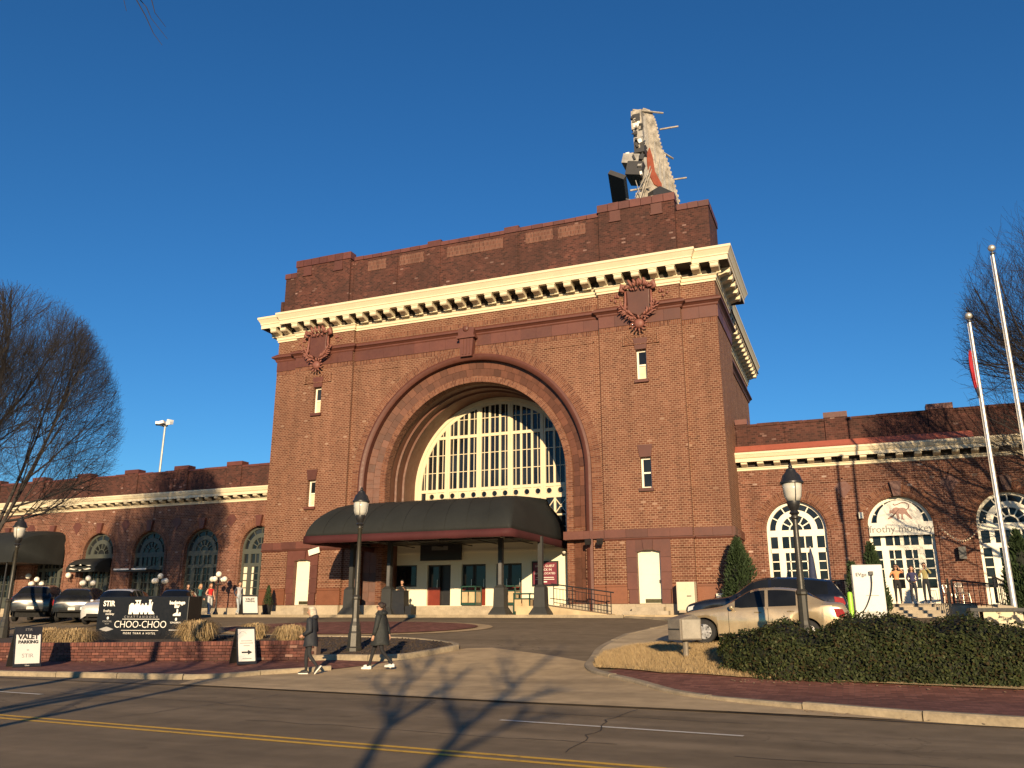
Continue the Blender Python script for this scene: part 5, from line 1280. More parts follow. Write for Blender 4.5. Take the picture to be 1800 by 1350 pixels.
# ---------------------------------------------------------------- sandwich boards
def a_frame(loc, rz, label, kind, h=1.08, wd=.66):
    t = thing('sandwich_board', label, 'sandwich board', loc, rz, 'sandwich boards'); sp = .36; tilt = math.atan2(sp, h)
    for s in (-1, 1):
        nm = 'front_board' if s < 0 else 'back_board'
        m_ = MB(); L = math.hypot(sp, h); c = Vector((0, s * sp / 2, h / 2)); rt = Euler((-s * -tilt * -1, 0, 0)).to_matrix()
        rt = Matrix.Rotation(s * tilt, 3, 'X')
        m_.obox(c, wd, .03, L, rt); b_ = m_.build(nm, BLACK, t)
        if s < 0:
            F = lambda x, u, d: c + rt @ Vector((x, -.016 - d, (u - .5) * L))
            pm = MB(); pm.face([F(-wd / 2 + .04, .08, .004), F(wd / 2 - .04, .08, .004), F(wd / 2 - .04, .80 if kind == 1 else .94, .004), F(-wd / 2 + .04, .80 if kind == 1 else .94, .004)]); pm.build('poster', M('poster paper', (.66, .65, .60), .6, var=.04) if kind else WHITE, b_)
            INK = M('black ink', (.02, .02, .02), .6); INKG = M('grey ink', (.30, .30, .29), .6)
            def tx(s_, u, sz, mt=INK, bold=0.0, x=0): put('lettering', text_mesh(s_, sz, mt, .002, 'CENTER', 1, bold), b_, loc=F(x, u, .008), rot=(R(90) + s * tilt, 0, 0))
            if kind == 1:
                tx('VALET', .735, .185, INK, .008); tx('PARKING', .61, .125, INK, .006); tx('at', .42, .08, INKG); tx('STIR', .27, .16, INKG); tx('STIR', .92, .10, M('dull ink', (.22, .21, .2), .6)); tx('Choo', .035, .05, WL)
            elif kind == 2:
                pmx = MB()
                for (a, b, e, f_) in ((-.14, .36, .06, .39),): pass
                ar = [(-.15, .345), (.03, .345), (.03, .39), (.16, .325), (.03, .26), (.03, .305), (-.15, .305)]
                pmx.face([F(x, u - .01, .009) for x, u in ar]); pmx.build('arrow', INK, b_)
                for u, q in ((.62, .32), (.56, .38), (.49, .18), (.15, .26)): MB().obox(F(0, u, .008), q, .004, .022, rt).build('text_line', INKG, b_)
                m2 = MB(); m2.tube([F(-.2, .82, .008), F(-.12, .88, .008), F(-.02, .85, .008), F(.0, .80, .008)], .006, 4); m2.build('logo', INKG, b_)
            else:
                tx('VALET', .80, .17, INK, .006); tx('PARKING', .68, .12, INK, .004)
    for x in (-.3, .3): MB().tube([(x, -.19, .45), (x, .19, .45)], .008, 4).build('stay', DKMET, t)
a_frame((-22.55, 18.05, .125), R(66), 'valet parking sandwich board at the left end of the sidewalk', 1, 1.1, .72)
a_frame((-16.6, 20.35, .2), R(58), 'white sandwich board with a black arrow before the planter wall', 2, 1.02, .56)
a_frame((-30.0, 36.9, 1.545), R(56), 'valet parking sandwich board up on the terrace by the walking people', 3, .98, .85)

# ---------------------------------------------------------------- steel drive-up box, charger, bollard, planter chest
t = thing('drop_box', 'weathered grey steel box on a post in the dry lawn', 'box', (-3.95, 21.0, g(-3.95, 21) + .03), R(-38))
ST = M('weathered steel', (.22, .19, .15), .55, metal=.3, var=.3, scale=5, bump=.1); 
MB().tube([(0, 0, -.1), (0, 0, .45)], .07, 8).build('post', ST, t)
m_ = MB(); m_.prism([(-.34, .42), (.34, .42), (.34, .92), (.10, 1.02), (-.34, .92)], 'x', -.23, .23); o = m_.build('case', ST, t); bevel(o.data, .02, 2)
MB().box(.231, .245, -.28, .28, .46, .9).build('white_panel', M('chalky panel', (.36, .33, .27), .6), t)
MB().box(-.2, .2, -.352, -.342, .66, .69).build('slot', DKMET, t)
t = thing('charging_station', 'white electric car charging cabinet with black cable behind the hedge', 'charger', (.42, 32.2, g(.4, 32.2)), R(4))
m_ = MB(); m_.prism([(-.32, .0), (.32, .0), (.30, 1.98), (-.26, 2.0)], 'x', -.5, .5); WC = M('charger white', (.60, .59, .54), .35, var=.03); o = m_.build('cabinet', WC, t); bevel(o.data, .03, 2)
MB().box(-.25, .28, -.33, -.318, .2, .42).build('vent_grille', M('grille grey', (.45, .44, .40), .6), t)
MB().obox((.12, -.32, 1.7), .13, .08, .13).build('cable_holder', BLACK, t)
MB().tube(smoothpoly([(.12, 1.66), (.1, 1.3), (0, .9), (-.2, .5), (-.42, .32)], 5, False) and [(x, -.36, z) for x, z in smoothpoly([(.12, 1.66), (.1, 1.3), (0, .9), (-.2, .5), (-.42, .32)], 5, False)], .018, 6).build('cable', BLACK, t)
MB().box(-.1, .3, -.331, -.319, .95, .965).build('cable_hook', M('grille grey', (.45, .44, .40)), t)
put('lettering', text_mesh('EVgo', .17, M('pale ink', (.22, .22, .21), .6)), t, loc=(-.2, -.315, 1.66), rot=(R(90), 0, 0))
MB().box(-.6, .6, -.5, .5, -.05, .06).build('base_slab', STEP, t)
t = thing('bollard', 'lime green safety bollard beside the white charging cabinet', 'bollard', (-.2, 31.6, g(-.2, 31.6)))
MB().lathe([(.085, 0), (.085, 1.02), (.07, 1.08), (.03, 1.1), (0, 1.105)], n=14).build('sleeve', M('lime plastic', (.30, .62, .04), .45, var=.06), t, smooth='auto'); MB().lathe([(.11, 0), (.11, .05), (.086, .07)], n=14).build('collar', STEP, t)
t = thing('planter_chest', 'black masonry planter box with peeling cream paint beside the flagpole', 'planter', (3.6, 27.9, g(3.6, 27.9)))
def peel():
    q = NT('peeling paint'); q.set(Roughness=.7); f = q.noise(2.6, 7, rough=.65); q.col(q.ramp(f, [(.47, (.02, .02, .02)), (.50, (.62, .55, .36))])); q.bump(f, .3, .02); return q.mat
MB().box(-.30, .68, -.35, .5, -.2, .62).build('body', peel(), t); MB().box(-.62, .72, -.4, .55, .621, .72).build('lid', CHAR, t); MB().box(-.60, -.44, -.36, .5, -.2, .62).build('side_leg', CHAR, t)
MB().obox((.3, -.05, .76), .5, .3, .08, (.1, .1, .3)).build('rubble', STONE, t)

# ---------------------------------------------------------------- locomotive sign on the roof, seen end-on
t = thing('roof_sign', 'weathered locomotive sign on the roof, seen end-on', 'sign', (-9, 45.5, 19.6))
SW = M('sign cream', (.33, .30, .25), .7, var=.75, scale=2.4); SO = M('sign orange', (.26, .065, .03), .6, var=.25, scale=3); SBK = M('sign dark', (.03, .03, .032), .6); SGR = M('sign grey', (.30, .29, .27), .6, var=.35, scale=3)
U_, N_ = Vector((.60, .80, 0)), Vector((.80, -.60, 0))
def SP(u, z, d): return Vector((-9.15, 43.3, z)) + U_ * u * .80 + N_ * d
def plate(poly, d0, d1, mat, nm):
    m_ = MB(); n = len(poly); a = [SP(u, z, d0) for u, z in poly]; b = [SP(u, z, d1) for u, z in poly]
    m_.face(a); m_.face(b[::-1])
    for k in range(n): m_.face([a[k], a[(k + 1) % n], b[(k + 1) % n], b[k]])
    return m_.build(nm, mat, t, world=True)
edge = [(.1, 30.7), (.5, 31.1), (1.0, 31.1), (1.35, 30.7), (1.55, 30.2), (1.7, 29.5), (1.95, 28.8), (2.45, 28.1), (2.75, 27.3), (3.1, 26.5), (3.4, 25.6)]
plate([(0, 24.0), (0, 30.2)] + edge + [(3.4, 24.0)], -.35, 0, SW, 'steam_plume')
for k in range(30):
    f = k / 29 * (len(edge) - 1.001); i_ = int(f); q = f - i_; u, z = edge[i_][0] * (1 - q) + edge[i_ + 1][0] * q, edge[i_][1] * (1 - q) + edge[i_ + 1][1] * q
    MB().obox(SP(u, z, -.12), .22, .22, .16, (0, 0, R(40))).build('lamp_socket', SW, t, world=True)
plate([(.35, 27.9), (.7, 28.5), (.95, 27.9), (1.1, 27.0), (1.7, 26.3), (1.7, 26.0), (1.0, 26.1), (.5, 26.7)], .003, .07, SO, 'flame_panel')
plate([(.3, 24.0), (.35, 25.4), (1.0, 25.8), (2.3, 25.7), (2.9, 24.6), (2.9, 24.0)], .005, .5, SBK, 'boiler_side')
for u, z0, z1, w_ in ((.55, 28.9, 30.5, .1), (1.25, 28.0, 29.3, .1), (1.65, 26.6, 28.6, .12), (2.05, 26.2, 28.3, .12), (2.5, 25.9, 27.6, .1)):
    plate([(u - w_, z0), (u, z1), (u + w_, z0), (u, z0 - .5)], .003, .02, SGR, 'dark_streak')
plate([(.02, 26.0), (.02, 30.4), (.4, 30.6), (.3, 28.6), (.32, 26.2)], .004, .10, SGR, 'stack_side')
MB().obox((-9.3, 43.3, 30.0), .62, 1.0, 1.25).build('cab_box', SW, t, world=True)
MB().obox((-9.3, 42.79, 30.1), .46, .06, .5).build('cab_opening', SBK, t, world=True); MB().obox((-9.28, 42.78, 29.6), .40, .06, .28).build('lamp_plate', WL, t, world=True)
MB().obox((-9.25, 43.3, 28.85), .55, .9, 1.0).build('smokebox', SGR, t, world=True); MB().obox((-9.2, 43.2, 28.1), .6, .9, .7).build('ornament', SBK, t, world=True)
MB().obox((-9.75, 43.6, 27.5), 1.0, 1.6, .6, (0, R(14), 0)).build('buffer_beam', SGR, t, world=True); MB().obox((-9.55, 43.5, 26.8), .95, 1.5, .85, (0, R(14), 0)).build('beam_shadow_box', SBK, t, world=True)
for k in range(9): MB().obox((-9.0 + .01 * k, 43.1 + .28 * k, 25.9 - .05 * k), .06, .08, 2.6, (R(-18), R(12), 0)).build('cowcatcher_bar', SW, t, world=True)
MB().obox((-10.75, 43.9, 25.9), 1.05, 3.6, .3, (R(-12), R(30), R(4))).build('side_plank', SBK, t, world=True)
MB().box(-9.62, -9.28, 43.2, 43.6, 23.2, 25.4).build('steel_leg', SW, t, world=True); MB().box(-8.9, -8.6, 46.5, 46.9, 20, 25).build('steel_leg', SW, t, world=True); MB().box(-8.9, -8.6, 50.0, 50.4, 19.3, 25).build('steel_leg', SW, t, world=True)
for (a, b) in (((-9.9, 43.0, 25.5), (-8.8, 43.4, 25.7)), ((-10.7, 43.0, 24.4), (-9.4, 43.2, 24.6)), ((-9.4, 43.0, 24.7), (-8.6, 43.2, 25.0)), ((-9.5, 42.9, 30.75), (-8.0, 44.5, 31.15)), ((-9.0, 43.6, 28.9), (-7.9, 46.5, 29.1)), ((-8.5, 45.8, 30.9), (-7.4, 46.2, 31.1)), ((-8.5, 48.0, 28.5), (-7.4, 48.3, 28.6)), ((-9.9, 43, 27.9), (-9.2, 43.2, 28.0))):
    MB().tube([a, b], .06, 6).build('strut', SW, t, world=True)
rs = random.Random(6)
for k in range(26):
    z = rs.uniform(26.2, 30.2); MB().obox((-9.25 + rs.uniform(-.28, .25), 42.75 + rs.uniform(-.12, .15), z), rs.uniform(.06, .26), rs.uniform(.05, .2), rs.uniform(.05, .35), (rs.uniform(-.4, .4), rs.uniform(-.4, .4), 0)).build('sign_fitting', rs.choice((SBK, SGR, SW, WL, SBK)), t, world=True)
for k in range(9):
    a_ = Vector((-9.4 + rs.uniform(-.3, .3), 43.0, rs.uniform(24.5, 29))); MB().tube([a_, a_ + Vector((rs.uniform(-.9, .9), rs.uniform(-.2, .8), rs.uniform(.4, 1.6)))], .025, 5).build('brace', SGR, t, world=True)
MB().obox((-9.95, 43.0, 27.9), .22, .18, .18).build('spotlight', WL, t, world=True); MB().ball((-6.9, 47, 25.9), .14, 10).build('beacon', WL, t, True, True)
MB().tube([(-6.9, 47, 19.3), (-6.9, 47, 25.8)], .03, 6).build('beacon_post', DKMET, t, world=True)
# ---------------------------------------------------------------- vehicles
def catmull(ks, x):
    for i in range(len(ks) - 1):
        if ks[i][0] <= x <= ks[i + 1][0] or i == len(ks) - 2:
            p1, p2 = ks[i], ks[i + 1]; p0 = ks[max(0, i - 1)]; p3 = ks[min(len(ks) - 1, i + 2)]
            t = (x - p1[0]) / (p2[0] - p1[0]); out = []
            for a in range(1, len(p1)):
                m1 = (p2[a] - p0[a]) / max(1e-6, p2[0] - p0[0]) * (p2[0] - p1[0]); m2 = (p3[a] - p1[a]) / max(1e-6, p3[0] - p1[0]) * (p2[0] - p1[0])
                t2, t3 = t * t, t ** 3
                out.append((2 * t3 - 3 * t2 + 1) * p1[a] + (t3 - 2 * t2 + t) * m1 + (-2 * t3 + 3 * t2) * p2[a] + (t3 - t2) * m2)
            return out
# x, sill, belt, top, half width, roof half width   (front of the car at -x)
SEDAN = [(-2.27, .36, .56, .60, .52, .44), (-2.21, .24, .63, .68, .70, .58), (-2.05, .19, .68, .75, .80, .66), (-1.65, .18, .75, .86, .865, .70), (-1.05, .18, .82, .95, .88, .70), (-.78, .18, .86, 1.02, .88, .67), (-.12, .18, .90, 1.39, .88, .60), (.35, .18, .92, 1.455, .88, .575), (.95, .18, .94, 1.43, .88, .565), (1.32, .18, .96, 1.33, .88, .57), (1.74, .19, .98, 1.10, .87, .64), (2.02, .22, .97, 1.07, .84, .66), (2.2, .30, .90, 1.02, .78, .62), (2.27, .42, .76, .86, .68, .55)]
SUVK = [(-2.36, .40, .66, .72, .55, .46), (-2.3, .28, .76, .84, .76, .62), (-2.1, .24, .84, .93, .87, .70), (-1.7, .24, .92, 1.03, .92, .74), (-1.1, .24, .98, 1.10, .93, .74), (-.85, .24, 1.01, 1.18, .93, .72), (-.25, .24, 1.04, 1.58, .93, .66), (.2, .24, 1.06, 1.665, .93, .64), (1.1, .24, 1.09, 1.655, .93, .63), (1.85, .25, 1.12, 1.58, .92, .62), (2.0, .26, 1.12, 1.52, .915, .62), (2.22, .30, 1.10, 1.22, .90, .70), (2.33, .36, .95, 1.05, .86, .72), (2.36, .46, .80, .9, .80, .68)]
TYRE = M('tyre rubber', (.014, .014, .014), .8, var=.3, scale=20); RIM = M('alloy rim', (.55, .54, .52), .3, metal=.8, var=.08)
TAIL = M('tail lamp', (.26, .008, .010), .18, coat=.6); HEAD = M('head lamp', (.55, .56, .56), .12, coat=.5); TRIM = M('black trim', (.012, .012, .012), .75, spec=.2); PLATE = M('licence plate', (.6, .58, .5), .5)
def paint(name, c, metal=.5): return M(name, c, .28, metal=metal, var=.04, scale=.8, coat=.8, spec=.5)
def car(label, keys, loc, rz, pm, wheels, rw, side_glass, front_glass, rear_glass, pillars, suv=False, group=None, pitch=0):
    t = thing('parked_car', label, 'car', loc, rz, group); t.rotation_euler = (0, pitch, rz)
    L0, L1 = keys[0][0], keys[-1][0]; ns = 110; ra = rw + .055
    xs = [L0 + (L1 - L0) * k / ns for k in range(ns + 1)]
    body = MB(); glass = MB(); rows = []
    for x in xs:
        sill, belt, top, w_, wr = catmull(keys, x)
        for xw in wheels:
            d = abs(x - xw)
            if d < ra: sill = max(sill, rw + math.sqrt(ra * ra - d * d))
        mid = max(sill + .02, sill * .5 + belt * .5); cab = max(0, min(1, (top - belt - .12) / .25))
        half = [(w_ * .955, sill), (w_ * 1.0, mid), (w_ * .985, belt - .05), (w_ * (.97 - .02 * cab), belt), (w_ * .93 * cab + (wr + .12) * (1 - cab), belt + .03 * cab + (top - belt) * .35 * (1 - cab)), (wr + .03 * (1 - cab), top - .055 * cab - .02), (wr * .8, top - .012), (wr * .4, top), (0, top + .004)]
        rows.append([(x, -a, b) for a, b in half] + [(x, a, b) for a, b in half[-2::-1]])
    n = len(rows[0])
    for k in range(ns):
        xm = (xs[k] + xs[k + 1]) / 2
        for j in range(n - 1):
            q = [rows[k][j], rows[k][j + 1], rows[k + 1][j + 1], rows[k + 1][j]]; jj = j if j < n // 2 else n - 2 - j
            isg = False
            if jj == 4 and side_glass[0] < xm < side_glass[1] and not any(abs(xm - p) < .035 for p in pillars) and (q[1][2] - q[0][2] > .16): isg = True
            if jj in (5, 6, 7) and front_glass[0] < xm < front_glass[1]: isg = True
            if jj in (5, 6, 7) and rear_glass[0] < xm < rear_glass[1]: isg = True
            (glass if isg else body).face(q)
    body.face(rows[0]); body.face(rows[-1][::-1])
    body.build('body', pm, t, smooth='auto'); glass.build('windows', GLC, t, smooth=True)
    MB().box(L0 + .2, L1 - .2, -.68, .68, .2, .80).build('underbody', TRIM, t)
    for xw in wheels:
        for s in (-1, 1):
            m_ = MB(); y = s * (.80 if not suv else .845)
            prof = [(rw * .62, -.10), (rw * .93, -.10), (rw, -.07), (rw, .07), (rw * .93, .10), (rw * .62, .10)]
            rws = [[(xw + r * math.cos(2 * pi * q / 28), y + o, rw + r * math.sin(2 * pi * q / 28)) for q in range(28)] for r, o in prof]
            m_.grid(rws, 0, True); ty = m_.build('wheel', TYRE, t, smooth='auto')
            m_ = MB(); yo = y + s * .085
            m_.grid([[(xw + r * math.cos(2 * pi * q / 28), yo + o * s, rw + r * math.sin(2 * pi * q / 28)) for q in range(28)] for r, o in ((rw * .66, .01), (rw * .60, .012), (rw * .58, -.05))], 0, True)
            for q in range(6):
                a = 2 * pi * q / 6 + .3; d = Vector((math.cos(a), 0, math.sin(a))); e = Vector((-math.sin(a), 0, math.cos(a))); c = Vector((xw, yo, rw))
                m_.face([c + e * .05 + d * .03, c - e * .05 + d * .03, c - e * .07 + d * rw * .6, c + e * .07 + d * rw * .6])
                m_.face([c + e * .05 + d * .03 - Vector((0, s * .05, 0)), c + e * .07 + d * rw * .6 - Vector((0, s * .05, 0)), c + e * .07 + d * rw * .6, c + e * .05 + d * .03])
            m_.face([(xw + .065 * math.cos(2 * pi * q / 14), yo + s * .008, rw + .065 * math.sin(2 * pi * q / 14)) for q in range(14)])
            m_.build('rim', RIM, ty); m_ = MB(); m_.face([(xw + rw * .6 * math.cos(2 * pi * q / 20), yo - s * .06, rw + rw * .6 * math.sin(2 * pi * q / 20)) for q in range(20)]); m_.build('brake_disc', TRIM, ty)
    W = lambda x: catmull(keys, x)
    def surf(x, fr):  # point on the flank at height fraction between sill and belt
        sill, belt, top, w_, wr = W(x); return w_ * (1.0 if .3 < fr < .8 else .985), sill + (belt - sill) * fr
    for s in (-1, 1):
        # lamps follow the corners
        m_ = MB(); zb = W(L1 - .12)[1]; 
        pts = [(L1 - .50 if not suv else L1 - .36, .97), (L1 - .12, .93), (L1 - .06, .8), (L1 - .12, .68), (L1 - .34, .74)]
        m_.prism([(x, zb * f + .02) for x, f in pts], 'y', s * (W(L1 - .2)[3] - .06), s * (W(L1 - .2)[3] + .012)); m_.obox((L1 - .045, s * .60, zb * .82), .05, .22, zb * .13); m_.build('tail_lamp', TAIL, t)
        m_ = MB(); zf = W(L0 + .15)[1]
        m_.prism([(L0 + .12, zf * .98), (L0 + .55, zf * 1.12), (L0 + .52, zf * 1.0), (L0 + .1, zf * .82)], 'y', s * (W(L0 + .3)[3] - .14), s * (W(L0 + .3)[3] - .02)); m_.obox((L0 + .10, s * .56, zf * .9), .08, .30, .14); m_.build('head_lamp', HEAD, t)
        xm = front_glass[0] + .22; m_ = MB(); m_.ball((xm, s * (W(xm)[3] + .09), W(xm)[1] + .06), (.07, .1, .075), 10); m_.build('mirror', pm, t, smooth=True)
        for xh in (pillars[0] - .22, pillars[1] - .16 if len(pillars) > 1 else pillars[0] + .8):
            w_, z = surf(xh, .86); MB().tube([(xh - .09, s * (w_ + .005), z), (xh, s * (w_ + .03), z + .005), (xh + .09, s * (w_ + .005), z)], .014, 6).build('door_handle', pm, t)
        for xd in (front_glass[0] + .12, pillars[0] + .04, pillars[1] + .12 if len(pillars) > 1 else 1.0):
            p = [(xd, s * (surf(xd, f)[0] + .003), surf(xd, f)[1]) for f in (.12, .3, .5, .7, .9, .985)]
            MB().tube(p, .006, 4).build('door_seam', TRIM, t)
        p = [(x, s * (W(x)[3] * .955 + .006), max(W(x)[0], .2) + .03) for x in [wheels[0] + ra + .02 + k * .1 for k in range(int((wheels[1] - wheels[0] - 2 * ra) / .1))]]
        MB().tube(p, .03, 6).build('sill_trim', TRIM, t)
    MB().tube([(L1 - .22, -.80, .50), (L1 - .03, -.55, .50), (L1 + .0, 0, .50), (L1 - .03, .55, .50), (L1 - .22, .80, .50)], .06, 8).build('rear_bumper', TRIM if suv else pm, t, smooth=True); MB().obox((L1 + .012, 0, .62 if not suv else .60), .02, .32, .15).build('licence_plate', PLATE, t)
    MB().obox((L0 + .01, 0, .42), .08, 1.0, .14).build('grille', TRIM, t)
    return t
GOLD = paint('champagne paint', (.40, .315, .195), .45); BLK = paint('black paint', (.008, .009, .011), .0); SLV = paint('silver paint', (.62, .61, .57), .3); CHG = paint('charcoal paint car', (.012, .012, .013), .0)
car('champagne sedan parked behind the hedge, its nose toward the steel box', SEDAN, (-2.52, 24.22, g(-2.5, 24.2) + .0), R(1.0), GOLD, (-1.36, 1.27), .31, (-.72, 1.32), (-.82, -.13), (1.28, 1.73), (.28, 1.05), pitch=R(.0))
car('black crossover parked behind the champagne sedan', SUVK, (-2.62, 27.4, g(-2.6, 27.4)), R(1.5), BLK, (-1.42, 1.38), .345, (-.75, 1.85), (-.88, -.26), (1.98, 2.2), (.22, 1.12), True)
def lot(x, y): return (x, y, g(x, y) + .005)
GR = 'cars before the left wing'
c1 = car('dark full-size utility vehicle at the far left, tail to the street', SUVK, lot(-40.3, 32.9), R(-52), CHG, (-1.42, 1.38), .36, (-.75, 1.85), (-.88, -.26), (1.98, 2.2), (.22, 1.12), True, GR); c1.scale = (1.06, 1.04, 1.1)
car('dark hatchback second from the left edge, tail to the street', SUVK, lot(-37.3, 33.0), R(-57), BLK, (-1.42, 1.38), .345, (-.75, 1.85), (-.88, -.26), (1.98, 2.2), (.22, 1.12), True, GR)
car('white crossover, its nose showing at the left end of the black sign', SUVK, lot(-33.35, 31.4), R(116), SLV, (-1.42, 1.38), .345, (-.75, 1.85), (-.88, -.26), (1.98, 2.2), (.22, 1.12), True, GR)
c4 = car('dark car whose roof shows above the right end of the black sign', SUVK, lot(-32.0, 33.75), R(122), CHG, (-1.42, 1.38), .345, (-.75, 1.85), (-.88, -.26), (1.98, 2.2), (.22, 1.12), True, GR)
c4.scale = (.86, .92, .92)
# ---------------------------------------------------------------- trees and shrubs
BARK = M('grey bark', (.05, .042, .037), .9, var=.35, scale=6, bump=.5, bscale=30); TWIG = M('twig bark', (.024, .021, .021), .9, var=.3, scale=5)
def bare_tree(name, label, loc, H, spread, seed, trunk_r=.28, first=.22, stems=1, lean=(0, 0), levels=6, twigs=True, density=1.0, group=None, env=None):
    rng = random.Random(seed); t = thing(name, label, 'tree', loc, group=group)
    wood = MB(); fine = MB()
    def seg(mb, a, b, r0, r1, n): 
        d = b - a; up = d.orthogonal().normalized(); sd_ = d.normalized().cross(up); i = len(mb.v)
        for p, r in ((a, r0), (b, r1)):
            for j in range(n):
                an = 2 * pi * j / n; mb.v.append(tuple(p + (up * math.cos(an) + sd_ * math.sin(an)) * r))
        for j in range(n): mb.f.append((i + j, i + (j + 1) % n, i + n + (j + 1) % n, i + n + j)); mb.m.append(0)
    def grow(p, d, L, r, lev):
        k = 3 if lev > 1 else 4; q = p
        for s in range(k):
            d = (d + Vector((rng.uniform(-1, 1), rng.uniform(-1, 1), rng.uniform(-.6, .8))) * (.10 + .035 * lev) + Vector((0, 0, .05 if lev < 3 else .09))).normalized()
            e = q + d * L / k
            if env and (e.x / env[0]) ** 2 + (e.y / env[0]) ** 2 + ((e.z - env[1]) / env[2]) ** 2 > 1 + (rng.random() - .5) * .16 and lev > 1: return
            r1 = max(.004, r * (1 - .42 / k))
            seg(wood if lev < 3 else fine, q, e, r, r1, 8 if lev < 2 else (5 if lev < 4 else 3)); r = r1
            if lev < levels and (s > 0 or lev > 1):
                for _ in range(1 if lev < 2 else (2 if rng.random() < .62 * density else 1)):
                    ax = Vector((rng.uniform(-1, 1), rng.uniform(-1, 1), rng.uniform(-1, 1))).cross(d)
                    if ax.length < 1e-3: continue
                    nd = Matrix.Rotation(rng.uniform(.45, .95), 3, ax.normalized()) @ d
                    out = Vector((e.x, e.y, 0)); 
                    if out.length > .3: nd = (nd + out.normalized() * .22).normalized()
                    grow(e, nd, L * rng.uniform(.56, .80), r * rng.uniform(.5, .68), lev + 1)
            q = e
        if lev < levels: grow(q, d, L * .72, r * .8, lev + 1)
    for s in range(stems):
        a = 2 * pi * s / stems + seed; off = Vector((math.cos(a), math.sin(a), 0)) * (.2 if stems > 1 else 0)
        base = Vector((0, 0, -.2)) + off; d = (Vector((lean[0], lean[1], 1)) + off * .9).normalized(); hgt = H * first
        mid = base + d * hgt * .5 + Vector((rng.uniform(-.1, .1), rng.uniform(-.1, .1), 0)); top = base + d * hgt
        rr = trunk_r / math.sqrt(stems)
        wood.tube([base, base + d * .25, mid, top], [rr * 1.5, rr * 1.12, rr, rr * .85], 10)
        nl = max(3, int(6 / stems) + 1)
        for k in range(nl):
            a = 2 * pi * (k + rng.uniform(-.2, .2)) / nl + s; el = rng.uniform(.35, .95)
            nd = Vector((math.cos(a) * spread, math.sin(a) * spread, el * 1.15)).normalized()
            grow(base + d * hgt * rng.uniform(.62, 1.0), nd, H * rng.uniform(.20, .27), rr * rng.uniform(.32, .5), 1)
        grow(top, d, H * .24, rr * .75, 1)
    wood.build('trunk', BARK, t, smooth=True, fix=False); fine.build('crown', TWIG, t, fix=False)
    return t
bt = bare_tree('bare_tree', 'large bare winter tree filling the left edge over the wing roof', (-35.6, 25.2, g(-35.6, 25.2)), 25.0, .8, 11, .32, .14, density=1.45, env=(7.7, 8.9, 7.9)); bt.scale = (.70, .70, .95)
bare_tree('bare_tree', 'bare winter tree reaching in from the right edge behind the flagpoles', (14.0, 36.3, 1.4), 25.0, 1.0, 23, .36, .16, density=1.05, env=(9.2, 10.0, 9.4))
t = thing('bare_tree', 'bare young street tree behind the viewer whose limbs shade the road', 'tree', (1.2, -6.0, 0)); wd_ = MB(); fn_ = MB(); rng = random.Random(3)
LB = [([(1.2, 0), (1.25, 1.6), (.98, 2.6), (.9, 3.07), (.74, 3.53), (.6, 4.18), (.04, 5.75), (-1.2, 8.2)], .10), ([(1.25, 1.5), (1.45, 2.5), (1.51, 3.13), (1.52, 3.51), (1.72, 4.14), (2.09, 4.94), (2.93, 6.39), (4.1, 7.88)], .10), ([(1.72, 4.14), (1.22, 5.23), (.61, 6.67)], .05), ([(2.09, 4.94), (2.78, 5.23), (3.81, 5.89)], .05), ([(.6, 4.18), (-.13, 5.12), (-1.09, 6.06)], .05), ([(.6, 4.18), (.8, 5.33), (1.34, 6.48)], .05), ([(1.52, 3.51), (1.93, 3.91), (2.41, 4.33), (3.02, 4.71)], .05), ([(2.5, 5.65), (2.4, 6.6), (2.6, 7.8)], .035), ([(.04, 5.75), (.2, 6.8), (.1, 7.9)], .035)]
for pts, r in LB:
    P3 = [Vector((x, -6.0 + rng.uniform(-.12, .12), z)) for x, z in pts]; n_ = len(P3)
    wd_.tube(P3, [max(.016, 1.25 * r * (1 - .75 * k / (n_ - 1))) for k in range(n_)], 8)
    for a, b in zip(P3[2 if r > .08 else 0:], P3[(3 if r > .08 else 1):]):
        for q in range(5):
            p = a.lerp(b, rng.random())
            if p.z < 4.0: continue
            d = ((b - a).normalized() + Vector((rng.uniform(-.9, .9), rng.uniform(-.6, .6), rng.uniform(-.3, .7)))).normalized(); L_ = rng.uniform(.5, 1.3); m1 = p + d * L_ * .5; e = m1 + (d + Vector((rng.uniform(-.3, .3), 0, .3))).normalized() * L_ * .5
            fn_.tube([p, m1, e], [.026, .018, .007], 5)
            for _ in range(2): d2 = (d + Vector((rng.uniform(-.8, .8), rng.uniform(-.5, .5), rng.uniform(-.2, .7)))).normalized(); fn_.tube([m1, m1 + d2 * rng.uniform(.3, .7)], [.014, .006], 4)
wd_.build('trunk', BARK, t, True, True); fn_.build('crown', TWIG, t, world=True)
bare_tree('bare_tree', 'bare slender three-stemmed tree behind the viewer shading the left lane', (-8.0, -2.2, 0), 7.5, .4, 9, .18, .55, stems=3, levels=3, density=.3)
bare_tree('bare_tree', 'bare tree behind the viewer shading the right sidewalk', (11.5, -2.5, 0), 6.5, .8, 31, .16, .35, stems=1, levels=3, density=.3)

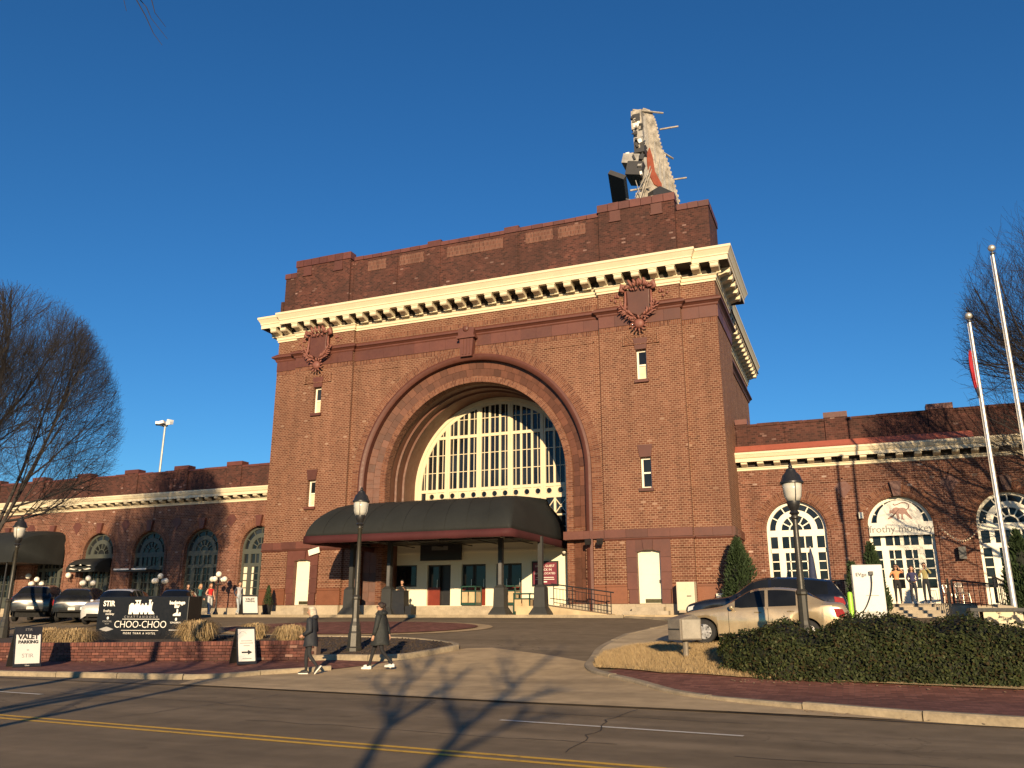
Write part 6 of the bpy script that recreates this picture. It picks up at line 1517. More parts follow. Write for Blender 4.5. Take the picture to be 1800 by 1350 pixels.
LEAF1 = M('evergreen leaf', (.028, .046, .018), .7, spec=.2, var=.5, scale=2.0, rnd=0); LEAFH = M('hedge leaf', (.021, .029, .009), .7, var=.55, scale=3.5, spec=.2); CORE = M('shrub core', (.008, .010, .005), .9)
def leaf_quads(mb, p, nrm, ln, wd, rng, m=0):
    a = Vector((rng.uniform(-1, 1), rng.uniform(-1, 1), rng.uniform(-1, 1))).cross(nrm)
    if a.length < 1e-3: return
    a.normalize(); b = nrm.cross(a).normalized() + Vector((rng.uniform(-.6, .6), rng.uniform(-.6, .6), rng.uniform(-.6, .6))); b.normalize()
    i = len(mb.v); mb.v += [tuple(p), tuple(p + a * ln * .5 + b * wd * .5), tuple(p + a * ln), tuple(p + a * ln * .5 - b * wd * .5)]; mb.f.append((i, i + 1, i + 2, i + 3)); mb.m.append(m)
def hedge():
    t = thing('hedge', 'long low clipped evergreen hedge between the right sidewalk and the cars', 'hedge', (3, 20, .4)); rng = random.Random(4)
    def hgt(x, y):
        return 1.02 + .10 * math.sin(x * 1.3 + .5) + .08 * math.sin(x * 2.9 + y) + .07 * math.sin(x * 5.3 + y * 3)
    core = MB(); lv = MB()
    X0, X1 = -2.8, 13.0
    def sec(x):
        e = min(1, max(.15, (x - X0) / 1.0)) ** .5
        yf, yb = 18.75 + (1 - e) * .9 - .02 * x, 21.9 - (1 - e) * .7
        z0 = max(g(x, yf), .105); zt = max(g(x, 20.4), .3) + (hgt(x, 20) - .1) * (.35 + .65 * e)
        P = []
        for k in range(15):
            a = pi * k / 14; c_, s_ = -math.cos(a), math.sin(a)
            y = (yf + yb) / 2 + (yb - yf) / 2 * (abs(c_) ** .55) * (1 if c_ > 0 else -1); b0 = z0 if c_ < 0 else g(x, yb)
            P.append(Vector((x, y, b0 + (zt - b0) * s_ ** .5 + .06 * math.sin(x * 4 + k))))
        return P
    xs = [X0 + (X1 - X0) * k / 90 for k in range(91)]; S_ = [sec(x) for x in xs]
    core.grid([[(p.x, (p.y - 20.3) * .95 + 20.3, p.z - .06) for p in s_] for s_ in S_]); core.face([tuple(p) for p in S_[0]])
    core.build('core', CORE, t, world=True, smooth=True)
    for _ in range(52000):
        u = rng.uniform(0, 89.99) ; 
        if u > 70 and rng.random() < .6: continue
        k = int(u); f = u - k; j = rng.choice((0, 0, 0, 0, 1, 1, 2, 2, 3, 4, 5, 6, 7, 8, 9, 10, 11, 12)); h = rng.random()
        if j > 9 and rng.random() < .6: continue
        p = (S_[k][j].lerp(S_[k][j + 1], h)).lerp(S_[k + 1][j].lerp(S_[k + 1][j + 1], h), f)
        nrm = (S_[k][j + 1] - S_[k][j]).cross(S_[k + 1][j] - S_[k][j])
        if nrm.length < 1e-6: continue
        nrm.normalize()
        if nrm.z < -.2 or (nrm.y > .3 and j < 7): nrm = -nrm
        clump = math.sin(p.x * 6.1 + 1) * math.sin(p.y * 7.3 + p.z * 5.0) * .05
        leaf_quads(lv, p + nrm * (rng.uniform(-.07, .05) + clump), (nrm + Vector((rng.uniform(-.8, .8), rng.uniform(-.8, .8), rng.uniform(-.5, .8)))).normalized(), rng.uniform(.05, .095), rng.uniform(.035, .06), rng)
    # end face
    for _ in range(1500):
        a, b = rng.choice(S_[0]), rng.choice(S_[0]); p = a.lerp(b, rng.random()) + Vector((rng.uniform(-.15, .1), 0, 0))
        leaf_quads(lv, p, Vector((-1, rng.uniform(-.6, .6), rng.uniform(-.3, .8))).normalized(), .08, .05, rng)
    lv.m = [0 if h_ < .62 else (1 if h_ < .86 else 2) for h_ in (rng.random() for _ in lv.f)]
    lv.build('foliage', [LEAFH, M('hedge leaf light', (.042, .050, .014), .6, var=.4, scale=3, spec=.2), M('hedge leaf brown', (.030, .022, .009), .8, var=.4, scale=5, spec=.15)], t, world=True, fix=False)
    tw = MB()
    for _ in range(260):
        k = rng.randrange(0, 70); j = rng.randrange(3, 10); p = S_[k][j]; d = Vector((rng.uniform(-.5, .5), rng.uniform(-.6, .2), 1)).normalized(); tw.tube([p - d * .1, p + d * rng.uniform(.06, .2)], [.005, .002], 3)
    struct(tw.build('twigs', TWIG, t, world=True, fix=False), 'stuff')
hedge()
def conifer(loc, H, Rr, seed, label, n=5200):
    t = thing('conical_evergreen', label, 'shrub', loc, group='conical evergreens'); rng = random.Random(seed); lv = MB(); core = MB()
    MB().tube([(0, 0, -.1), (0, 0, H * .9)], [.07, .015], 7).build('trunk', BARK, t)
    prof = lambda u: Rr * (min(1, u / .12) ** .6) * (1 - u) ** .72 * 1.08
    bumps = [(rng.uniform(0, 2 * pi), rng.uniform(.05, .9), rng.uniform(.6, 1.25)) for _ in range(46)]
    for _ in range(n):
        an, u0, sc = rng.choice(bumps); an += rng.gauss(0, .34); u = min(.985, max(.01, u0 + rng.gauss(0, .07))); r = prof(u) * sc * rng.uniform(.55, 1.05)
        p = Vector((r * math.cos(an), r * math.sin(an), u * H)); d = Vector((math.cos(an), math.sin(an), 1.1)).normalized()
        a = (d + Vector((rng.uniform(-.5, .5), rng.uniform(-.5, .5), rng.uniform(-.3, .5)))).normalized(); b = a.orthogonal().normalized(); b = Matrix.Rotation(rng.uniform(0, 6.28), 3, a) @ b
        ln, wd = rng.uniform(.10, .22), rng.uniform(.025, .05); i = len(lv.v)
        lv.v += [tuple(p - b * wd), tuple(p + b * wd), tuple(p + a * ln)]; lv.f.append((i, i + 1, i + 2)); lv.m.append(0)
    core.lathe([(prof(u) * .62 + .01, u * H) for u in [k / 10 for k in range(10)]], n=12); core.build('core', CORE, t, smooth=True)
    lv.build('foliage', LEAF1, t, fix=False)
conifer((-4.75, 39.0, 1.45), 3.45, .92, 1, 'conical evergreen at the right corner of the main block', 7000)
conifer((.75, 38.6, 1.4), 3.1, .55, 2, 'narrow evergreen behind the white charging cabinet')
conifer((-.05, 38.9, 1.4), 2.3, .42, 5, 'small evergreen left of the white charging cabinet', 2600)
conifer((5.75, 36.0, 1.4), 3.2, .75, 3, 'evergreen at the right edge behind the flagpole base', 6000)
STRAW = M('dry straw', (.40, .29, .145), .8, var=.35, scale=6); STRAW2 = M('dark straw', (.26, .17, .08), .85, var=.3, scale=6)
def grass_clump(loc, rx, h, seed, label, n=2600):
    t = thing('ornamental_grass', label, 'ornamental grass', loc, group='dry ornamental grasses in the planter'); rng = random.Random(seed); mb = MB()
    for k in range(n):
        a = rng.uniform(0, 2 * pi); r = rx * .7 * math.sqrt(rng.random()); b0 = Vector((r * math.cos(a), r * math.sin(a) * .8, 0)); ln = h * rng.uniform(.55, 1.1)
        out = Vector((math.cos(a + rng.gauss(0, .5)), math.sin(a + rng.gauss(0, .5)), 0)); sp = rx * rng.uniform(.1, 1.0); wd = rng.uniform(.006, .013); sdv = Vector((-out.y, out.x, 0)) * wd
        ln *= 1 - .45 * (r / rx) ** 2; dr = rng.uniform(.25, .95); p = [b0, b0 + out * sp * .3 + Vector((0, 0, ln * .6)), b0 + out * sp * .62 + Vector((0, 0, ln * .88)), b0 + out * sp * .95 + Vector((0, 0, ln * dr))]
        i = len(mb.v); m = 0 if rng.random() < .72 else 1
        for q, f in zip(p, (1, .9, .6, .15)): mb.v += [tuple(q - sdv * f), tuple(q + sdv * f)]
        for q in range(3): mb.f.append((i + 2 * q, i + 2 * q + 1, i + 2 * q + 3, i + 2 * q + 2)); mb.m.append(m)
    mb.build('blades', [STRAW, STRAW2], t, fix=False); MB().lathe([(rx * .4, -.05), (rx * .3, h * .3), (.0, h * .5)], n=10).build('crown_base', STRAW2, t)
bed = lambda x, y: (x, y, g(x, y) + .12)
grass_clump(bed(-26.3, 21.9), .75, .72, 1, 'left of the two dry grass clumps between the valet board and the sign', 3000); grass_clump(bed(-25.2, 22.0), .75, .70, 2, 'right of the two dry grass clumps between the valet board and the sign', 3000)
grass_clump(bed(-21.3, 23.6), .68, .86, 3, 'round dry grass clump at the right end of the black sign', 3200)
grass_clump(bed(-20.0, 25.0), .5, .62, 4, 'dry grass clump behind the arrow board', 1800); grass_clump(bed(-17.7, 24.0), .55, .66, 5, 'dry grass clump beside the white-haired woman', 2200)
# short straw blades on the verge, fallen leaves along the hedge and kerb
rng = random.Random(12); mb = MB(); poly = [(-6.5, 21.9), (-6.2, 20.8), (-5.4, 20.3), (-4.2, 19.3), (-2.5, 18.9), (-1.6, 18.8), (-1.6, 22.5), (-3.2, 23.4), (-4.4, 23.6), (-5.4, 25.3), (-6.3, 25.2), (-6.75, 23.6)]
while len(mb.f) < 36000:
    x, y = rng.uniform(-6.8, -1.6), rng.uniform(18.8, 25.4)
    if not inside((x, y), poly): continue
    z = max(g(x, y), .105) + .045; a = rng.uniform(0, 2 * pi); h = rng.uniform(.04, .12); lx, ly = rng.uniform(-.09, .09), rng.uniform(-.09, .09); i = len(mb.v)
    mb.v += [(x - .005 * math.cos(a), y - .005 * math.sin(a), z), (x + .005 * math.cos(a), y + .005 * math.sin(a), z), (x + lx, y + ly, z + h)]; mb.f.append((i, i + 1, i + 2)); mb.m.append(0 if rng.random() < .8 else 1)
o = mb.build('lawn_blades', [STRAW, STRAW2], fix=False); struct(o, 'stuff'); o['label'] = 'short dry straw coloured grass on the verge'; o['category'] = 'grass'
mb = MB()
for _ in range(420):
    u = rng.random()
    if u < .5: x = rng.uniform(-2.6, 9); y = 18.6 - .02 * x + rng.gauss(0, .12); z = SWZ(x, y)
    elif u < .8: x = rng.uniform(-1, 7); y = 15.6 - .12 * x + rng.gauss(-.35, .12); z = g(x, y)
    else: x = rng.uniform(-24, -14); y = 20.0 + .155 * (x + 22) + rng.gauss(-.2, .15); z = SWZ(x, y)
    a = rng.uniform(0, 6.28); s_ = rng.uniform(.02, .05); c_, q_ = math.cos(a) * s_, math.sin(a) * s_; i = len(mb.v)
    mb.v += [(x - c_, y - q_, z + .012), (x + q_ * .6, y - c_ * .6, z + .02), (x + c_, y + q_, z + .03), (x - q_ * .6, y + c_ * .6, z + .018)]; mb.f.append((i, i + 1, i + 2, i + 3)); mb.m.append(0)
o = mb.build('fallen_leaves', M('fallen leaf', (.30, .21, .12), .8, var=.4, scale=20), fix=False); struct(o, 'stuff'); o['label'] = 'scattered dry leaves along kerb and hedge foot'; o['category'] = 'leaves'
# bark chips in the bed
mb = MB()
for _ in range(2600):
    x, y = rng.uniform(-22, -11.8), rng.uniform(20.4, 25.8)
    if not inside((x, y), isl): continue
    mb.obox((x, y, g(x, y) + .14), rng.uniform(.04, .1), rng.uniform(.02, .04), .02, (rng.uniform(-.5, .5), rng.uniform(-.5, .5), rng.uniform(0, 3)))
o = mb.build('bark_chips', M('bark chip', (.05, .034, .023), .95, var=.5, scale=15), fix=False); struct(o, 'stuff'); o['label'] = 'dark bark chips spread over the planting bed'; o['category'] = 'mulch'
# twig hanging in at the top of the view, on a limb of a near street tree
t = thing('overhanging_limb', 'bare twig hanging into the sky at top left', 'tree branch', (-12.5, 2.0, 0))
MB().tube([(-12.6, 1.5, -.2), (-12.6, 1.5, 3), (-12.3, 2.2, 6), (-11.6, 3.6, 8.6), (-10.6, 5.6, 10.2), (-9.8, 6.8, 10.9)], [.2, .17, .14, .09, .05, .02], 8).build('limb', BARK, t, True, True)
m_ = MB(); rng = random.Random(2)
for k in range(4):
    p = Vector((-9.55 + rng.uniform(-.1, .4), 6.9 + rng.uniform(0, .4), 10.8)); pts = [p]
    for s in range(5): p = p + Vector((rng.uniform(.02, .22), rng.uniform(-.05, .2), -rng.uniform(.08, .28))); pts.append(p.copy())
    m_.tube(pts, [.012, .010, .008, .007, .005, .003], 4)
m_.build('twigs', TWIG, t, world=True)
# ---------------------------------------------------------------- people
SKIN = M('skin', (.46, .26, .17), .55, var=.06, scale=8)
J0 = {'pel': (0, 0, .95, .135, .115), 'wai': (0, 0, 1.09, .118, .10), 'che': (0, .005, 1.27, .14, .11), 'neb': (0, .015, 1.41, .075, .07), 'nec': (0, .005, 1.49, .05, .052),
      'shL': (-.165, .01, 1.375, .062, .062), 'elL': (-.215, .03, 1.10, .043, .043), 'wrL': (-.215, -.05, .86, .028, .026), 'shR': (.165, .01, 1.375, .062, .062), 'elR': (.215, .03, 1.10, .043, .043), 'wrR': (.215, -.05, .86, .028, .026),
      'hiL': (-.085, 0, .88, .088, .092), 'knL': (-.095, -.01, .49, .058, .06), 'anL': (-.10, .025, .09, .038, .042), 'toL': (-.11, -.13, .04, .04, .03), 'hiR': (.085, 0, .88, .088, .092), 'knR': (.095, -.01, .49, .058, .06), 'anR': (.10, .025, .09, .038, .042), 'toR': (.11, -.13, .04, .04, .03)}
BONES = [('pel', 'wai', 'top'), ('wai', 'che', 'top'), ('che', 'neb', 'top'), ('neb', 'nec', 'skin'), ('che', 'shL', 'top'), ('shL', 'elL', 'arm'), ('elL', 'wrL', 'fore'), ('che', 'shR', 'top'), ('shR', 'elR', 'arm'), ('elR', 'wrR', 'fore'),
         ('pel', 'hiL', 'leg'), ('hiL', 'knL', 'leg'), ('knL', 'anL', 'leg'), ('anL', 'toL', 'shoe'), ('pel', 'hiR', 'leg'), ('hiR', 'knR', 'leg'), ('knR', 'anR', 'leg'), ('anR', 'toR', 'shoe')]
def hand_geo(mb, wr, d, inward, m, curl=.5):
    d = d.normalized(); inward = (inward - d * inward.dot(d)).normalized(); sd_ = d.cross(inward)
    wr = Vector(wr); pc = wr + d * .045
    rows = []
    for u, a, b in ((-.01, .024, .018), (.02, .034, .018), (.06, .040, .016), (.085, .036, .014)):
        rows.append([tuple(wr + d * u + sd_ * a * math.cos(2 * pi * k / 8) + inward * b * math.sin(2 * pi * k / 8)) for k in range(8)])
    mb.grid(rows, m, True); mb.face(rows[-1], m)
    for k, ln in enumerate((.068, .078, .073, .056)):
        p = wr + d * .08 + sd_ * (.027 - .018 * k); q = p + (d + inward * curl * .5).normalized() * ln * .5; r = q + (d + inward * curl * 1.8).normalized() * ln * .5
        mb.tube([p, q, r], [.0088, .008, .006], 6, m)
    p = wr + d * .03 + sd_ * .032; mb.tube([p, p + (d * .6 + sd_ * .8 + inward * .3).normalized() * .035, p + (d * .6 + sd_ * .8 + inward * .3).normalized() * .035 + (d + inward * .5).normalized() * .03], [.011, .010, .007], 6, m)
def person(label, loc, rz, H=1.68, pose={}, top=(.1, .1, .1), leg=(.02, .02, .025), shoe=(.03, .03, .03), skin=SKIN, hair=(.05, .03, .02), hstyle='long', arm=None, fore=None, head_turn=0, head_tilt=0, coat=None, group=None, glasses=False, bulk=1.0, extra=None, sole=None):
    t = thing('person', label, 'person', loc, rz, group); k = H / 1.70; J = {n: list(v) for n, v in J0.items()}
    for n, v in pose.items(): J[n][:3] = v
    key = lambda c: M('cloth %.3f %.3f %.3f' % c, c, .85, var=.22, scale=9, bump=.2, bscale=40)
    mats = [key(top), key(leg), M('shoe %.2f %.2f %.2f' % shoe, shoe, .5), skin, key(arm or top) if arm != 'skin' else skin, (skin if fore == 'skin' else key(fore or arm or top))]
    MI = {'top': 0, 'leg': 1, 'shoe': 2, 'skin': 3, 'arm': 4, 'fore': 5}
    names = list(J); idx = {n: i for i, n in enumerate(names)}
    me = bpy.data.meshes.new('body'); me.from_pydata([Vector(J[n][:3]) * k for n in names], [(idx[a], idx[b]) for a, b, _ in BONES], []); me.update()
    ob = bpy.data.objects.new('tmp', me); COL.objects.link(ob)
    sk = ob.modifiers.new('skin', 'SKIN'); sk.use_smooth_shade = True; sk.branch_smoothing = .6
    for n in names:
        v = me.skin_vertices[0].data[idx[n]]; b_ = bulk if n in ('pel', 'wai', 'che', 'hiL', 'hiR') else 1
        v.radius = (J[n][3] * k * b_, J[n][4] * k * b_); v.use_root = (n == 'pel')
    ss = ob.modifiers.new('sub', 'SUBSURF'); ss.levels = 2; ss.render_levels = 2
    dg = bpy.context.evaluated_depsgraph_get(); dg.update(); bme = bpy.data.meshes.new_from_object(ob.evaluated_get(dg)); bpy.data.objects.remove(ob)
    mb = MB(); mb.v = [tuple(v.co) for v in bme.vertices]
    segs = [(Vector(J[a][:3]) * k, Vector(J[b][:3]) * k, MI[m]) for a, b, m in BONES]
    for p in bme.polygons:
        c = p.center; best = 9e9; bm_ = 0
        for a, b, m in segs:
            ab = b - a; u = max(0, min(1, (c - a).dot(ab) / ab.length_squared)); d = (c - a - ab * u).length - (.03 if m == 1 else 0)
            if d < best: best = d; bm_ = m
        mb.f.append(tuple(p.vertices)); mb.m.append(bm_)
    bpy.data.meshes.remove(bme)
    # head: skull, jaw, nose, ears, brow and eyes
    hm = Matrix.Rotation(head_turn, 3, 'Z') @ Matrix.Rotation(head_tilt, 3, 'X'); hc = Vector(J['nec'][:3]) * k + hm @ Vector((0, -.015, .105)) * k
    def HP(x, y, z): return tuple(hc + hm @ (Vector((x, y, z)) * k))
    rows = []
    for z, rx, ryf, ryb, oy in ((-.115, .018, .018, .02, -.045), (-.105, .038, .035, .045, -.035), (-.08, .054, .062, .062, -.018), (-.045, .064, .082, .078, -.005), (0, .071, .090, .092, 0), (.04, .074, .090, .099, .003), (.075, .068, .076, .092, .006), (.1, .050, .05, .07, .01), (.115, .02, .02, .03, .012)):
        rows.append([HP(rx * math.cos(2 * pi * q / 14), oy - (ryf if math.sin(2 * pi * q / 14) > 0 else ryb) * math.sin(2 * pi * q / 14), z) for q in range(14)])
    mb.grid(rows, 3, True); mb.face(rows[0], 3); mb.face(rows[-1], 3)
    mb.tube([HP(0, -.088, .02), HP(0, -.104, -.015), HP(0, -.108, -.028), HP(0, -.09, -.036)], [.008 * k, .011 * k, .014 * k, .008 * k], 6, 3)
    for s in (-1, 1):
        i = len(mb.v); mb.ball((0, 0, 0), (.009 * k, .02 * k, .03 * k), 8, 3); mb.v[i:] = [tuple(hc + hm @ (Vector((s * .073, .008, -.005)) * k) + hm @ Vector(v)) for v in mb.v[i:]]
        i = len(mb.v); mb.ball((0, 0, 0), (.013 * k, .006 * k, .007 * k), 8, 2); mb.v[i:] = [tuple(hc + hm @ (Vector((s * .03, -.084, .006)) * k) + hm @ Vector(v)) for v in mb.v[i:]]
    i = len(mb.v); mb.tube([HP(-.022, -.083, -.06), HP(0, -.09, -.061), HP(.022, -.083, -.06)], .005 * k, 5, 3)
    for s, e, w_ in (('L', 'elL', 'wrL'), ('R', 'elR', 'wrR')):
        a, b = Vector(J[e][:3]) * k, Vector(J[w_][:3]) * k; hand_geo(mb, b - (b - a).normalized() * .005, b - a, Vector((0.6 if s == 'L' else -.6, -.5, 0)), 3)
    for s in ('L', 'R'):   # shoes with sole
        a, b = Vector(J['an' + s][:3]) * k, Vector(J['to' + s][:3]) * k; d = (b - a); d2 = Vector((d.x, d.y, 0)); d2 = d2.normalized() if d2.length > .01 else Vector((0, -1, 0)); up = Vector((0, 0, 1))
        if abs(d.z + .05) > .08: up = (d.cross(Vector((1, 0, 0)))).normalized(); up = up if up.z > 0 else -up; d2 = (d + up * .05).normalized()
        sx = up.cross(d2).normalized(); hb = a - up * .075 * k - d2 * .055; rr = []
        for u, wd, ht in ((-.01, .028, .055), (.03, .036, .075), (.10, .04, .07), (.17, .046, .05), (.23, .042, .04), (.265, .02, .03)):
            c = hb + d2 * u * k; rr.append([tuple(c + sx * wd * k * x + up * z * k) for x, z in ((-1, 0), (1, 0), (1, ht * .6), (.55, ht), (-.55, ht), (-1, ht * .6))])
        mb.grid(rr, 2, True); mb.face(rr[0], 2); mb.face(rr[-1], 2)
        if sole:
            if M('shoe sole', sole, .6) not in mats: mats.append(M('shoe sole', sole, .6))
            r2 = [[tuple(Vector(r[0]) - up * .018 - sx * .004), tuple(Vector(r[1]) - up * .018 + sx * .004), tuple(Vector(r[1]) + up * .008 + sx * .005), tuple(Vector(r[0]) + up * .008 - sx * .005)] for r in rr]; mb.grid(r2, 6, True); mb.face(r2[0], 6); mb.face(r2[-1], 6)
    mb.build('body', mats, t, smooth=True, fix=False)
    # hair
    HM = M('hair %.2f %.2f %.2f' % hair, hair, .6, var=.35, scale=25, bump=.5, bscale=70); hb = MB(); rows = []
    for z, rx, ryf, ryb in ((-.03, .078, -.02, .10), (.0, .082, .0, .108), (.03, .085, .045, .112), (.06, .083, .085, .11), (.09, .072, .08, .10), (.115, .052, .06, .08), (.132, .02, .03, .03)):
        rows.append([HP(rx * math.cos(2 * pi * q / 16), .006 - (ryf if math.sin(2 * pi * q / 16) > 0 else ryb) * math.sin(2 * pi * q / 16), z) for q in range(16)])
    hb.grid(rows, 0, True); hb.face(rows[-1]); hb.face(rows[0])
    if hstyle in ('long', 'bob'):
        L = -.30 if hstyle == 'long' else -.17
        for q in range(13):
            a = pi * q / 12; x, y = .08 * math.cos(a), .02 + .095 * math.sin(a); r_ = random.Random(q)
            hb.tube([HP(x * .95, y * .9, .05), HP(x * 1.12, y * 1.02, -.04), HP(x * 1.2, y * 1.0 + .01, L * .6), HP(x * 1.1 + r_.uniform(-.01, .01), y * .9, L + r_.uniform(-.03, .02))], [.022 * k, .03 * k, .03 * k, .010 * k], 6)
    if hstyle == 'bun': hb.ball(HP(0, .10, .05), .055 * k, 10); hb.tube([HP(0, .09, .0), HP(0, .13, -.06), HP(0, .11, -.14)], [.04 * k, .035 * k, .012 * k], 7)
    hb.build('hair', HM, t, smooth=True)
    if glasses:
        gb = MB(); gb.tube([HP(-.078, .0, .012), HP(-.06, -.085, .012), HP(-.03, -.1, .012), HP(.03, -.1, .012), HP(.06, -.085, .012), HP(.078, 0, .012)], .006 * k, 5)
        for s in (-1, 1): i = len(gb.v); gb.ball((0, 0, 0), (.026 * k, .006 * k, .02 * k), 8); gb.v[i:] = [tuple(Vector(HP(s * .034, -.096, .006)) + hm @ Vector(v)) for v in gb.v[i:]]
        gb.build('sunglasses', BLACK, t)
    if coat:
        cm = M('coat %s' % label[:12], coat['c'], .75, var=.25, scale=7, bump=.5, bscale=coat.get('q', 20)); cb = MB(); rows = []; ang = coat.get('ang', 0)
        R0 = coat['rings']; R1 = []; puff = coat.get('puff', 0); nq = 6
        for ra_, rb_ in zip(R0, R0[1:]):
            for q in range(nq): R1.append(tuple(u + (v - u) * q / nq for u, v in zip(ra_, rb_)))
        R1.append(R0[-1]); z_lo, z_hi = R0[0][0], R0[-1][0]
        for z, rx, ry, oy in R1:
            row = []; lo = (z_hi - z) / (z_hi - z_lo)
            for q in range(32):
                a = 2 * pi * q / 32; m_ = 1 + puff * abs(math.sin(z * 40)) * (1 if z < 1.38 else 0) + lo * (.035 * math.sin(a * 5 + z * 3) + .02 * math.sin(a * 9 - z * 7)) + .02 * math.sin(z * 17 + a * 2)
                row.append((rx * math.cos(a) * k * m_, (oy + ry * math.sin(a) * m_) * k, (z + .012 * lo * math.sin(a * 3)) * k))
            rows.append(row)
        cb.grid(rows, 0, True); o = cb.build('coat', cm, t, smooth=True); so = o.modifiers.new('thick', 'SOLIDIFY'); so.thickness = .02
        for s in ('L', 'R'):
            a, b, c = (Vector(J[n + s][:3]) * k for n in ('sh', 'el', 'wr')); e = c + (b - c) * .06
            MB().tube([a + Vector((0, 0, .03)), a.lerp(b, .15), a.lerp(b, .6), b, b.lerp(e, .5), e], [.075 * k, .085 * k, .072 * k, .066 * k, .058 * k, .05 * k], 10).build('sleeve', cm, t, smooth=True)
        if coat.get('hood'): i = MB(); i.ball(tuple(Vector((0, .10, 1.44)) * k), (.13 * k, .085 * k, .07 * k), 12); i.build('hood', cm, t, smooth=True)
        if coat.get('collar'): MB().lathe([(.085 * k, 1.40 * k), (.078 * k, 1.47 * k), (.082 * k, 1.51 * k)], n=14).build('collar', cm, t, smooth=True)
    return t
# the two women walking on the apron; both walk to the left of the picture
walk1 = {'hiL': (-.08, -.02, .88), 'knL': (-.085, -.12, .50), 'anL': (-.08, -.10, .09), 'toL': (-.08, -.25, .045), 'hiR': (.08, .02, .88), 'knR': (.08, .02, .49), 'anR': (.075, .26, .20), 'toR': (.075, .20, .05), 'elL': (-.24, .06, 1.10), 'wrL': (-.19, -.14, .98), 'elR': (.24, .07, 1.10), 'wrR': (.19, -.13, .98)}
p = (-13.2, 18.75); person('white-haired woman in dark coat and slip-on shoes walking left past the planter', (p[0], p[1], g(*p) + .02), R(-90 + 14), 1.66, walk1, top=(.02, .022, .026), leg=(.016, .017, .02), shoe=(.02, .02, .02), hair=(.50, .44, .34), hstyle='bob', head_tilt=R(6), sole=(.75, .72, .65),
    coat={'c': (.018, .021, .027), 'rings': [(.70, .20, .19, .02), (.76, .205, .185, .02), (.92, .195, .165, .015), (1.06, .165, .14, .01), (1.22, .185, .145, .015), (1.34, .185, .12, .02), (1.41, .13, .095, .02), (1.45, .085, .08, .02)], 'hood': True, 'q': 14}, group='women walking past')
walk2 = {'hiL': (-.08, -.03, .88), 'knL': (-.085, -.19, .51), 'anL': (-.08, -.30, .10), 'toL': (-.08, -.46, .075), 'hiR': (.08, .03, .88), 'knR': (.08, .10, .48), 'anR': (.075, .40, .17), 'toR': (.075, .335, .045), 'elR': (.235, -.02, 1.10), 'wrR': (.225, -.09, .86), 'elL': (-.235, .10, 1.11), 'wrL': (-.24, .17, .88)}
p = (-11.85, 19.95); person('dark-haired woman in long black puffer coat and white trainers striding left', (p[0], p[1], g(*p) + .02), R(-90 + 10), 1.70, walk2, top=(.02, .022, .022), leg=(.014, .014, .016), shoe=(.62, .60, .54), hair=(.03, .018, .012), hstyle='bun', glasses=True, sole=(.75, .72, .65),
    coat={'c': (.019, .022, .021), 'rings': [(.62, .235, .245, .02), (.70, .235, .235, .02), (.85, .225, .215, .015), (1.02, .205, .18, .01), (1.2, .20, .155, .01), (1.33, .185, .125, .015), (1.41, .13, .10, .015), (1.47, .09, .088, .01)], 'hood': True, 'collar': True, 'q': 26, 'puff': .035}, group='women walking past')
# three people shading their eyes on the café steps
GC = 'people on the café deck'; cam_face = R(-5)
person('person in orange top with sunglasses, hand raised, on the café steps', (1.70, 40.2, 2.0), R(5), 1.66, {'elR': (.30, -.05, 1.34), 'wrR': (.10, -.12, 1.56), 'elL': (-.26, -.02, 1.13), 'wrL': (-.24, -.22, 1.20)}, top=(.62, .27, .12), leg=(.012, .012, .014), shoe=(.5, .38, .28), hair=(.02, .014, .01), hstyle='long', fore='skin', glasses=True, group=GC)
person('person in navy jacket standing in the middle on the café steps', (2.32, 40.3, 2.0), R(0), 1.58, {'elL': (-.23, 0, 1.12), 'wrL': (-.16, -.14, .96), 'elR': (.23, 0, 1.12), 'wrR': (.12, -.16, 1.0)}, top=(.03, .03, .09), leg=(.015, .018, .03), shoe=(.4, .4, .42), hair=(.06, .03, .02), hstyle='bob', group=GC)
person('person in olive top shading the eyes on the right of the café steps', (2.83, 40.3, 2.0), R(-12), 1.70, {'elR': (.25, -.16, 1.25), 'wrR': (.09, -.14, 1.52), 'elL': (-.27, -.03, 1.12), 'wrL': (-.16, -.18, 1.30)}, top=(.30, .26, .11), leg=(.012, .014, .02), shoe=(.5, .48, .45), hair=(.02, .014, .01), hstyle='bun', group=GC)
# group walking on the terrace behind the black sign
GT = 'people walking on the terrace'
wk = lambda s: {'knL': (-.09, -.10 * s, .50), 'anL': (-.09, -.16 * s, .09), 'toL': (-.09, -.31 * s, .05), 'knR': (.09, -.03 * s, .49), 'anR': (.09, .20 * s, .14), 'toR': (.09, .10 * s, .05), 'wrL': (-.2, -.1, .90), 'wrR': (.2, -.12, .90)}
person('woman in salmon top in the walking group, farthest left above the sign', (-35.0, 37.7, 1.545), R(75), 1.66, {**wk(1), 'elL': (-.24, -.02, 1.12), 'wrL': (-.14, -.22, 1.08)}, top=(.42, .16, .13), leg=(.015, .015, .02), hair=(.03, .02, .015), hstyle='long', fore='skin', group=GT)
person('blond woman in dark coat with teal front in the walking group', (-34.0, 37.6, 1.545), R(80), 1.64, wk(1), top=(.02, .10, .11), arm=(.015, .017, .022), leg=(.014, .015, .02), hair=(.42, .26, .12), hstyle='bob', group=GT)
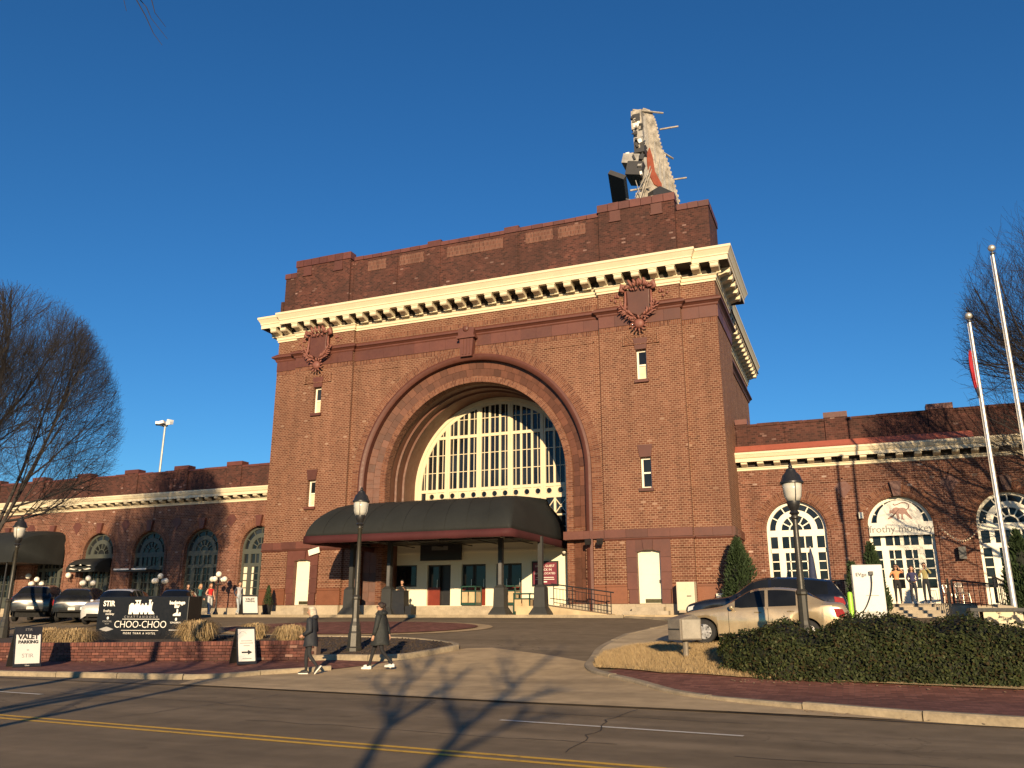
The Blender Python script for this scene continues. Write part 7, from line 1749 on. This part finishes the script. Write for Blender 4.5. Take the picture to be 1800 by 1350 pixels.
person('woman in dull mauve top between the blond woman and the red top', (-33.55, 37.9, 1.545), R(60), 1.60, {**wk(1), 'wrL': (-.18, -.2, .98)}, top=(.14, .07, .12), leg=(.012, .013, .018), hair=(.03, .02, .02), hstyle='bun', group=GT)
person('woman in red top, pale jeans and white shoes on the terrace', (-33.1, 37.4, 1.545), R(70), 1.66, {**wk(1.1), 'elL': (-.26, .04, 1.12), 'wrL': (-.16, -.2, 1.04)}, top=(.60, .02, .02), arm='skin', fore='skin', leg=(.42, .44, .44), shoe=(.75, .74, .7), hair=(.20, .09, .04), hstyle='long', group=GT)
person('man in grey shirt and pale jeans beside the terrace valet board', (-31.3, 37.6, 1.545), R(75), 1.74, {**wk(1.2), 'elL': (-.26, .08, 1.14), 'wrL': (-.2, -.06, .92)}, top=(.42, .43, .45), arm=(.02, .026, .05), leg=(.34, .39, .42), shoe=(.5, .46, .4), hair=(.05, .03, .02), hstyle='short', group=GT)
person('valet in black behind the podium, one arm lifted', (-21.7, 38.55, 1.545), R(8), 1.72, {'elR': (.27, -.1, 1.12), 'wrR': (.24, -.30, 1.26), 'elL': (-.24, -.05, 1.12), 'wrL': (-.14, -.28, 1.18)}, top=(.012, .012, .013), fore='skin', leg=(.012, .012, .013), hair=(.015, .012, .01), hstyle='short')
# potted shrub by the left doorway
t = thing('potted_evergreen', 'dark potted evergreen against the left corner of the main block', 'plant', (-30.6, 39.2, 1.545)); rng = random.Random(8); m_ = MB()
MB().lathe([(.22, 0), (.3, .5), (.32, .52), (.28, .52), (.27, .46)], n=14).build('pot', BLACK, t); MB().tube([(0, 0, .4), (0, 0, 1.1)], .03, 6).build('stem', BARK, t)
for _ in range(1500):
    u = rng.random(); a = rng.uniform(0, 6.28); r = .34 * (1 - u) ** .6 * rng.uniform(.3, 1); leaf_quads(m_, Vector((r * math.cos(a), r * math.sin(a), .5 + 1.05 * u)), Vector((math.cos(a), math.sin(a), .6)).normalized(), .09, .04, rng)
m_.build('foliage', LEAF1, t, fix=False)
